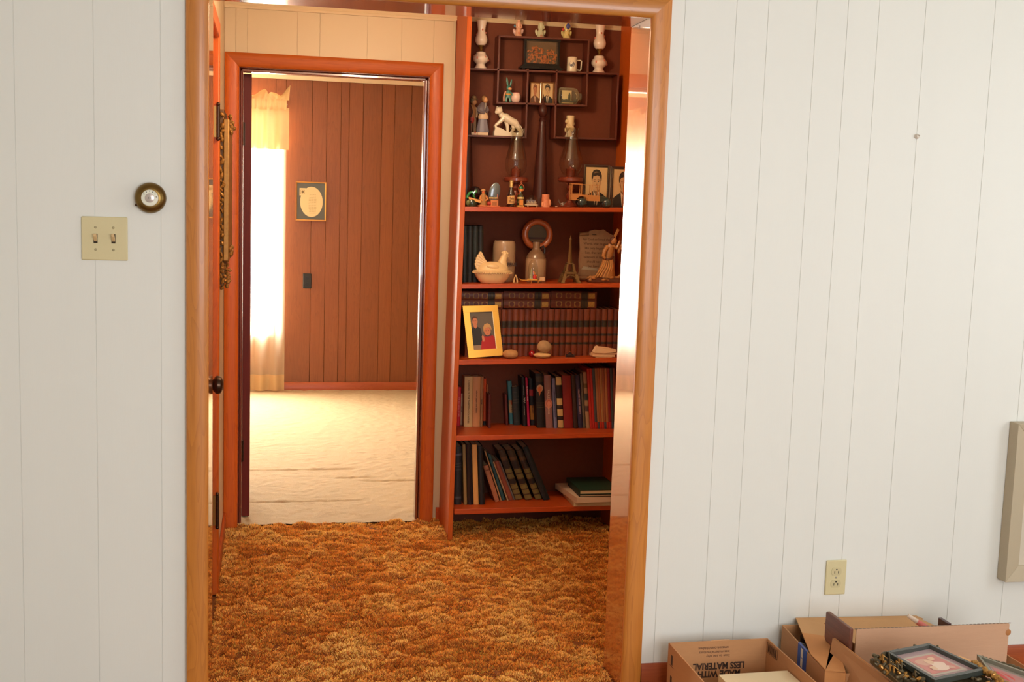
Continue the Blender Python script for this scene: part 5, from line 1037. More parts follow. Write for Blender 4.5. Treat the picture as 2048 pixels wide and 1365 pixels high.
# souvenirs along the front edge
yF = 1.672
F = Fig('dragon_ornament', 'green glazed dragon climbing over a small wooden sign on a dark pot', 'ornament', 943, 414, yF, 'a', dz=0.0002)
F.part(F.b().lathe([(9, 0), (10, 3), (11, 8), (9, 14), (6, 17)], seg=16), 'pot', mc((44, 50, 34), 0.3, coat=0.6))
F.part(F.b().prism_dir([(-8, -8.5, 19), (17, -8.5, 13), (18, -8.5, 8.5), (14, -8.5, 8), (-7, -8.5, 14.5)], (0, 1.8, 0)), 'sign', mc((206, 150, 80), 0.6), bevel=0.0003)
GD = mc((44, 120, 66), 0.12, coat=1.0); dr = F.b().tube([(-11, -4, 16), (-9, -5, 22), (-5, -6, 27), (0, -7, 29), (3, -7, 25), (2, -7, 21), (6, -7, 17)], [2.0, 2.6, 2.8, 2.4, 2.6, 2.4, 1.0], 10); dr.blob(6.6, 29, 3.0, 2.4, y=-7).tube([(2, -7, 27), (6, -7, 30)], [2, 2], 8).blob(-10, 19, 3, 4, y=-5); F.part(dr, 'dragon', GD)
sp = F.b(); [sp.lathe([(1.2, 0), (0.1, 4)], x=-8+3.2*i, z=25+2.5*sin(i), y=-6, seg=6) for i in range(5)]; sp.lathe([(1.2, 0), (0.1, 4)], x=7.4, z=30.5, y=-7, seg=6); F.part(sp, 'spines', GD)
F.part(F.b().blob(-8, 8, 4.6, 6, y=-7, ry=3, rot=0.3), 'leaf', mc((96, 100, 54), 0.4))
for (u_, r_, lb) in ((950, 12.5, 'larger glossy black ball ornament behind the green dragon'), (966.5, 9.0, 'smaller glossy black ball ornament behind the clay figure')):
    F = Fig('glass_paperweight', lb, 'paperweight', u_, 414, 1.752, 'a', group='dark glass paperweights', dz=0.0002)
    F.part(F.b().lathe([(r_*0.7, 0), (r_*0.72, 3), (r_*0.5, 12), (r_*0.6, 16)], seg=20), 'foot', mc((38, 24, 22), 0.3)); F.part(F.b().blob(0, 16+r_*0.9, r_, r_, seg=22, rings=14), 'ball', mc((24, 20, 24), 0.05, coat=1.0))
F = Fig('clay_figurine', 'seated clay vendor figure in a cap beside a small market stall', 'figurine', 977, 414.5, yF-0.004, 'a', dz=0.0002)
F.part(F.b().box(-21, 22, -7, 7, 0, 2.6), 'base', mc((196, 104, 60), 0.6), bevel=0.0006)
CL = mc((160, 112, 58), 0.65, noise=0.4, nscale=400); F.part(F.b().lathe([(7.2, 2.6), (7.4, 7), (6.8, 12), (5.4, 19), (5.6, 22), (3, 26)], x=-11, seg=16, sy=0.8, flute=5, fl=0.06), 'body', CL)
F.part(F.b().tube([(-16, -1, 21), (-18, -3, 15), (-13, -5, 11)], [2.2, 2, 1.6]).tube([(-6, -1, 21), (-3, -3, 15), (-8, -5, 11)], [2.2, 2, 1.6]), 'arms', mc((190, 120, 60), 0.6))
F.part(F.b().blob(-11, 28.5, 3.4, 4.0), 'head', mc((206, 108, 56), 0.5)); F.part(F.b().lathe([(4.6, 0), (4.8, 1.6), (3.4, 3), (0.5, 4)], x=-12, z=30.6, seg=14, tilt=0.3), 'cap', mc((186, 140, 96), 0.6))
F.part(F.b().box(3, 18, -6, 4, 2.6, 13.5), 'stall', mc((196, 120, 70), 0.6), bevel=0.0004); F.part(F.b().box(6, 15, -6.6, -5.8, 3, 10), 'stall_front', mc((150, 90, 46), 0.6, noise=0.5, nscale=500))
for i in range(6): F.part(F.b().blob(1.5+2.9*i, 17.4+0.4*(i % 2), 1.5, 1.6, y=-2), 'ware', mc((196, 166, 96), 0.5))
F.part(F.b().box(0.2, 18.6, -5, 3, 15.2, 16.2), 'stall_top', mc((140, 96, 56), 0.6)); F.part(F.b().tube([(16.6, 0, 16), (17.4, 0, 25)], [0.5, 0.9], 6), 'stick', mc((196, 120, 110), 0.5)); F.part(F.b().blob(0, 6.6, 4.2, 3.8, y=-5.5, ry=3.4), 'basket', mc((170, 52, 36), 0.5))
F = Fig('shell_dish', 'bluish oval pearl shell dish propped upright behind the market stall', 'dish', 988, 414.5, 1.728, 'a', dz=0.0002)
sd = F.b().blob(0, 28, 11, 19.5, ry=2.2, rot=0.22, seg=24, rings=16); F.part(sd, 'shell', mat('pearl_shell', (104, 112, 116), 0.2, metal=0.3, coat=0.8, noise=0.35, nscale=60)); F.part(F.b().box(-6, 5, -2.5, 5, 0, 11), 'stand', mc((60, 36, 26)))
F = Fig('label_bottle', 'miniature brown bottle with a cream label and gold foil top', 'bottle', 1021.5, 415, yF, 'a', dz=0.0002)
F.part(F.b().lathe([(7.0, 0), (7.4, 1), (7.4, 22), (6.2, 28), (3.4, 34), (2.9, 42)], seg=24), 'glass', mc((50, 28, 22), 0.08, coat=1.0))
F.part(F.b().lathe([(3.4, 38), (3.5, 46), (3.2, 47), (4.0, 47.6), (4.0, 50.5), (2.0, 52)], seg=18), 'foil', mc((206, 176, 110), 0.35, metal=0.4))
n_ = 10; lb = F.b(); A_ = np.linspace(-1.35, 1.0, n_+1); vs = [(7.6*sin(a), -7.6*cos(a), 5.5+0.9*i*0.0+1.8*(a+1.3)*0.4) for i, a in enumerate(A_)]+[(7.6*sin(a), -7.6*cos(a), 21+1.8*(a+1.3)*0.4) for a in A_]
lb.add(vs, [(i, i+1, i+n_+2, i+n_+1) for i in range(n_)]); F.part(lb, 'label', mc((214, 168, 104), 0.6))
lt = F.b(); put_text(lt, 'Salt\nBos', 6.2, (0, -7.9, 13.5), (1, 0, 0), (0, 0, 1), bold=0.12); F.part(lt, 'lettering', mc((96, 62, 30), 0.6))
F = Fig('corded_bottle', 'miniature green topped bottle figure with a twisted cord loop', 'bottle', 1040.5, 415, yF, 'a', dz=0.0002)
F.part(F.b().lathe([(6.2, 3), (7.6, 6), (7.6, 12), (6.4, 18), (6.6, 22), (3.0, 27), (2.4, 30)], seg=20), 'body', mc((52, 56, 32), 0.25, coat=0.8)); F.part(F.b().box(-6.6, 6.6, -5, 5, 0, 3), 'base', mc((206, 150, 66), 0.5))
F.part(F.b().lathe([(6.9, 16), (6.2, 21), (5.2, 23)], seg=20), 'collar_label', mc((214, 180, 110), 0.6)); F.part(F.b().box(-3.6, 4, -7.9, -7.0, 3.4, 14.6), 'front_label', mc((206, 130, 46), 0.5))
F.part(F.b().blob(0.8, 33, 4.3, 4.2), 'head', mc((214, 130, 56), 0.4)); F.part(F.b().lathe([(4.2, 35.4), (4.0, 38), (2, 40.6), (0.3, 41)], x=0.4, seg=16), 'cap', mc((40, 120, 72), 0.4))
F.part(F.b().tube([(-5.5, -5, 8), (-2.6, -4, 24), (-3, -4, 28), (-5.4, -3, 34), (-4.4, -3, 40), (0.6, -3, 45.5), (1.2, -3, 48), (0, -3, 50.5), (-1.2, -3, 48), (-0.2, -3, 45.5), (5.0, -3, 41), (6, -3, 36), (4.4, -3, 32)], 0.6, 6), 'cord', mc((190, 106, 66), 0.7))
F = Fig('dome_paperweight', 'small clear dome with a tiny town scene on a footed base', 'ornament', 1062.5, 415.5, yF, 'a', dz=0.0002)
F.part(F.b().lathe([(12.8, 2.8), (13.4, 3.6), (13.2, 5), (11, 5.4)], seg=30), 'base', mc((206, 190, 160), 0.3)); [F.part(F.b().lathe([(1.2, 0), (1.2, 2.9)], x=x_, y=-8, seg=8), 'foot', mc((196, 150, 110), 0.4)) for x_ in (-8.5, 9)]
F.part(F.b().lathe([(12.4, 5.2), (12.8, 9), (12.2, 15), (9.8, 20.4), (5.4, 24), (0.2, 25.2)], seg=32, caps=False), 'dome', M_gl)
tn = F.b(); [tn.box(-9.5+2.2*i, -8+2.2*i, -2, 1, 5.4, 8.6+1.6*((i*5) % 3)) for i in range(9)]; tn.mi = 1; [tn.box(-9.5+2.2*i, -8+2.2*i, -2.3, -2, 5.4, 6.6) for i in range(9)]; tn.mi = 2; tn.box(-10, -4, -1, 1, 10, 12.4); tn.box(-9, 9, 1, 2, 5.4, 14)
F.part(tn, 'town_scene', [mc((196, 176, 150)), mc((186, 70, 40)), mc((120, 106, 116))])
F = Fig('stone_holder', 'pink carved stone toothpick holder on the knick-knack shelf', 'ornament', 1090.5, 415.5, yF, 'a', dz=0.0002)
F.part(F.b().lathe([(9, 0), (8.6, 2), (7.6, 12), (7.4, 24.6), (6.2, 24.8), (6, 18)], seg=14), 'cup', mat('pink_stone', (206, 124, 86), 0.5, noise=0.25, nscale=150)); F.part(F.b().blob(7.2, 9, 3.4, 7, y=-3, rot=-0.15).blob(-6.4, 5, 3, 5, y=-4), 'carving', mat('pink_stone_light', (214, 140, 100), 0.5))
F = Fig('glass_animal', 'tiny clear glass animal in front of the hurricane lamp', 'figurine', 1122, 416, yF, 'a', dz=0.0002)
GA = mat('cut_glass', (190, 180, 170), 0.05, trans=0.85, coat=1.0); F.part(F.b().blob(3, 6, 4, 4.2, ry=3), 'body', GA); F.part(F.b().tube([(0, 0, 5), (-4, 0, 10), (-5.4, 0, 15), (-7, 0, 10)], [1.4, 1.1, 1.0, 0.6], 8), 'neck', GA); F.part(F.b().tube([(6, 0, 8), (8, 0, 11), (7, 0, 6)], [0.8, 0.8, 0.6], 6), 'tail', GA); F.part(F.b().blob(-9.5, 1, 2.6, 1.0), 'foot', mc((226, 200, 176), 0.15))

# ---- shelf b ---------------------------------------------------------------------
yB1 = float(YS_(984, 566.5, 'b')[1]); yB1 = max(1.70, min(1.74, yB1))
F = Fig('hen_dish', 'cream white hen on nest covered dish with a beaded rim', 'dish', 984, 566.5, yB1, 'b', dz=0.0002)
F.part(F.b().lathe([(21, 0), (23, 0.8), (25, 2.4), (31, 9), (35.4, 17), (36.6, 21), (35.6, 21.4), (30, 12)], seg=44, sy=0.72), 'bowl', M_cream)
F.part(F.b().lathe([(34, 20), (38.4, 21.5), (39, 23.6), (36, 25.4), (30, 26)], seg=44, sy=0.74), 'rim', M_cream)
bd = F.b()
for i in range(46): a = 2*pi*i/46; bd.blob(38.6*cos(a), 20.6, 1.35, 1.5, y=28.4*sin(a), seg=8, rings=5)
F.part(bd, 'beaded_edge', M_cream)['kind'] = 'stuff'
hb = F.b().lathe([(32, 24), (30.4, 30), (26, 36), (19, 40.5), (8, 42), (0.5, 42.2)], x=0, seg=36, sy=0.62); F.part(hb, 'body', M_cream)
F.part(F.b().tube([(18, 0, 28), (19, 0, 38), (20.6, 0, 46), (23, 0, 53), (23.6, 0, 56)], [15, 10.5, 7.6, 6.2, 5.4], 16, flat=0.8), 'neck', M_cream)
F.part(F.b().blob(24, 55.5, 5.6, 6.2, ry=4.6, seg=16, rings=10), 'head', M_cream)
F.part(F.b().tube([(28, 0, 54), (32.4, 0, 51.6)], [1.9, 0.4], 8), 'beak', M_cream); F.part(F.b().blob(27.2, 48.6, 1.9, 3.0, ry=1.2), 'wattle', M_cream)
cm = F.b(); [cm.blob(18.6+2.7*i, 60.4+1.8*sin(i*0.85)-0.25*i*i*0.3, 1.9, 2.0, ry=1.0) for i in range(5)]; F.part(cm, 'comb', M_cream)
F.part(F.b().blob(26.2, 56.8, 0.8, 0.8, y=-4.3), 'eye', mc((176, 130, 90)))
tl = F.b(); tp = [(-31, 24), (-35, 33), (-36.4, 37), (-34.6, 39), (-36, 43), (-33.6, 45), (-34.4, 49), (-31.6, 50.6), (-31.8, 54.4), (-28.6, 55.6), (-28, 59.4), (-25.6, 61.4), (-23.2, 61), (-20.6, 57), (-17, 49), (-12, 42), (-14, 36), (-22, 28)]
tl.prism(tp, -4.5, 4.5); F.part(tl, 'tail', M_cream, bevel=0.004, seg=3)
rg = F.b()
for q in ((-33, 36, -22, 34), (-33.6, 42, -20, 38), (-32, 48, -18, 41), (-29.6, 53.5, -17.4, 44), (-26, 58.5, -18, 48)): rg.tube([(q[0], -4.4, q[1]), (q[2], -4.8, q[3])], [1.3, 0.7], 6)
F.part(rg, 'tail_feathers', M_cream)
F.part(F.b().blob(-2, 33, 13, 5.4, y=-16.2, ry=4, rot=0.12), 'wing', M_cream)
M_stone = mat('stoneware', (168, 138, 106), 0.42, coat=0.3, noise=0.1, nscale=40)
F = Fig('stoneware_vase', 'tall plain stoneware cylinder crock behind the white hen', 'crock', 1006.5, 562, 1.800, 'b', dz=0.0002)
F.part(F.b().lathe([(20, 0), (21.5, 2), (22.2, 20), (22.2, 64), (21.6, 74), (19.6, 79), (18.4, 79.6), (17.6, 76), (18, 60)], seg=40), 'body', M_stone)
lt = F.b(); put_text(lt, 'TEENS', 9.6, (9.5, -21.6, 34), (0.93, 0.36, 0), (0, 0, 1), bold=0.15); F.part(lt, 'lettering', mc((66, 56, 62), 0.6))
F = Fig('stoneware_jug', 'two tone stoneware jug with a narrow neck in front of the round copper ring', 'jug', 1070.5, 565.5, 1.775, 'b', dz=0.0002)
F.part(F.b().lathe([(19, 0), (20, 1.5), (20.2, 42), (19.6, 44.6), (19.9, 45.6)], seg=40), 'body', M_stone)
F.part(F.b().lathe([(19.4, 44), (18.4, 50), (13.4, 57.6), (8.6, 62), (7.0, 66), (7.2, 76), (6.6, 77.5), (5.6, 77.5), (5.4, 70)], seg=40), 'neck', mat('stoneware_brown', (128, 98, 72), 0.3, coat=0.5))
F.part(F.b().tube([(9, 3, 66), (15, 5, 69), (17.6, 5, 63), (17.4, 4, 55)], [2.2, 2.2, 2.2, 2.0], 10), 'handle', mc((52, 44, 44), 0.3, coat=0.6))
F = Fig('copper_ring_canteen', 'round copper brown ring shaped canteen with a dark centre standing behind the jug', 'ornament', 1071.5, 563, 1.850, 'b', dz=0.0002)
F.part(F.b().tube([(24.6*cos(a), 0, 89.5+24.6*sin(a)) for a in [2*pi*i/48 for i in range(48)]], 6.3, 14, closed=True), 'ring', mat('copper_glaze', (178, 92, 46), 0.28, coat=0.8, noise=0.15, nscale=30))
ds = F.b(); ds.prism([(19*cos(a), 89.5+19*sin(a)) for a in [2*pi*i/36 for i in range(36)]], 1, 3); F.part(ds, 'disc', mc((78, 68, 46), 0.5)); F.part(F.b().prism([(-17, 80), (17, 80), (15.4, 76), (-15.4, 76)], 0.4, 1.2), 'horizon', mc((104, 82, 50)))
F.part(F.b().prism([(18.6*cos(a), 89.5+18.6*sin(a)) for a in np.linspace(pi+0.3, 2*pi-0.3, 20)], 0.6, 1.1), 'ground', mc((50, 30, 24)))
F.part(F.b().box(-9, 9, -5, 5, 0, 64), 'stand', mc((56, 30, 22))); lt = F.b(); put_text(lt, 'BUDWINE INN', 3.4, (0.5, -5.2, 116.4), (1, 0, 0), (0, 0.5, 1), bold=0.06); F.part(lt, 'lettering', mc((90, 40, 26), 0.6))
F = Fig('peg_ornament', 'tiny cream arched ornament between the hen dish and the sled', 'ornament', 1031, 566.5, yB1-0.01, 'b', dz=0.0002)
F.part(F.b().tube([(-3.6, 0, 0.6), (-2.6, 0, 9), (0, 0, 15.6), (2.6, 0, 9), (3.6, 0, 0.6)], [1.7, 1.6, 1.7, 1.6, 1.7], 8), 'arch', mc((226, 190, 130), 0.4)); F.part(F.b().box(-4.6, 4.6, -3, 3, -0.1, 1.6), 'foot', mc((150, 110, 60)))
F = Fig('christmas_dome', 'glass dome with a tiny christmas tree and red santa on a yellow sled', 'ornament', 1065, 568, yB1-0.012, 'b', dz=0.0002)
F.part(F.b().lathe([(10.6, 6), (10.6, 7.6), (10, 8)], seg=28), 'base', mc((214, 170, 80), 0.4)); F.part(F.b().lathe([(9.6, 7.8), (9.8, 20), (9.2, 32), (7.4, 40), (4, 44.4), (0.2, 45.6)], seg=28, caps=False), 'dome', M_gl)
tr_ = F.b(); [tr_.lathe([(4.4-0.8*i, 0), (0.6, 6.4)], x=-3, z=8+4.8*i, seg=10) for i in range(4)]; F.part(tr_, 'tree', mc((176, 176, 140), 0.6)); F.part(F.b().lathe([(4.4, 0), (4.0, 5), (2.4, 9)], x=3.4, z=7.6, seg=12), 'santa', mc((206, 34, 34), 0.5)); F.part(F.b().blob(2.8, 18.6, 2.2, 2.6), 'santa_head', mc((226, 140, 70), 0.5)); F.part(F.b().blob(7.4, 14, 1.6, 1.6).blob(1.6, 21.6, 1.6, 1.9), 'santa_trim', mc((230, 130, 50)))
sl = F.b(); sl.box(-22, 18, -4, 4, 4.6, 6).tube([(-22, -4, 5), (-26, -4, 8)], 0.8, 6).tube([(-22, 4, 5), (-26, 4, 8)], 0.8, 6); [sl.box(x_-0.8, x_+0.8, -3, 3, 0, 4.8) for x_ in (-3, 10.5)]; F.part(sl, 'sled', mc((206, 150, 60), 0.5)); F.part(F.b().box(13.5, 23.5, -3, 3, 5, 12), 'gift', mc((206, 170, 130))); F.part(F.b().tube([(19, 0, 5), (21, 0, 0.2)], 0.6, 6), 'peg', mc((190, 120, 90)))
# eiffel tower
F = Fig('eiffel_tower_model', 'bronze souvenir model of the Eiffel tower on the ornament shelf', 'model tower', 1138, 567.8, yB1, 'b', dz=0.0002)
ET = mat('tower_bronze', (126, 98, 60), 0.38, metal=0.45, noise=0.2, nscale=200)
def four(pts, w0, w1):
    b_ = F.b()
    for sx in (-1, 1):
        for sy in (-1, 1):
            for (xa, za), (xb, zb) in zip(pts[:-1], pts[1:]): b_.add([(sx*xa-w0/2, sy*xa*0.8-w0/2, za), (sx*xa+w0/2, sy*xa*0.8-w0/2, za), (sx*xa+w0/2, sy*xa*0.8+w0/2, za), (sx*xa-w0/2, sy*xa*0.8+w0/2, za), (sx*xb-w1/2, sy*xb*0.8-w1/2, zb), (sx*xb+w1/2, sy*xb*0.8-w1/2, zb), (sx*xb+w1/2, sy*xb*0.8+w1/2, zb), (sx*xb-w1/2, sy*xb*0.8+w1/2, zb)], [(3, 2, 1, 0), (4, 5, 6, 7), (0, 1, 5, 4), (1, 2, 6, 5), (2, 3, 7, 6), (3, 0, 4, 7)])
    return b_
F.part(four([(16.5, 0), (13.5, 8), (11, 17)], 7, 5.4), 'lower_legs', ET)
ar = F.b()
for yy in (-12.4, 11.2):
    pl = [(11.6*cos(a), 14*sin(a)) for a in np.linspace(0, pi, 16)]; pl2 = [(-13, 0), (-13.6, 0)] if 0 else []
    ring = [(x_, z_) for x_, z_ in pl]+[(-14, 0.0), (-12.4, 9), (-10.8, 20), (10.8, 20), (12.4, 9), (14, 0.0)]
    n = 16; 
    for i in range(n-1): 
        x1, z1 = pl[i]; x2, z2 = pl[i+1]; o1 = (x1*1.14, max(z1*1.16, z1)); o2 = (x2*1.14, z2*1.16); ar.prism([(x2, z2), (x1, z1), o1, o2], yy, yy+1.2)
F.part(ar, 'arches', ET)
F.part(F.b().box(-12, 12, -10, 10, 17, 21.4), 'first_deck', ET, bevel=0.0004); F.part(four([(8.4, 21), (5.6, 36)], 4.8, 3.6), 'middle_legs', ET); F.part(F.b().box(-6.4, 6.4, -5.4, 5.4, 35.6, 38.4), 'second_deck', ET, bevel=0.0003); F.part(four([(7.4, 22.4), (6.9, 24.6)], 5.6, 5.4), 'deck_braces', ET)
sp = F.b().lathe([(5.2, 38), (4.0, 46), (3.0, 60), (2.2, 76), (1.9, 82), (2.6, 82.6), (2.6, 84.6), (1.6, 86), (0.5, 92)], seg=4); F.part(sp, 'spire', ET)
# scroll plaque with verse
F = Fig('verse_scroll', 'grey-tan ceramic scroll plaque with a verse standing behind the praying statue', 'plaque', 1191, 565, 1.800, 'b', dz=0.0002)
out = [(-35, 4), (-36.5, 12), (-34, 20), (-35.5, 40), (-34, 60), (-35.6, 80), (-36, 88), (-31, 92), (-20, 92), (-16, 96), (-6, 98.6), (6, 98), (12, 99.4), (20, 94), (28, 90), (34, 88), (37, 86), (36, 60), (37, 40), (36, 18), (35, 5), (0, 3)]
F.part(F.b().prism(out[::-1], -1.2, 3.2), 'sheet', mat('scroll_clay', (140, 108, 82), 0.38, coat=0.4, noise=0.2, nscale=60), bevel=0.001)
F.part(F.b().tube([(-37, -1, 5), (36, -1, 6)], [5.6, 5.0], 12), 'lower_roll', mc((120, 84, 60), 0.35, coat=0.4)); F.part(F.b().tube([(-36, 0, 89), (-18, 0, 91)], [3.6, 4.2], 10), 'upper_curl', mc((120, 88, 64), 0.35, coat=0.4)); F.part(F.b().lathe([(4.2, 0), (4.0, 1.2), (1, 1.6)], x=-7, z=89, y=-2, seg=16), 'seal', mc((60, 56, 46), 0.3))
vt = F.b()
for i, l in enumerate(('For God so loved the', 'World, that he gave', 'His only begotten', 'Son, that whoso-', 'believeth in him', 'should not', 'but have')): put_text(vt, l, 6.2, (-2 if i < 4 else -6, -1.5, 80-i*8.6), (1, 0, 0), (0, 0, 1), bold=0.05)
F.part(vt, 'verse', mc((70, 46, 36), 0.6))
gls = F.b().prism([(-30, 22), (4, 20), (2, 24), (-12, 26), (-26, 28)], -1.9, -1.2); F.part(gls, 'snow_line', mc((160, 150, 130), 0.2, coat=1.0))
# praying statue with cross
F = Fig('praying_statue', 'gold-brown antiqued statue of a robed kneeling figure carrying a cross', 'statue', 1208, 566.5, yB1+0.015, 'b', dz=0.0002)
SG = mat('antique_gold_plaster', (172, 116, 62), 0.38, coat=0.3, noise=0.25, nscale=120); SD = mc((92, 50, 32), 0.45)
F.part(F.b().prism([(-34, 0), (28, 0), (31, 5), (29, 9), (12, 10), (-8, 9), (-26, 8), (-35, 5)], -11, 11), 'base', SD, bevel=0.002)
rk = F.b(); r_ = random.Random(5)
for i in range(22): rk.blob(-31+58*r_.random(), 4+6*r_.random(), r_.uniform(3.4, 6), r_.uniform(2, 3.2), y=r_.uniform(-11, 2), ry=3.4, rot=r_.uniform(-0.4, 0.4))
F.part(rk, 'rocks', SG); F.part(F.b().tube([(24, -2, 5), (31, -3, 14), (34, -3, 18)], [3, 2.4, 1.2], 8), 'branch', SG)
rb = F.b().tube([(3, 0, 9), (4, 0, 22), (6, 0, 36), (5, 0, 48), (8, 0, 62), (12, 0, 72)], [19, 16.5, 12.5, 9, 9.6, 6.5], 22, flat=0.7); F.part(rb, 'robe', SG)
fo = F.b()
for i in range(7): a = -1.1+0.36*i; fo.tube([(6+7*sin(a), -8*cos(a)-2, 47), (3+12*sin(a+0.1), -11.5*cos(a)-1, 30), (-2+19*sin(a-0.15), -13*cos(a), 10)], [1.0, 1.6, 1.2], 6)
F.part(fo, 'robe_folds', mc((196, 142, 84), 0.35, coat=0.3)); F.part(F.b().tube([(-5, -4, 47), (2, -10, 44), (10, -9, 46), (15, -3, 50)], [2.4, 2.6, 2.6, 2], 8), 'sash', SD)
F.part(F.b().tube([(3, -3, 68), (-4, -7, 60), (-6, -8, 50), (-2, -10, 46)], [4.6, 4.2, 3.6, 2.6], 10).tube([(14, -3, 70), (21, -6, 66), (24, -6, 74), (27, -5, 80)], [4.2, 3.6, 2.8, 2.4], 10), 'arms', SG)
F.part(F.b().blob(16, 79.5, 5.6, 7.2, ry=5.4, rot=0.35, seg=16, rings=10), 'head', SG); F.part(F.b().blob(14.4, 82, 6.0, 6.8, y=1.6, ry=5.4, rot=0.35).blob(11.4, 77, 3.4, 6.5, y=2), 'hair', SD); F.part(F.b().blob(19.4, 74.6, 2.8, 4, y=-2.4, ry=2.4), 'beard', SD); F.part(F.b().blob(20.6, 80, 1.0, 1.5, y=-3), 'nose', SG)
F.part(F.b().prism([(14.4, 84), (19, 82), (28, 101), (23.6, 103.4)], 4, 8), 'cross_post', SG, bevel=0.0006); F.part(F.b().blob(29, 68, 4.6, 8, y=-3, ry=3, rot=0.5).blob(26, 62, 3.4, 6, y=-4), 'drapery', SG)

# ---- shelf c ---------------------------------------------------------------------
yC = 1.672
def pxq(q, Y): return [at(*c, Y) for c in q]
gfT = [(926, 616), (996.5, 614), (1005.5, 713.5), (936.5, 719.5)]
g4 = pxq(gfT, 1.690); base_ = (g4[2]+g4[3])/2; zsh = shz('c', base_[0]); dz = zsh-min(g4[2][2], g4[3][2])+0.0004
gf = thing('gold_photo_frame', 'gold picture frame with a family portrait tilted against the encyclopedias', 'photo frame', (float(base_[0]), 1.690, float(zsh+0.0004)))
G2 = [np.array((c[0], c[2]+dz)) for c in g4]       # TL TR BR BL in x,z
def GL(s, h): a = G2[3]+(G2[2]-G2[3])*s; b_ = G2[0]+(G2[1]-G2[0])*s; r = a+(b_-a)*h; return (float(r[0]), float(r[1]))
BK = 0.022
def gy(h): return 1.682+BK*h
def gq(b, s0, s1, h0, h1, y0, y1):
    P = [(s0, h0), (s1, h0), (s1, h1), (s0, h1)]; vs = [(GL(*p)[0], gy(p[1])+y0, GL(*p)[1]) for p in P]+[(GL(*p)[0], gy(p[1])+y1, GL(*p)[1]) for p in P]
    return b.add(vs, [(0, 1, 2, 3), (7, 6, 5, 4), (0, 4, 5, 1), (1, 5, 6, 2), (2, 6, 7, 3), (3, 7, 4, 0)])
MGF = mat('gold_frame', (226, 166, 62), 0.32, metal=0.55)
for (a, b_, c, d) in ((0, 1, 0, 0.145), (0, 1, 0.875, 1), (0, 0.18, 0.145, 0.875), (0.835, 1, 0.145, 0.875)): gq(B(), a, b_, c, d, 0, 0.008).build('frame_side', MGF, gf, bevel=0.0004)
gq(B(), 0.03, 0.97, 0.03, 0.97, 0.0082, 0.011).build('back', mc((60, 44, 34)), gf)
gq(B(), 0.815, 0.836, 0.145, 0.875, -0.0006, 0.003).build('inner_edge', mat('pale_gold', (240, 214, 160), 0.2, metal=0.6), gf)
ph = B(); kk = [0]
def lay_(mi, pts):
    kk[0] += 1; ph.mi = mi; vs = []
    for a, c in pts: s = 0.18+0.64*a; h = 0.145+0.73*c; p = GL(s, h); vs.append((p[0], gy(h)+0.0062-0.00012*kk[0], p[1]))
    ph.face(vs)
lay_(0, [(0, 0), (1, 0), (1, 1), (0, 1)])
lay_(1, [(0.0, 0.10), (0.0, 0.56), (0.08, 0.61), (0.26, 0.62), (0.42, 0.55), (0.46, 0.30), (0.44, 0.10)])
lay_(6, [(0.0, 0), (0.0, 0.12), (0.44, 0.12), (0.42, 0)])
lay_(3, [(0.12, 0.60), (0.20, 0.56), (0.27, 0.61), (0.26, 0.70), (0.11, 0.70)])
lay_(3, ell(0.19, 0.755, 0.125, 0.095, 18)); lay_(4, [(0.07, 0.78), (0.08, 0.86), (0.18, 0.895), (0.30, 0.87), (0.325, 0.80), (0.28, 0.835), (0.16, 0.835), (0.10, 0.80), (0.09, 0.74)])
lay_(4, ell(0.155, 0.765, 0.016, 0.008, 8)); lay_(4, ell(0.245, 0.765, 0.016, 0.008, 8)); lay_(7, [(0.15, 0.705), (0.20, 0.695), (0.25, 0.71), (0.20, 0.702)])
lay_(2, [(0.32, 0), (0.40, 0.22), (0.50, 0.34), (0.70, 0.38), (0.90, 0.37), (1.0, 0.30), (1.0, 0)])
lay_(8, [(0.56, 0.34), (0.58, 0.40), (0.86, 0.40), (0.88, 0.35), (0.72, 0.33)])
lay_(3, ell(0.70, 0.475, 0.150, 0.115, 20)); lay_(5, [(0.53, 0.46), (0.53, 0.58), (0.60, 0.665), (0.74, 0.69), (0.87, 0.64), (0.90, 0.54), (0.87, 0.48), (0.85, 0.56), (0.74, 0.585), (0.62, 0.56), (0.57, 0.52)])
lay_(4, ell(0.64, 0.49, 0.018, 0.008, 8)); lay_(4, ell(0.76, 0.49, 0.018, 0.008, 8)); lay_(7, [(0.64, 0.42), (0.70, 0.405), (0.77, 0.425), (0.70, 0.418)])
lay_(3, [(0.44, 0.22), (0.42, 0.34), (0.46, 0.38), (0.52, 0.34), (0.54, 0.26), (0.50, 0.2)])
ph.build('photo', [mc((104, 94, 80)), mc((44, 42, 38)), mc((176, 30, 30)), mc((206, 130, 90)), mc((96, 60, 40)), mc((206, 160, 100)), mc((150, 126, 98)), mc((170, 70, 60)), mc((70, 56, 66))], gf, smooth=False)
B().prism_dir([(GL(0.4, 0)[0], gy(0.9)+0.010, GL(0.4, 0.9)[1]), (GL(0.6, 0)[0], gy(0.9)+0.010, GL(0.6, 0.9)[1]), (GL(0.6, 0)[0], 1.716, zsh+0.001), (GL(0.4, 0)[0], 1.716, zsh+0.001)], (0, 0.002, 0)).build('easel_leg', mc((60, 44, 34)), gf)
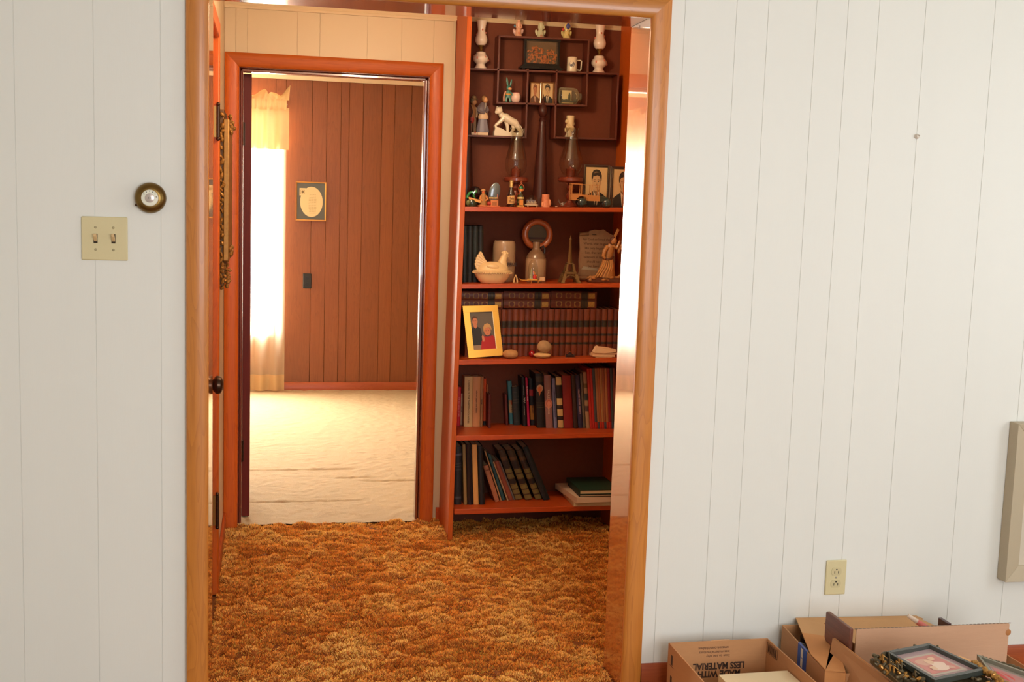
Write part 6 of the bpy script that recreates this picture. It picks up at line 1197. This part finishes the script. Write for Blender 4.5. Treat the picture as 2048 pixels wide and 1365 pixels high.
def stone(label, u, v, rx, rz, rgb, seed, dz=0.0, ry=None, pw=1.0, name='stone', Y=yC, rough=0.75):
    F = Fig(name, label, 'stone', u, v, Y, 'c', group=None, dz=0.0003+dz); b = F.b(); b.blob(0, rz, rx, rz, ry=ry or rx*0.8, seg=26, rings=16)
    r_ = random.Random(seed); ph_ = [r_.uniform(0, 6) for _ in range(6)]; out = []
    for (x_, y_, z_) in b.v:
        a = math.atan2(y_, x_); e = (z_-rz)/rz; f = 1+0.05*sin(3*a+ph_[0])+0.035*sin(5*a+ph_[1]+2*e)+0.03*sin(4*e+ph_[2]); zz = rz+(z_-rz)*(1+0.05*sin(2*a+ph_[3]))
        out.append((x_*f, y_*f, max(zz, 0.02*rz)))
    b.v = out; b.build('stone_body', mat('stone_%d' % seed, rgb, rough, noise=0.3, nscale=45, bump=0.6, bscale=90), F.t, rel=True); return F
stone('rough flat tan stone beside the gold photo frame', 1020.5, 718.5, 15.6, 8.6, (186, 138, 88), 1)
stone('pale cream flat stone under the round stone', 1085, 717.5, 17, 5.4, (216, 176, 122), 2)
stone('round grey-tan stone balanced on the cream flat stone', 1087, 717.5, 14.2, 12.3, (176, 142, 102), 3, dz=10.2*0.00219)
F = Fig('red_glass_ball', 'shiny dark red glass ball beside the stacked stones', 'ball', 1063.5, 712.5, 1.70, 'c', dz=0.0002)
F.part(F.b().blob(0, 6.8, 6.8, 6.8, seg=22, rings=14), 'ball', mc((150, 8, 22), 0.06, coat=1.0)); F.part(F.b().lathe([(1.6, 13), (1.5, 14.6), (0.8, 15)], seg=10), 'cap', M_brass)
F = Fig('cradle_miniature', 'tiny black lidded miniature pot in front of the encyclopedias', 'miniature', 1139.5, 715.5, 1.690, 'c', dz=0.0002)
F.part(F.b().box(-8, 8, -4, 4, 1, 5), 'body', mc((40, 26, 26), 0.3, coat=0.6)); F.part(F.b().lathe([(5, 5), (3, 8), (1, 9)], seg=12), 'lid', mc((44, 28, 28), 0.3)); F.part(F.b().blob(0, 10.4, 1.5, 1.5), 'lid_knob', mc((150, 84, 50), 0.4))
[F.part(F.b().tube([(x_, -4, 0), (x_, -4, 9)], 0.55, 6), 'rail', mc((96, 96, 110), 0.25, metal=0.6)) for x_ in (-9, 9)]; [F.part(F.b().blob(x_, 9.6, 0.9, 0.9, y=-4), 'rail_knob', mc((110, 70, 60))) for x_ in (-9, 9)]
F = Fig('toothpick', 'thin pale wooden stick lying near the shelf edge', 'stick', 1128, 717.6, 1.658, 'c', dz=0.0009)
F.part(F.b().tube([(-17, 0, 0), (17, 2, 0.2)], [0.35, 0.45], 6), 'stick_body', mc((206, 130, 90))); 
F = Fig('folded_papers', 'small heap of folded cream papers at the jamb end of the encyclopedia shelf', 'papers', 1206, 714.8, 1.690, 'c', dz=0.0003)
PP = [mc((222, 186, 148), 0.7), mc((206, 160, 124), 0.7), mc((214, 174, 134), 0.7)]
F.part(F.b().prism_dir([(-18, -14, 0), (14, -14, 0.2), (20, 12, 0.2), (-20, 12, 0)], (0, 0, 0.8)), 'sheet', PP[2])
F.part(F.b().prism_dir([(-24, -10, 1.6), (20, -12, 1.2), (22, 10, 1.6), (-24, 12, 2)], (0, 0, 3.4)), 'sheet', PP[0], bevel=0.0003)
F.part(F.b().prism_dir([(-26, -8, 5), (28, -10, 5.4), (26, 12, 6), (-22, 10, 5)], (0, 0, 3.0)), 'sheet', PP[1], bevel=0.0003)
F.part(F.b().add([(-20, -10, 9), (-2, -11, 8.4), (12, -10, 9), (24, -8, 12), (25, 8, 14), (10, 10, 17.5), (-4, 8, 17), (-16, 4, 20.5), (-22, 2, 10)], [(0, 1, 2, 3, 4, 5, 6, 7, 8)]).add([(-20, -10, 8.6), (-2, -11, 8), (12, -10, 8.6), (24, -8, 11), (24, -8.2, 15), (8, -9, 19), (-6, -9.6, 18), (-17, -9, 23.6)], [(0, 1, 2, 3, 4, 5, 6, 7)]), 'sheet', PP[0], smooth=False)
# ------------------------------------------------------------------ cartons on the living room floor
def card(name, rgb, n=0.06): return mat(name, rgb, 0.8, noise=n, nscale=12, bump=0.15, bscale=60, stretch=(1, 1, 8))
M_cb = card('cardboard', (190, 138, 92)); M_cb2 = card('cardboard_orange', (206, 142, 84)); M_cb3 = card('cardboard_pink', (200, 158, 126)); M_edge = card('cardboard_edge', (206, 160, 116))
M_ink = mc((66, 46, 36), 0.7)
def obox(t, x0, x1, y0, y1, z1, m, th=0.004, floor_=True, skip=()):
    if 'back' not in skip: B().box(x0, x1, y1-th, y1, 0.002, z1).build('back_wall', m, t, bevel=0.0008)
    if 'side_a' not in skip: B().box(x0, x0+th, y0, y1-th, 0.002, z1).build('side_wall', m, t, bevel=0.0008)
    if 'side_b' not in skip: B().box(x1-th, x1, y0, y1-th, 0.002, z1).build('side_wall', m, t, bevel=0.0008)
    if 'front' not in skip: B().box(x0+th, x1-th, y0, y0+th, 0.002, z1).build('front_wall', m, t, bevel=0.0008)
    B().box(x0+th, x1-th, y0+th, y1-th, 0.002, 0.006).build('base', m, t)
Z1 = 0.19
a, b_ = atz(1338.6, 1288, Z1), atz(1533, 1275, Z1); bx0, bx1, by1 = float(a[0]), float(b_[0]), float((a[1]+b_[1])/2)
c1 = thing('cardboard_carton', 'open cardboard carton printed inside with upside down lettering, nearest the doorway', 'box', ((bx0+bx1)/2, by1-0.24, 0.0), 'open cartons on the floor')
obox(c1, bx0, bx1, by1-0.48, by1, Z1, M_cb)
# torn lip and print on the inside of the far wall: letters run upside down
B().prism([(bx0+0.13, Z1-0.002), (bx0+0.20, Z1-0.002), (bx0+0.195, Z1+0.002), (bx0+0.17, Z1+0.003), (bx0+0.14, Z1+0.002)], by1-0.003, by1-0.001).build('torn_lip', M_edge, c1)
pr = B(); yi = by1-0.0046
def ip(u, v): p = at(u, v, yi); return (float(p[0]), yi, float(p[2]))
k_ = mpp(1440, 1320, yi)
put_text(pr, 'LESS MATERIAL', 17.5*k_, ip(1438, 1332), (-1, 0, 0), (0, 0, -1), bold=0.0011, stretch=0.87)
put_text(pr, 'MADE WITH', 17.5*k_, ip(1438, 1347.5), (-1, 0, 0), (0, 0, -1), bold=0.0011, stretch=0.87)
pr.build('bold_print', M_ink, c1)
pr = B(); put_text(pr, 'Scan to see why', 7.2*k_, ip(1436, 1312.5), (-1, 0, 0), (0, 0, -1), bold=0.0001); put_text(pr, 'less material matters', 7.2*k_, ip(1429, 1305), (-1, 0, 0), (0, 0, -1), bold=0.0001); put_text(pr, 'amazon.com/thisbox', 7.2*k_, ip(1427, 1297), (-1, 0, 0), (0, 0, -1), bold=0.0002)
pr.build('small_print', mc((110, 76, 54), 0.7), c1)
# bar code panel on the inside of the side wall, arrows and marks on the outside
bc_ = B(); xi = bx1-0.0046
def ipx(u, v): d = ray(u, v); t = (xi-CAM[0])/d[0]; p = CAM+d*t; return (xi, float(p[1]), float(p[2]))
A, Bq, Cq, Dq = ipx(1535, 1285), ipx(1556, 1303), ipx(1555, 1325), ipx(1533, 1304)
A, Bq, Cq, Dq = map(np.array, (A, Bq, Cq, Dq))
def qd(s, t_): return tuple(A+(Bq-A)*s+(Dq-A)*t_)
def strip_(s0, s1, t0, t1): bc_.face([qd(s0, t0), qd(s0, t1), qd(s1, t1), qd(s1, t0)])
for i in range(11): strip_(0.10+0.075*i, 0.135+0.075*i+0.02*(i % 3 == 0), 0.1, 0.9)
strip_(0, 1, 0, 0.035); strip_(0, 1, 0.965, 1); strip_(0, 0.03, 0, 1); strip_(0.97, 1, 0, 1); bc_.build('bar_print', M_ink, c1)
om = B()
for z in (0.135, 0.07):
    om.add([(bx0-0.0004, by1-0.03, z), (bx0-0.0004, by1-0.045, z-0.002), (bx0-0.0004, by1-0.045, z+0.03), (bx0-0.0004, by1-0.03, z+0.03)], [(0, 1, 2, 3)]); om.add([(bx0-0.0004, by1-0.022, z-0.006), (bx0-0.0004, by1-0.055, z-0.006), (bx0-0.0004, by1-0.055, z-0.004), (bx0-0.0004, by1-0.022, z-0.004)], [(0, 1, 2, 3)])
om.build('handling_marks', M_ink, c1)
# cream flat box inside the first carton
wq = [atz(u, v, 0.155) for u, v in ((1436, 1349), (1573, 1340))]; wx0, wx1, wy = float(wq[0][0]), float(wq[1][0]), float(wq[0][1])
wt = thing('cream_box', 'cream lidded box lying inside the carton nearest the doorway', 'box', ((wx0+wx1)/2, wy-0.12, 0.0065))
B().box(wx0+0.003, wx1-0.003, wy-0.252, wy-0.003, 0.007, 0.12).build('body', mat('cream_board', (226, 206, 166), 0.6), wt, bevel=0.001)
B().prism_dir([(wx0, wy-0.255, 0.118), (wx1+0.006, wy-0.255, 0.118), (wx1, wy, 0.118), (wx0, wy-0.004, 0.118)], (0, 0, 0.037)).build('lid', mat('cream_board', (226, 206, 166), 0.6), wt, bevel=0.001)
tis = B(); r_ = random.Random(4)
for i in range(14): tis.blob(bx0+0.03+r_.uniform(0, 0.05), 0.085+r_.uniform(-0.01, 0.02), 0.012, 0.01, y=by1-0.06-r_.uniform(0, 0.12), ry=0.012, seg=7, rings=5)
tt = thing('packing_paper', 'crumpled yellow packing paper beside the cream box', 'paper', (bx0+0.05, by1-0.12, 0.007)); tis.box(bx0+0.01, bx0+0.085, by1-0.2, by1-0.02, 0.007, 0.08); tis.build('crumple', mat('yellow_tissue', (206, 176, 84), 0.8, noise=0.4, nscale=150, bump=0.8, bscale=150), tt)

# second carton with blue tape
q = [atz(*c, 0.2) for c in ((1564, 1251), (1650, 1343), (1691, 1347))]
c2 = thing('cardboard_carton', 'cardboard carton with blue masking tape on its side, behind the lettered one', 'box', (1.32, -0.22, 0), 'open cartons on the floor')
x2a, y2b, y2f = 1.19, -0.028, -0.405; x2b = 1.47
B().prism_dir([(q[0][0], q[0][1], 0.002), (q[0][0]+0.004, q[0][1], 0.002), (q[1][0]+0.004, q[1][1], 0.002), (q[1][0], q[1][1], 0.002)][::-1], (0, 0, 0.198)).build('side_wall', M_cb, c2, bevel=0.0008)
B().prism_dir([(q[1][0], q[1][1], 0.002), (q[1][0]+0.002, q[1][1]+0.005, 0.002), (q[2][0]+0.004, q[2][1]+0.004, 0.002), (q[2][0], q[2][1], 0.002)][::-1], (0, 0, 0.198)).build('corner_fold', M_cb2, c2)
B().box(q[0][0], x2b, y2b-0.004, y2b, 0.002, 0.2).build('back_wall', M_cb, c2, bevel=0.0008); B().box(float(q[2][0]), x2b, y2f-0.002, y2f+0.002, 0.002, 0.196).build('front_wall', M_cb, c2, bevel=0.0008); B().box(1.20, x2b, y2f, y2b, 0.002, 0.006).build('base', M_cb, c2)
# blue tape with white marks
tp_ = [np.array(atz(u, v, 0.2)) for u, v in ((1596.5, 1286), (1613, 1304.5))]; s0 = (tp_[0][1]-q[0][1])/(q[1][1]-q[0][1]); s1 = (tp_[1][1]-q[0][1])/(q[1][1]-q[0][1])
def sp_(s, z, o=0.0006): return (float(q[0][0]+(q[1][0]-q[0][0])*s)-o, float(q[0][1]+(q[1][1]-q[0][1])*s), z)
B().face([sp_(s1, 0.06), sp_(s1+0.004, 0.2), sp_(s0, 0.2), sp_(s0+0.01, 0.06)]).face([sp_(s0, 0.2006, 0.0), sp_(s1, 0.2006, 0.0), sp_(s1, 0.2006, -0.006), sp_(s0, 0.2006, -0.006)]).build('blue_tape', mc((58, 92, 170), 0.5), c2)
tw = B(); X_ = np.array(sp_(s0, 0.1))-np.array(sp_(s1, 0.1)); X_ /= np.linalg.norm(X_)
mid = np.array(sp_((s0+s1)/2, 0.17, 0.0012)); put_text(tw, '1', 0.034, mid+np.array((0, 0, 0.010)), -X_, np.array((0, 0, 1.0)), bold=0.0022, stretch=2.2); put_text(tw, '1', 0.034, mid-np.array((0, 0, 0.020)), -X_, np.array((0, 0, 1.0)), bold=0.0022, stretch=2.2); put_text(tw, '-', 0.026, mid-np.array((0, 0, 0.042)), -X_, np.array((0, 0, 1.0)), bold=0.0012, stretch=2.0); put_text(tw, '-', 0.026, mid-np.array((0, 0, 0.066)), -X_, np.array((0, 0, 1.0)), bold=0.0012, stretch=2.0)
tw.build('tape_marks', mc((232, 220, 200)), c2)
# things down in the second carton
dk = thing('dark_glass_jar', 'dark glossy jar with a green-gold leaf glimpsed in the taped carton', 'jar', (1.262, -0.10, 0.0065))
B().lathe([(0.040, 0.007), (0.046, 0.02), (0.046, 0.14), (0.034, 0.165), (0.026, 0.172), (0.026, 0.185)], x=1.262, y=-0.10, seg=24).build('glass', mc((26, 30, 34), 0.1, coat=1.0), dk)
B().blob(1.250, 0.155, 0.016, 0.022, y=-0.150, ry=0.010, rot=0.3).blob(1.262, 0.125, 0.014, 0.02, y=-0.152, ry=0.01).build('leaf', mc((150, 140, 60), 0.4), dk)
# bent cardboard sheet on the second carton
P = lambda u, v, z: tuple(float(k) for k in atz(u, v, z))
pA = tuple(float(k) for k in at(1591.5, 1238, -0.004)); pB = tuple(float(k) for k in at(1832, 1233.5, -0.004))
pC = P(1604, 1268, 0.203); pD = P(1840, 1300, 0.203); pE = P(1620.5, 1309.5, 0.203); pF = P(1651, 1343, 0.203); pG = P(1691, 1346, 0.203)
cs = thing('bent_cardboard', 'bent sheet of tan cardboard lying over the taped carton and up the wall', 'cardboard', ((pA[0]+pB[0])/2, -0.1, 0.2003))
pH = P(1645, 1281, 0.203)
B().prism_dir([pA, pB, (pB[0], -0.047, 0.205), (1.337, -0.047, 0.205), (1.337, pH[1], 0.203), pC][::-1], (0, -0.0005, 0.003)).build('raised_part', card('cardboard_tan', (206, 158, 108)), cs)
B().prism_dir([(1.3545, -0.0475, 0.205), (pB[0]-0.01, -0.0475, 0.205), (pB[0]+0.03, -0.215, 0.203), (1.3545, -0.215, 0.203)][::-1], (0, 0, 0.003)).build('raised_part', card('cardboard_tan', (206, 158, 108)), cs)
B().prism_dir([pC, (1.337, pH[1], 0.203), (1.337, -0.115, 0.203), pG, pF, pE][::-1], (0, 0, 0.003)).build('flat_part', M_cb2, cs)
# dark walnut board on edge
bdm = wood('walnut_board', (122, 74, 58), (86, 48, 38), rough=0.45, coat=0.1, along='y', cath=0.3)
kx = 1.2735; wbv = []
w_ = thing('walnut_board', 'dark walnut board with rounded corners standing on edge between the cartons', 'board', (kx, -0.2, 0.2068))
prof = []
zb_ = 0.2068; pb0 = P(1648, 1281, zb_); zt_ = float(at(1653, 1222, pb0[1])[2])
yF0, yN = pb0[1], float(atz(1713, 1258, zt_)[1]); kx = pb0[0]
pts = [(yF0, zb_-0.045+0.012), (yF0, zt_-0.006), (yF0-0.005, zt_), (yN, zt_), (yN, 0.12), (yF0-0.03, 0.12+0.03)]
pts = [(yF0, 0.178), (yF0, zt_-0.006), (yF0-0.006, zt_), (yN, zt_), (yN, 0.1), (yF0-0.012, 0.166)]
pts = [(yF0, zb_+0.012), (yF0, zt_-0.007), (yF0-0.002, zt_-0.002), (yF0-0.007, zt_), (yN, zt_), (yN, zb_), (yF0-0.014, zb_), (yF0-0.005, zb_+0.003)]
B().prism_dir([(kx, y, z) for y, z in pts], (0.011, 0, 0)).build('plank', bdm, w_, bevel=0.002)
# third carton with frames in it
x3, y3b, z3 = 1.262, -0.262, 0.245
c3 = thing('cardboard_carton', 'cardboard carton full of ornate frames, farthest from the doorway', 'box', (1.55, -0.5, 0), 'open cartons on the floor')
B().prism_dir([(x3, y3b, 0.0), (x3+0.004, y3b, 0), (x3+0.012, -0.75, 0), (x3+0.008, -0.75, 0)][::-1], (0, 0, z3)).build('side_wall', M_cb2, c3, bevel=0.0008)
B().box(x3+0.004, 1.80, y3b-0.004, y3b, 0.0, 0.12).build('back_wall', M_cb, c3, bevel=0.0008); B().box(1.80, 1.804, -0.75, y3b, 0, 0.19).build('side_wall', M_cb, c3, bevel=0.0008); B().box(x3+0.012, 1.80, -0.754, -0.75, 0, 0.19).build('front_wall', M_cb, c3, bevel=0.0008); B().box(x3+0.004, 1.8, -0.75, y3b, 0, 0.004).build('base', M_cb, c3)
fq = [P(1671, 1276, z3), P(1688, 1344, 0.19), P(1800, 1372, z3), P(1790, 1480, 0.12)]
B().prism_dir([(x3-0.002, y3b-0.002, z3), (x3+0.006, -0.74, z3), (x3-0.045, -0.74, 0.14), (x3-0.030, y3b-0.03, 0.15)], (-0.003, 0, 0)).build('outer_flap', M_cb, c3)
# tall flat panel behind the frames
PY = yN-0.004; pn0, pn1 = at(1712.5, 1259, PY), at(2018.5, 1247, PY)
cpn = thing('cardboard_sheet', 'tall flat pinkish cardboard sheet standing behind the ornate frames', 'cardboard', ((pn0[0]+pn1[0])/2, PY, 0.0045))
B().prism([(float(pn0[0]), 0.0045), (float(pn1[0]), 0.0045), (float(pn1[0]), float(pn1[2])-0.003), (float(pn1[0])-0.004, float(pn1[2])), (float(pn0[0])+0.004, float(pn0[2])), (float(pn0[0]), float(pn0[2])-0.004)], PY-0.002, PY+0.002).build('sheet', M_cb3, cpn)
ed = B(); r_ = random.Random(8)
for i in range(40):
    s = i/39; x_ = pn0[0]+(pn1[0]-pn0[0])*s; z_ = pn0[2]+(pn1[2]-pn0[2])*s; ed.blob(float(x_), float(z_)+0.0004, 0.007, 0.0012, y=PY, ry=0.0022, seg=6, rings=4)
ed.build('torn_edge', mc((120, 104, 88), 0.8), cpn)
B().blob(float(pn1[0])-0.002, float(pn1[2])-0.028, 0.009, 0.010, y=PY-0.0022, ry=0.0012, seg=12).build('stain', mc((176, 116, 66), 0.6), cpn)
# pink stick and dark wood ends poking up behind the panel
st = thing('pink_scroll', 'rolled pink and white paper poking up behind the cardboard panel', 'paper roll', tuple(float(k) for k in at(1836, 1262, -0.16)))
s_a, s_b = at(1816, 1232, -0.15), at(1852, 1256, -0.17); M_pw = mc((226, 206, 186), 0.6); M_pk = mc((214, 120, 110), 0.6)
mdp = (s_a+s_b)/2; B().tube([tuple(s_a), tuple(mdp)], [0.006, 0.008], 10).build('white_end', M_pw, st); B().tube([tuple(mdp), tuple(s_b), tuple(s_b+(s_b-s_a)*1.6)], [0.008, 0.010, 0.012], 10).build('pink_end', M_pk, st)
d_a = at(1880, 1238, -0.14); dw = thing('dark_wood_block', 'end of a dark wooden piece poking up behind the cardboard panel', 'wood piece', (float(d_a[0]), -0.15, 0.0))
B().prism_dir([(float(d_a[0]), -0.13, float(d_a[2])), (float(d_a[0])+0.012, -0.13, float(d_a[2])), (float(d_a[0])+0.012, -0.13, 0.0), (float(d_a[0]), -0.13, 0.0)][::-1], (0.0, -0.055, 0)).build('piece', mc((70, 34, 34), 0.4, coat=0.3), dw, bevel=0.0015)
# ornate frames -----------------------------------------------------------------
M_of = mat('ornate_dark_gold', (92, 80, 56), 0.4, metal=0.4, noise=0.5, nscale=90); M_og = mat('ornate_gold', (170, 124, 60), 0.35, metal=0.5, noise=0.4, nscale=120); M_bf = mat('black_green_frame', (62, 66, 60), 0.25, coat=0.6, noise=0.2, nscale=80)
def tilted_frame(name, label, q, inner, art, mats, flourish=True, th=0.012, seed=1):
    """q: four corners TL TR BR BL of the picture opening as points"""
    q = [np.array(c, float) for c in q]; cen = sum(q)/4; n = np.cross(q[1]-q[0], q[3]-q[0]); n /= np.linalg.norm(n); n = n if n[2] > 0 else -n
    t = thing(name, label, 'picture frame', (float(cen[0]), float(cen[1]), float(min(c[2] for c in q))-0.02), 'ornate frames in the carton')
    def L(s, h, o=0.0): a = q[3]+(q[2]-q[3])*s; b_ = q[0]+(q[1]-q[0])*s; return tuple(a+(b_-a)*h+n*o)
    def slab(s0, s1, h0, h1, o0, o1, nm, m, bev=0.0008, par=None):
        b_ = B(); P_ = [(s0, h0), (s1, h0), (s1, h1), (s0, h1)]; b_.add([L(*p, o1) for p in P_]+[L(*p, o0) for p in P_], [(0, 1, 2, 3), (7, 6, 5, 4), (0, 4, 5, 1), (1, 5, 6, 2), (2, 6, 7, 3), (3, 7, 4, 0)])
        return b_.build(nm, m, par or t, bevel=bev)
    w = 0.07; w2 = w*1.4
    slab(-w, 0, -w2*0.8, 1+w2*0.8, -0.004, th, 'moulding', mats[0]); slab(1, 1+w, -w2*0.8, 1+w2*0.8, -0.004, th, 'moulding', mats[0]); slab(0, 1, 1, 1+w2*0.8, -0.004, th, 'moulding', mats[0]); slab(0, 1, -w2*0.8, 0, -0.004, th, 'moulding', mats[0])
    slab(0, 1, 0, 1, -0.002, 0.001, 'mat_board', mats[1]); slab(0.12, 0.88, 0.14, 0.86, 0.0012, 0.0016, 'mat_line', mats[2]); ar_ = slab(0.17, 0.83, 0.2, 0.80, 0.0018, 0.0022, 'print', art[0])
    pr_ = B(); r_ = random.Random(seed)
    for i, (cs_, ch_, rs_, rh_, mi) in enumerate(inner):
        pr_.mi = mi; pr_.face([L(cs_+rs_*cos(a)*(1+0.15*sin(3*a+i)), ch_+rh_*sin(a)*(1+0.15*cos(2*a+i)), 0.0024+0.0002*i) for a in [2*pi*j/16 for j in range(16)]])
    pr_.build('print_figures', art[1:], ar_ if False else t, smooth=False)
    return t, L, n
qf = [P(1783, 1314, 0.305), P(1859, 1299, 0.312), P(1958, 1345, 0.298), P(1868, 1364, 0.290)]
inner = [(0.40, 0.60, 0.17, 0.14, 0), (0.56, 0.45, 0.14, 0.12, 1), (0.48, 0.58, 0.08, 0.08, 2), (0.50, 0.34, 0.20, 0.10, 1), (0.70, 0.28, 0.06, 0.05, 0), (0.62, 0.66, 0.08, 0.06, 2), (0.36, 0.36, 0.06, 0.08, 2)]
t, L, n = tilted_frame('ornate_frame', 'dark ornate frame with a pink flower print lying on top of the carton', qf, inner, [mc((206, 140, 130), 0.4), mc((214, 170, 150)), mc((232, 206, 186)), mc((226, 190, 160))], [M_bf, mc((176, 150, 150), 0.3), mc((190, 176, 160), 0.3)])
fo = B(); r_ = random.Random(9)
for k in range(150):
    side = r_.choice((0, 0, 0, 1, 2, 3)); u_ = r_.random()
    s, h = {0: (-0.10-0.42*r_.random(), u_*1.25-0.1), 1: (u_*1.2-0.1, 1.12+0.06*r_.random()), 2: (u_*1.2-0.1, -0.12-0.35*r_.random()), 3: (1.09+0.05*r_.random(), u_*1.2-0.1)}[side]
    p = L(s, h, r_.uniform(-0.012, 0.004)); fo.mi = 1 if r_.random() < 0.4 else 0
    fo.blob(p[0], p[2], r_.uniform(0.004, 0.011), r_.uniform(0.003, 0.006), y=p[1], ry=r_.uniform(0.004, 0.009), rot=r_.uniform(-1, 1), seg=8, rings=5)
for k in range(12):
    s = -0.12-0.36*r_.random(); h = 0.1+0.9*r_.random(); pa, pb, pc = L(s, h, 0.002), L(s+0.06, h+0.09, 0.012), L(s+0.13, h+0.03, 0.004); fo.mi = k % 2; fo.tube([pa, pb, pc], [0.0022, 0.0038, 0.0012], 7)
fo.build('scrollwork', [M_of, M_og], t)['kind'] = 'stuff'
ob = B(); ob.add([L(-0.55, -0.55, -0.016), L(1.1, -0.55, -0.016), L(1.12, 1.16, -0.006), L(-0.42, 1.14, -0.006), L(-0.55, -0.55, -0.03), L(1.1, -0.55, -0.03), L(1.12, 1.16, -0.02), L(-0.42, 1.14, -0.02)], [(0, 1, 2, 3), (7, 6, 5, 4), (0, 4, 5, 1), (1, 5, 6, 2), (2, 6, 7, 3), (3, 7, 4, 0)]); ob.build('outer_panel', M_of, t, bevel=0.002)
qf2 = [P(1962, 1322, 0.300), P(2060, 1358, 0.295), P(2075, 1400, 0.285), P(1990, 1362, 0.285)]
t2, L2, n2 = tilted_frame('ornate_frame', 'second ornate frame with carved gold edge beside the dark one, cut off by the view', qf2, [(0.4, 0.5, 0.2, 0.2, 0)], [mc((190, 130, 124), 0.4), mc((206, 90, 84)), mc((214, 176, 160)), mc((220, 190, 170))], [mat('silver_green_frame', (150, 148, 132), 0.3, metal=0.4), mc((170, 160, 148), 0.3), mc((180, 150, 146), 0.3)], seed=2)
fo = B(); ga, gb = np.array(P(1948, 1326, 0.308)), np.array(P(2015, 1372, 0.300))
for k in range(46):
    s = k/45; p = ga+(gb-ga)*s; fo.mi = 1; fo.blob(float(p[0])+r_.uniform(-0.006, 0.006), float(p[2])+r_.uniform(-0.006, 0.005), r_.uniform(0.006, 0.010), r_.uniform(0.004, 0.008), y=float(p[1])+r_.uniform(-0.004, 0.004), ry=0.007, rot=r_.uniform(-1, 1), seg=8, rings=5)
for k in range(30):
    s = k/29; p = np.array(P(1965, 1317, 0.305))*(1-s)+np.array(P(2060, 1345, 0.302))*s; fo.mi = 0; fo.blob(float(p[0]), float(p[2])+r_.uniform(-0.003, 0.003), 0.006, 0.004, y=float(p[1]), ry=0.006, seg=7, rings=5)
fo.build('carved_edge', [M_of, M_og], t2)['kind'] = 'stuff'
rl = thing('paper_roll', 'small curled cream paper between the two ornate frames', 'paper roll', P(1932, 1330, 0.29))
a1, a2 = np.array(P(1918, 1317, 0.308)), np.array(P(1950, 1335, 0.300)); B().tube([tuple(a1), tuple(a2)], [0.007, 0.013], 14).build('roll', mc((226, 176, 120), 0.6), rl)
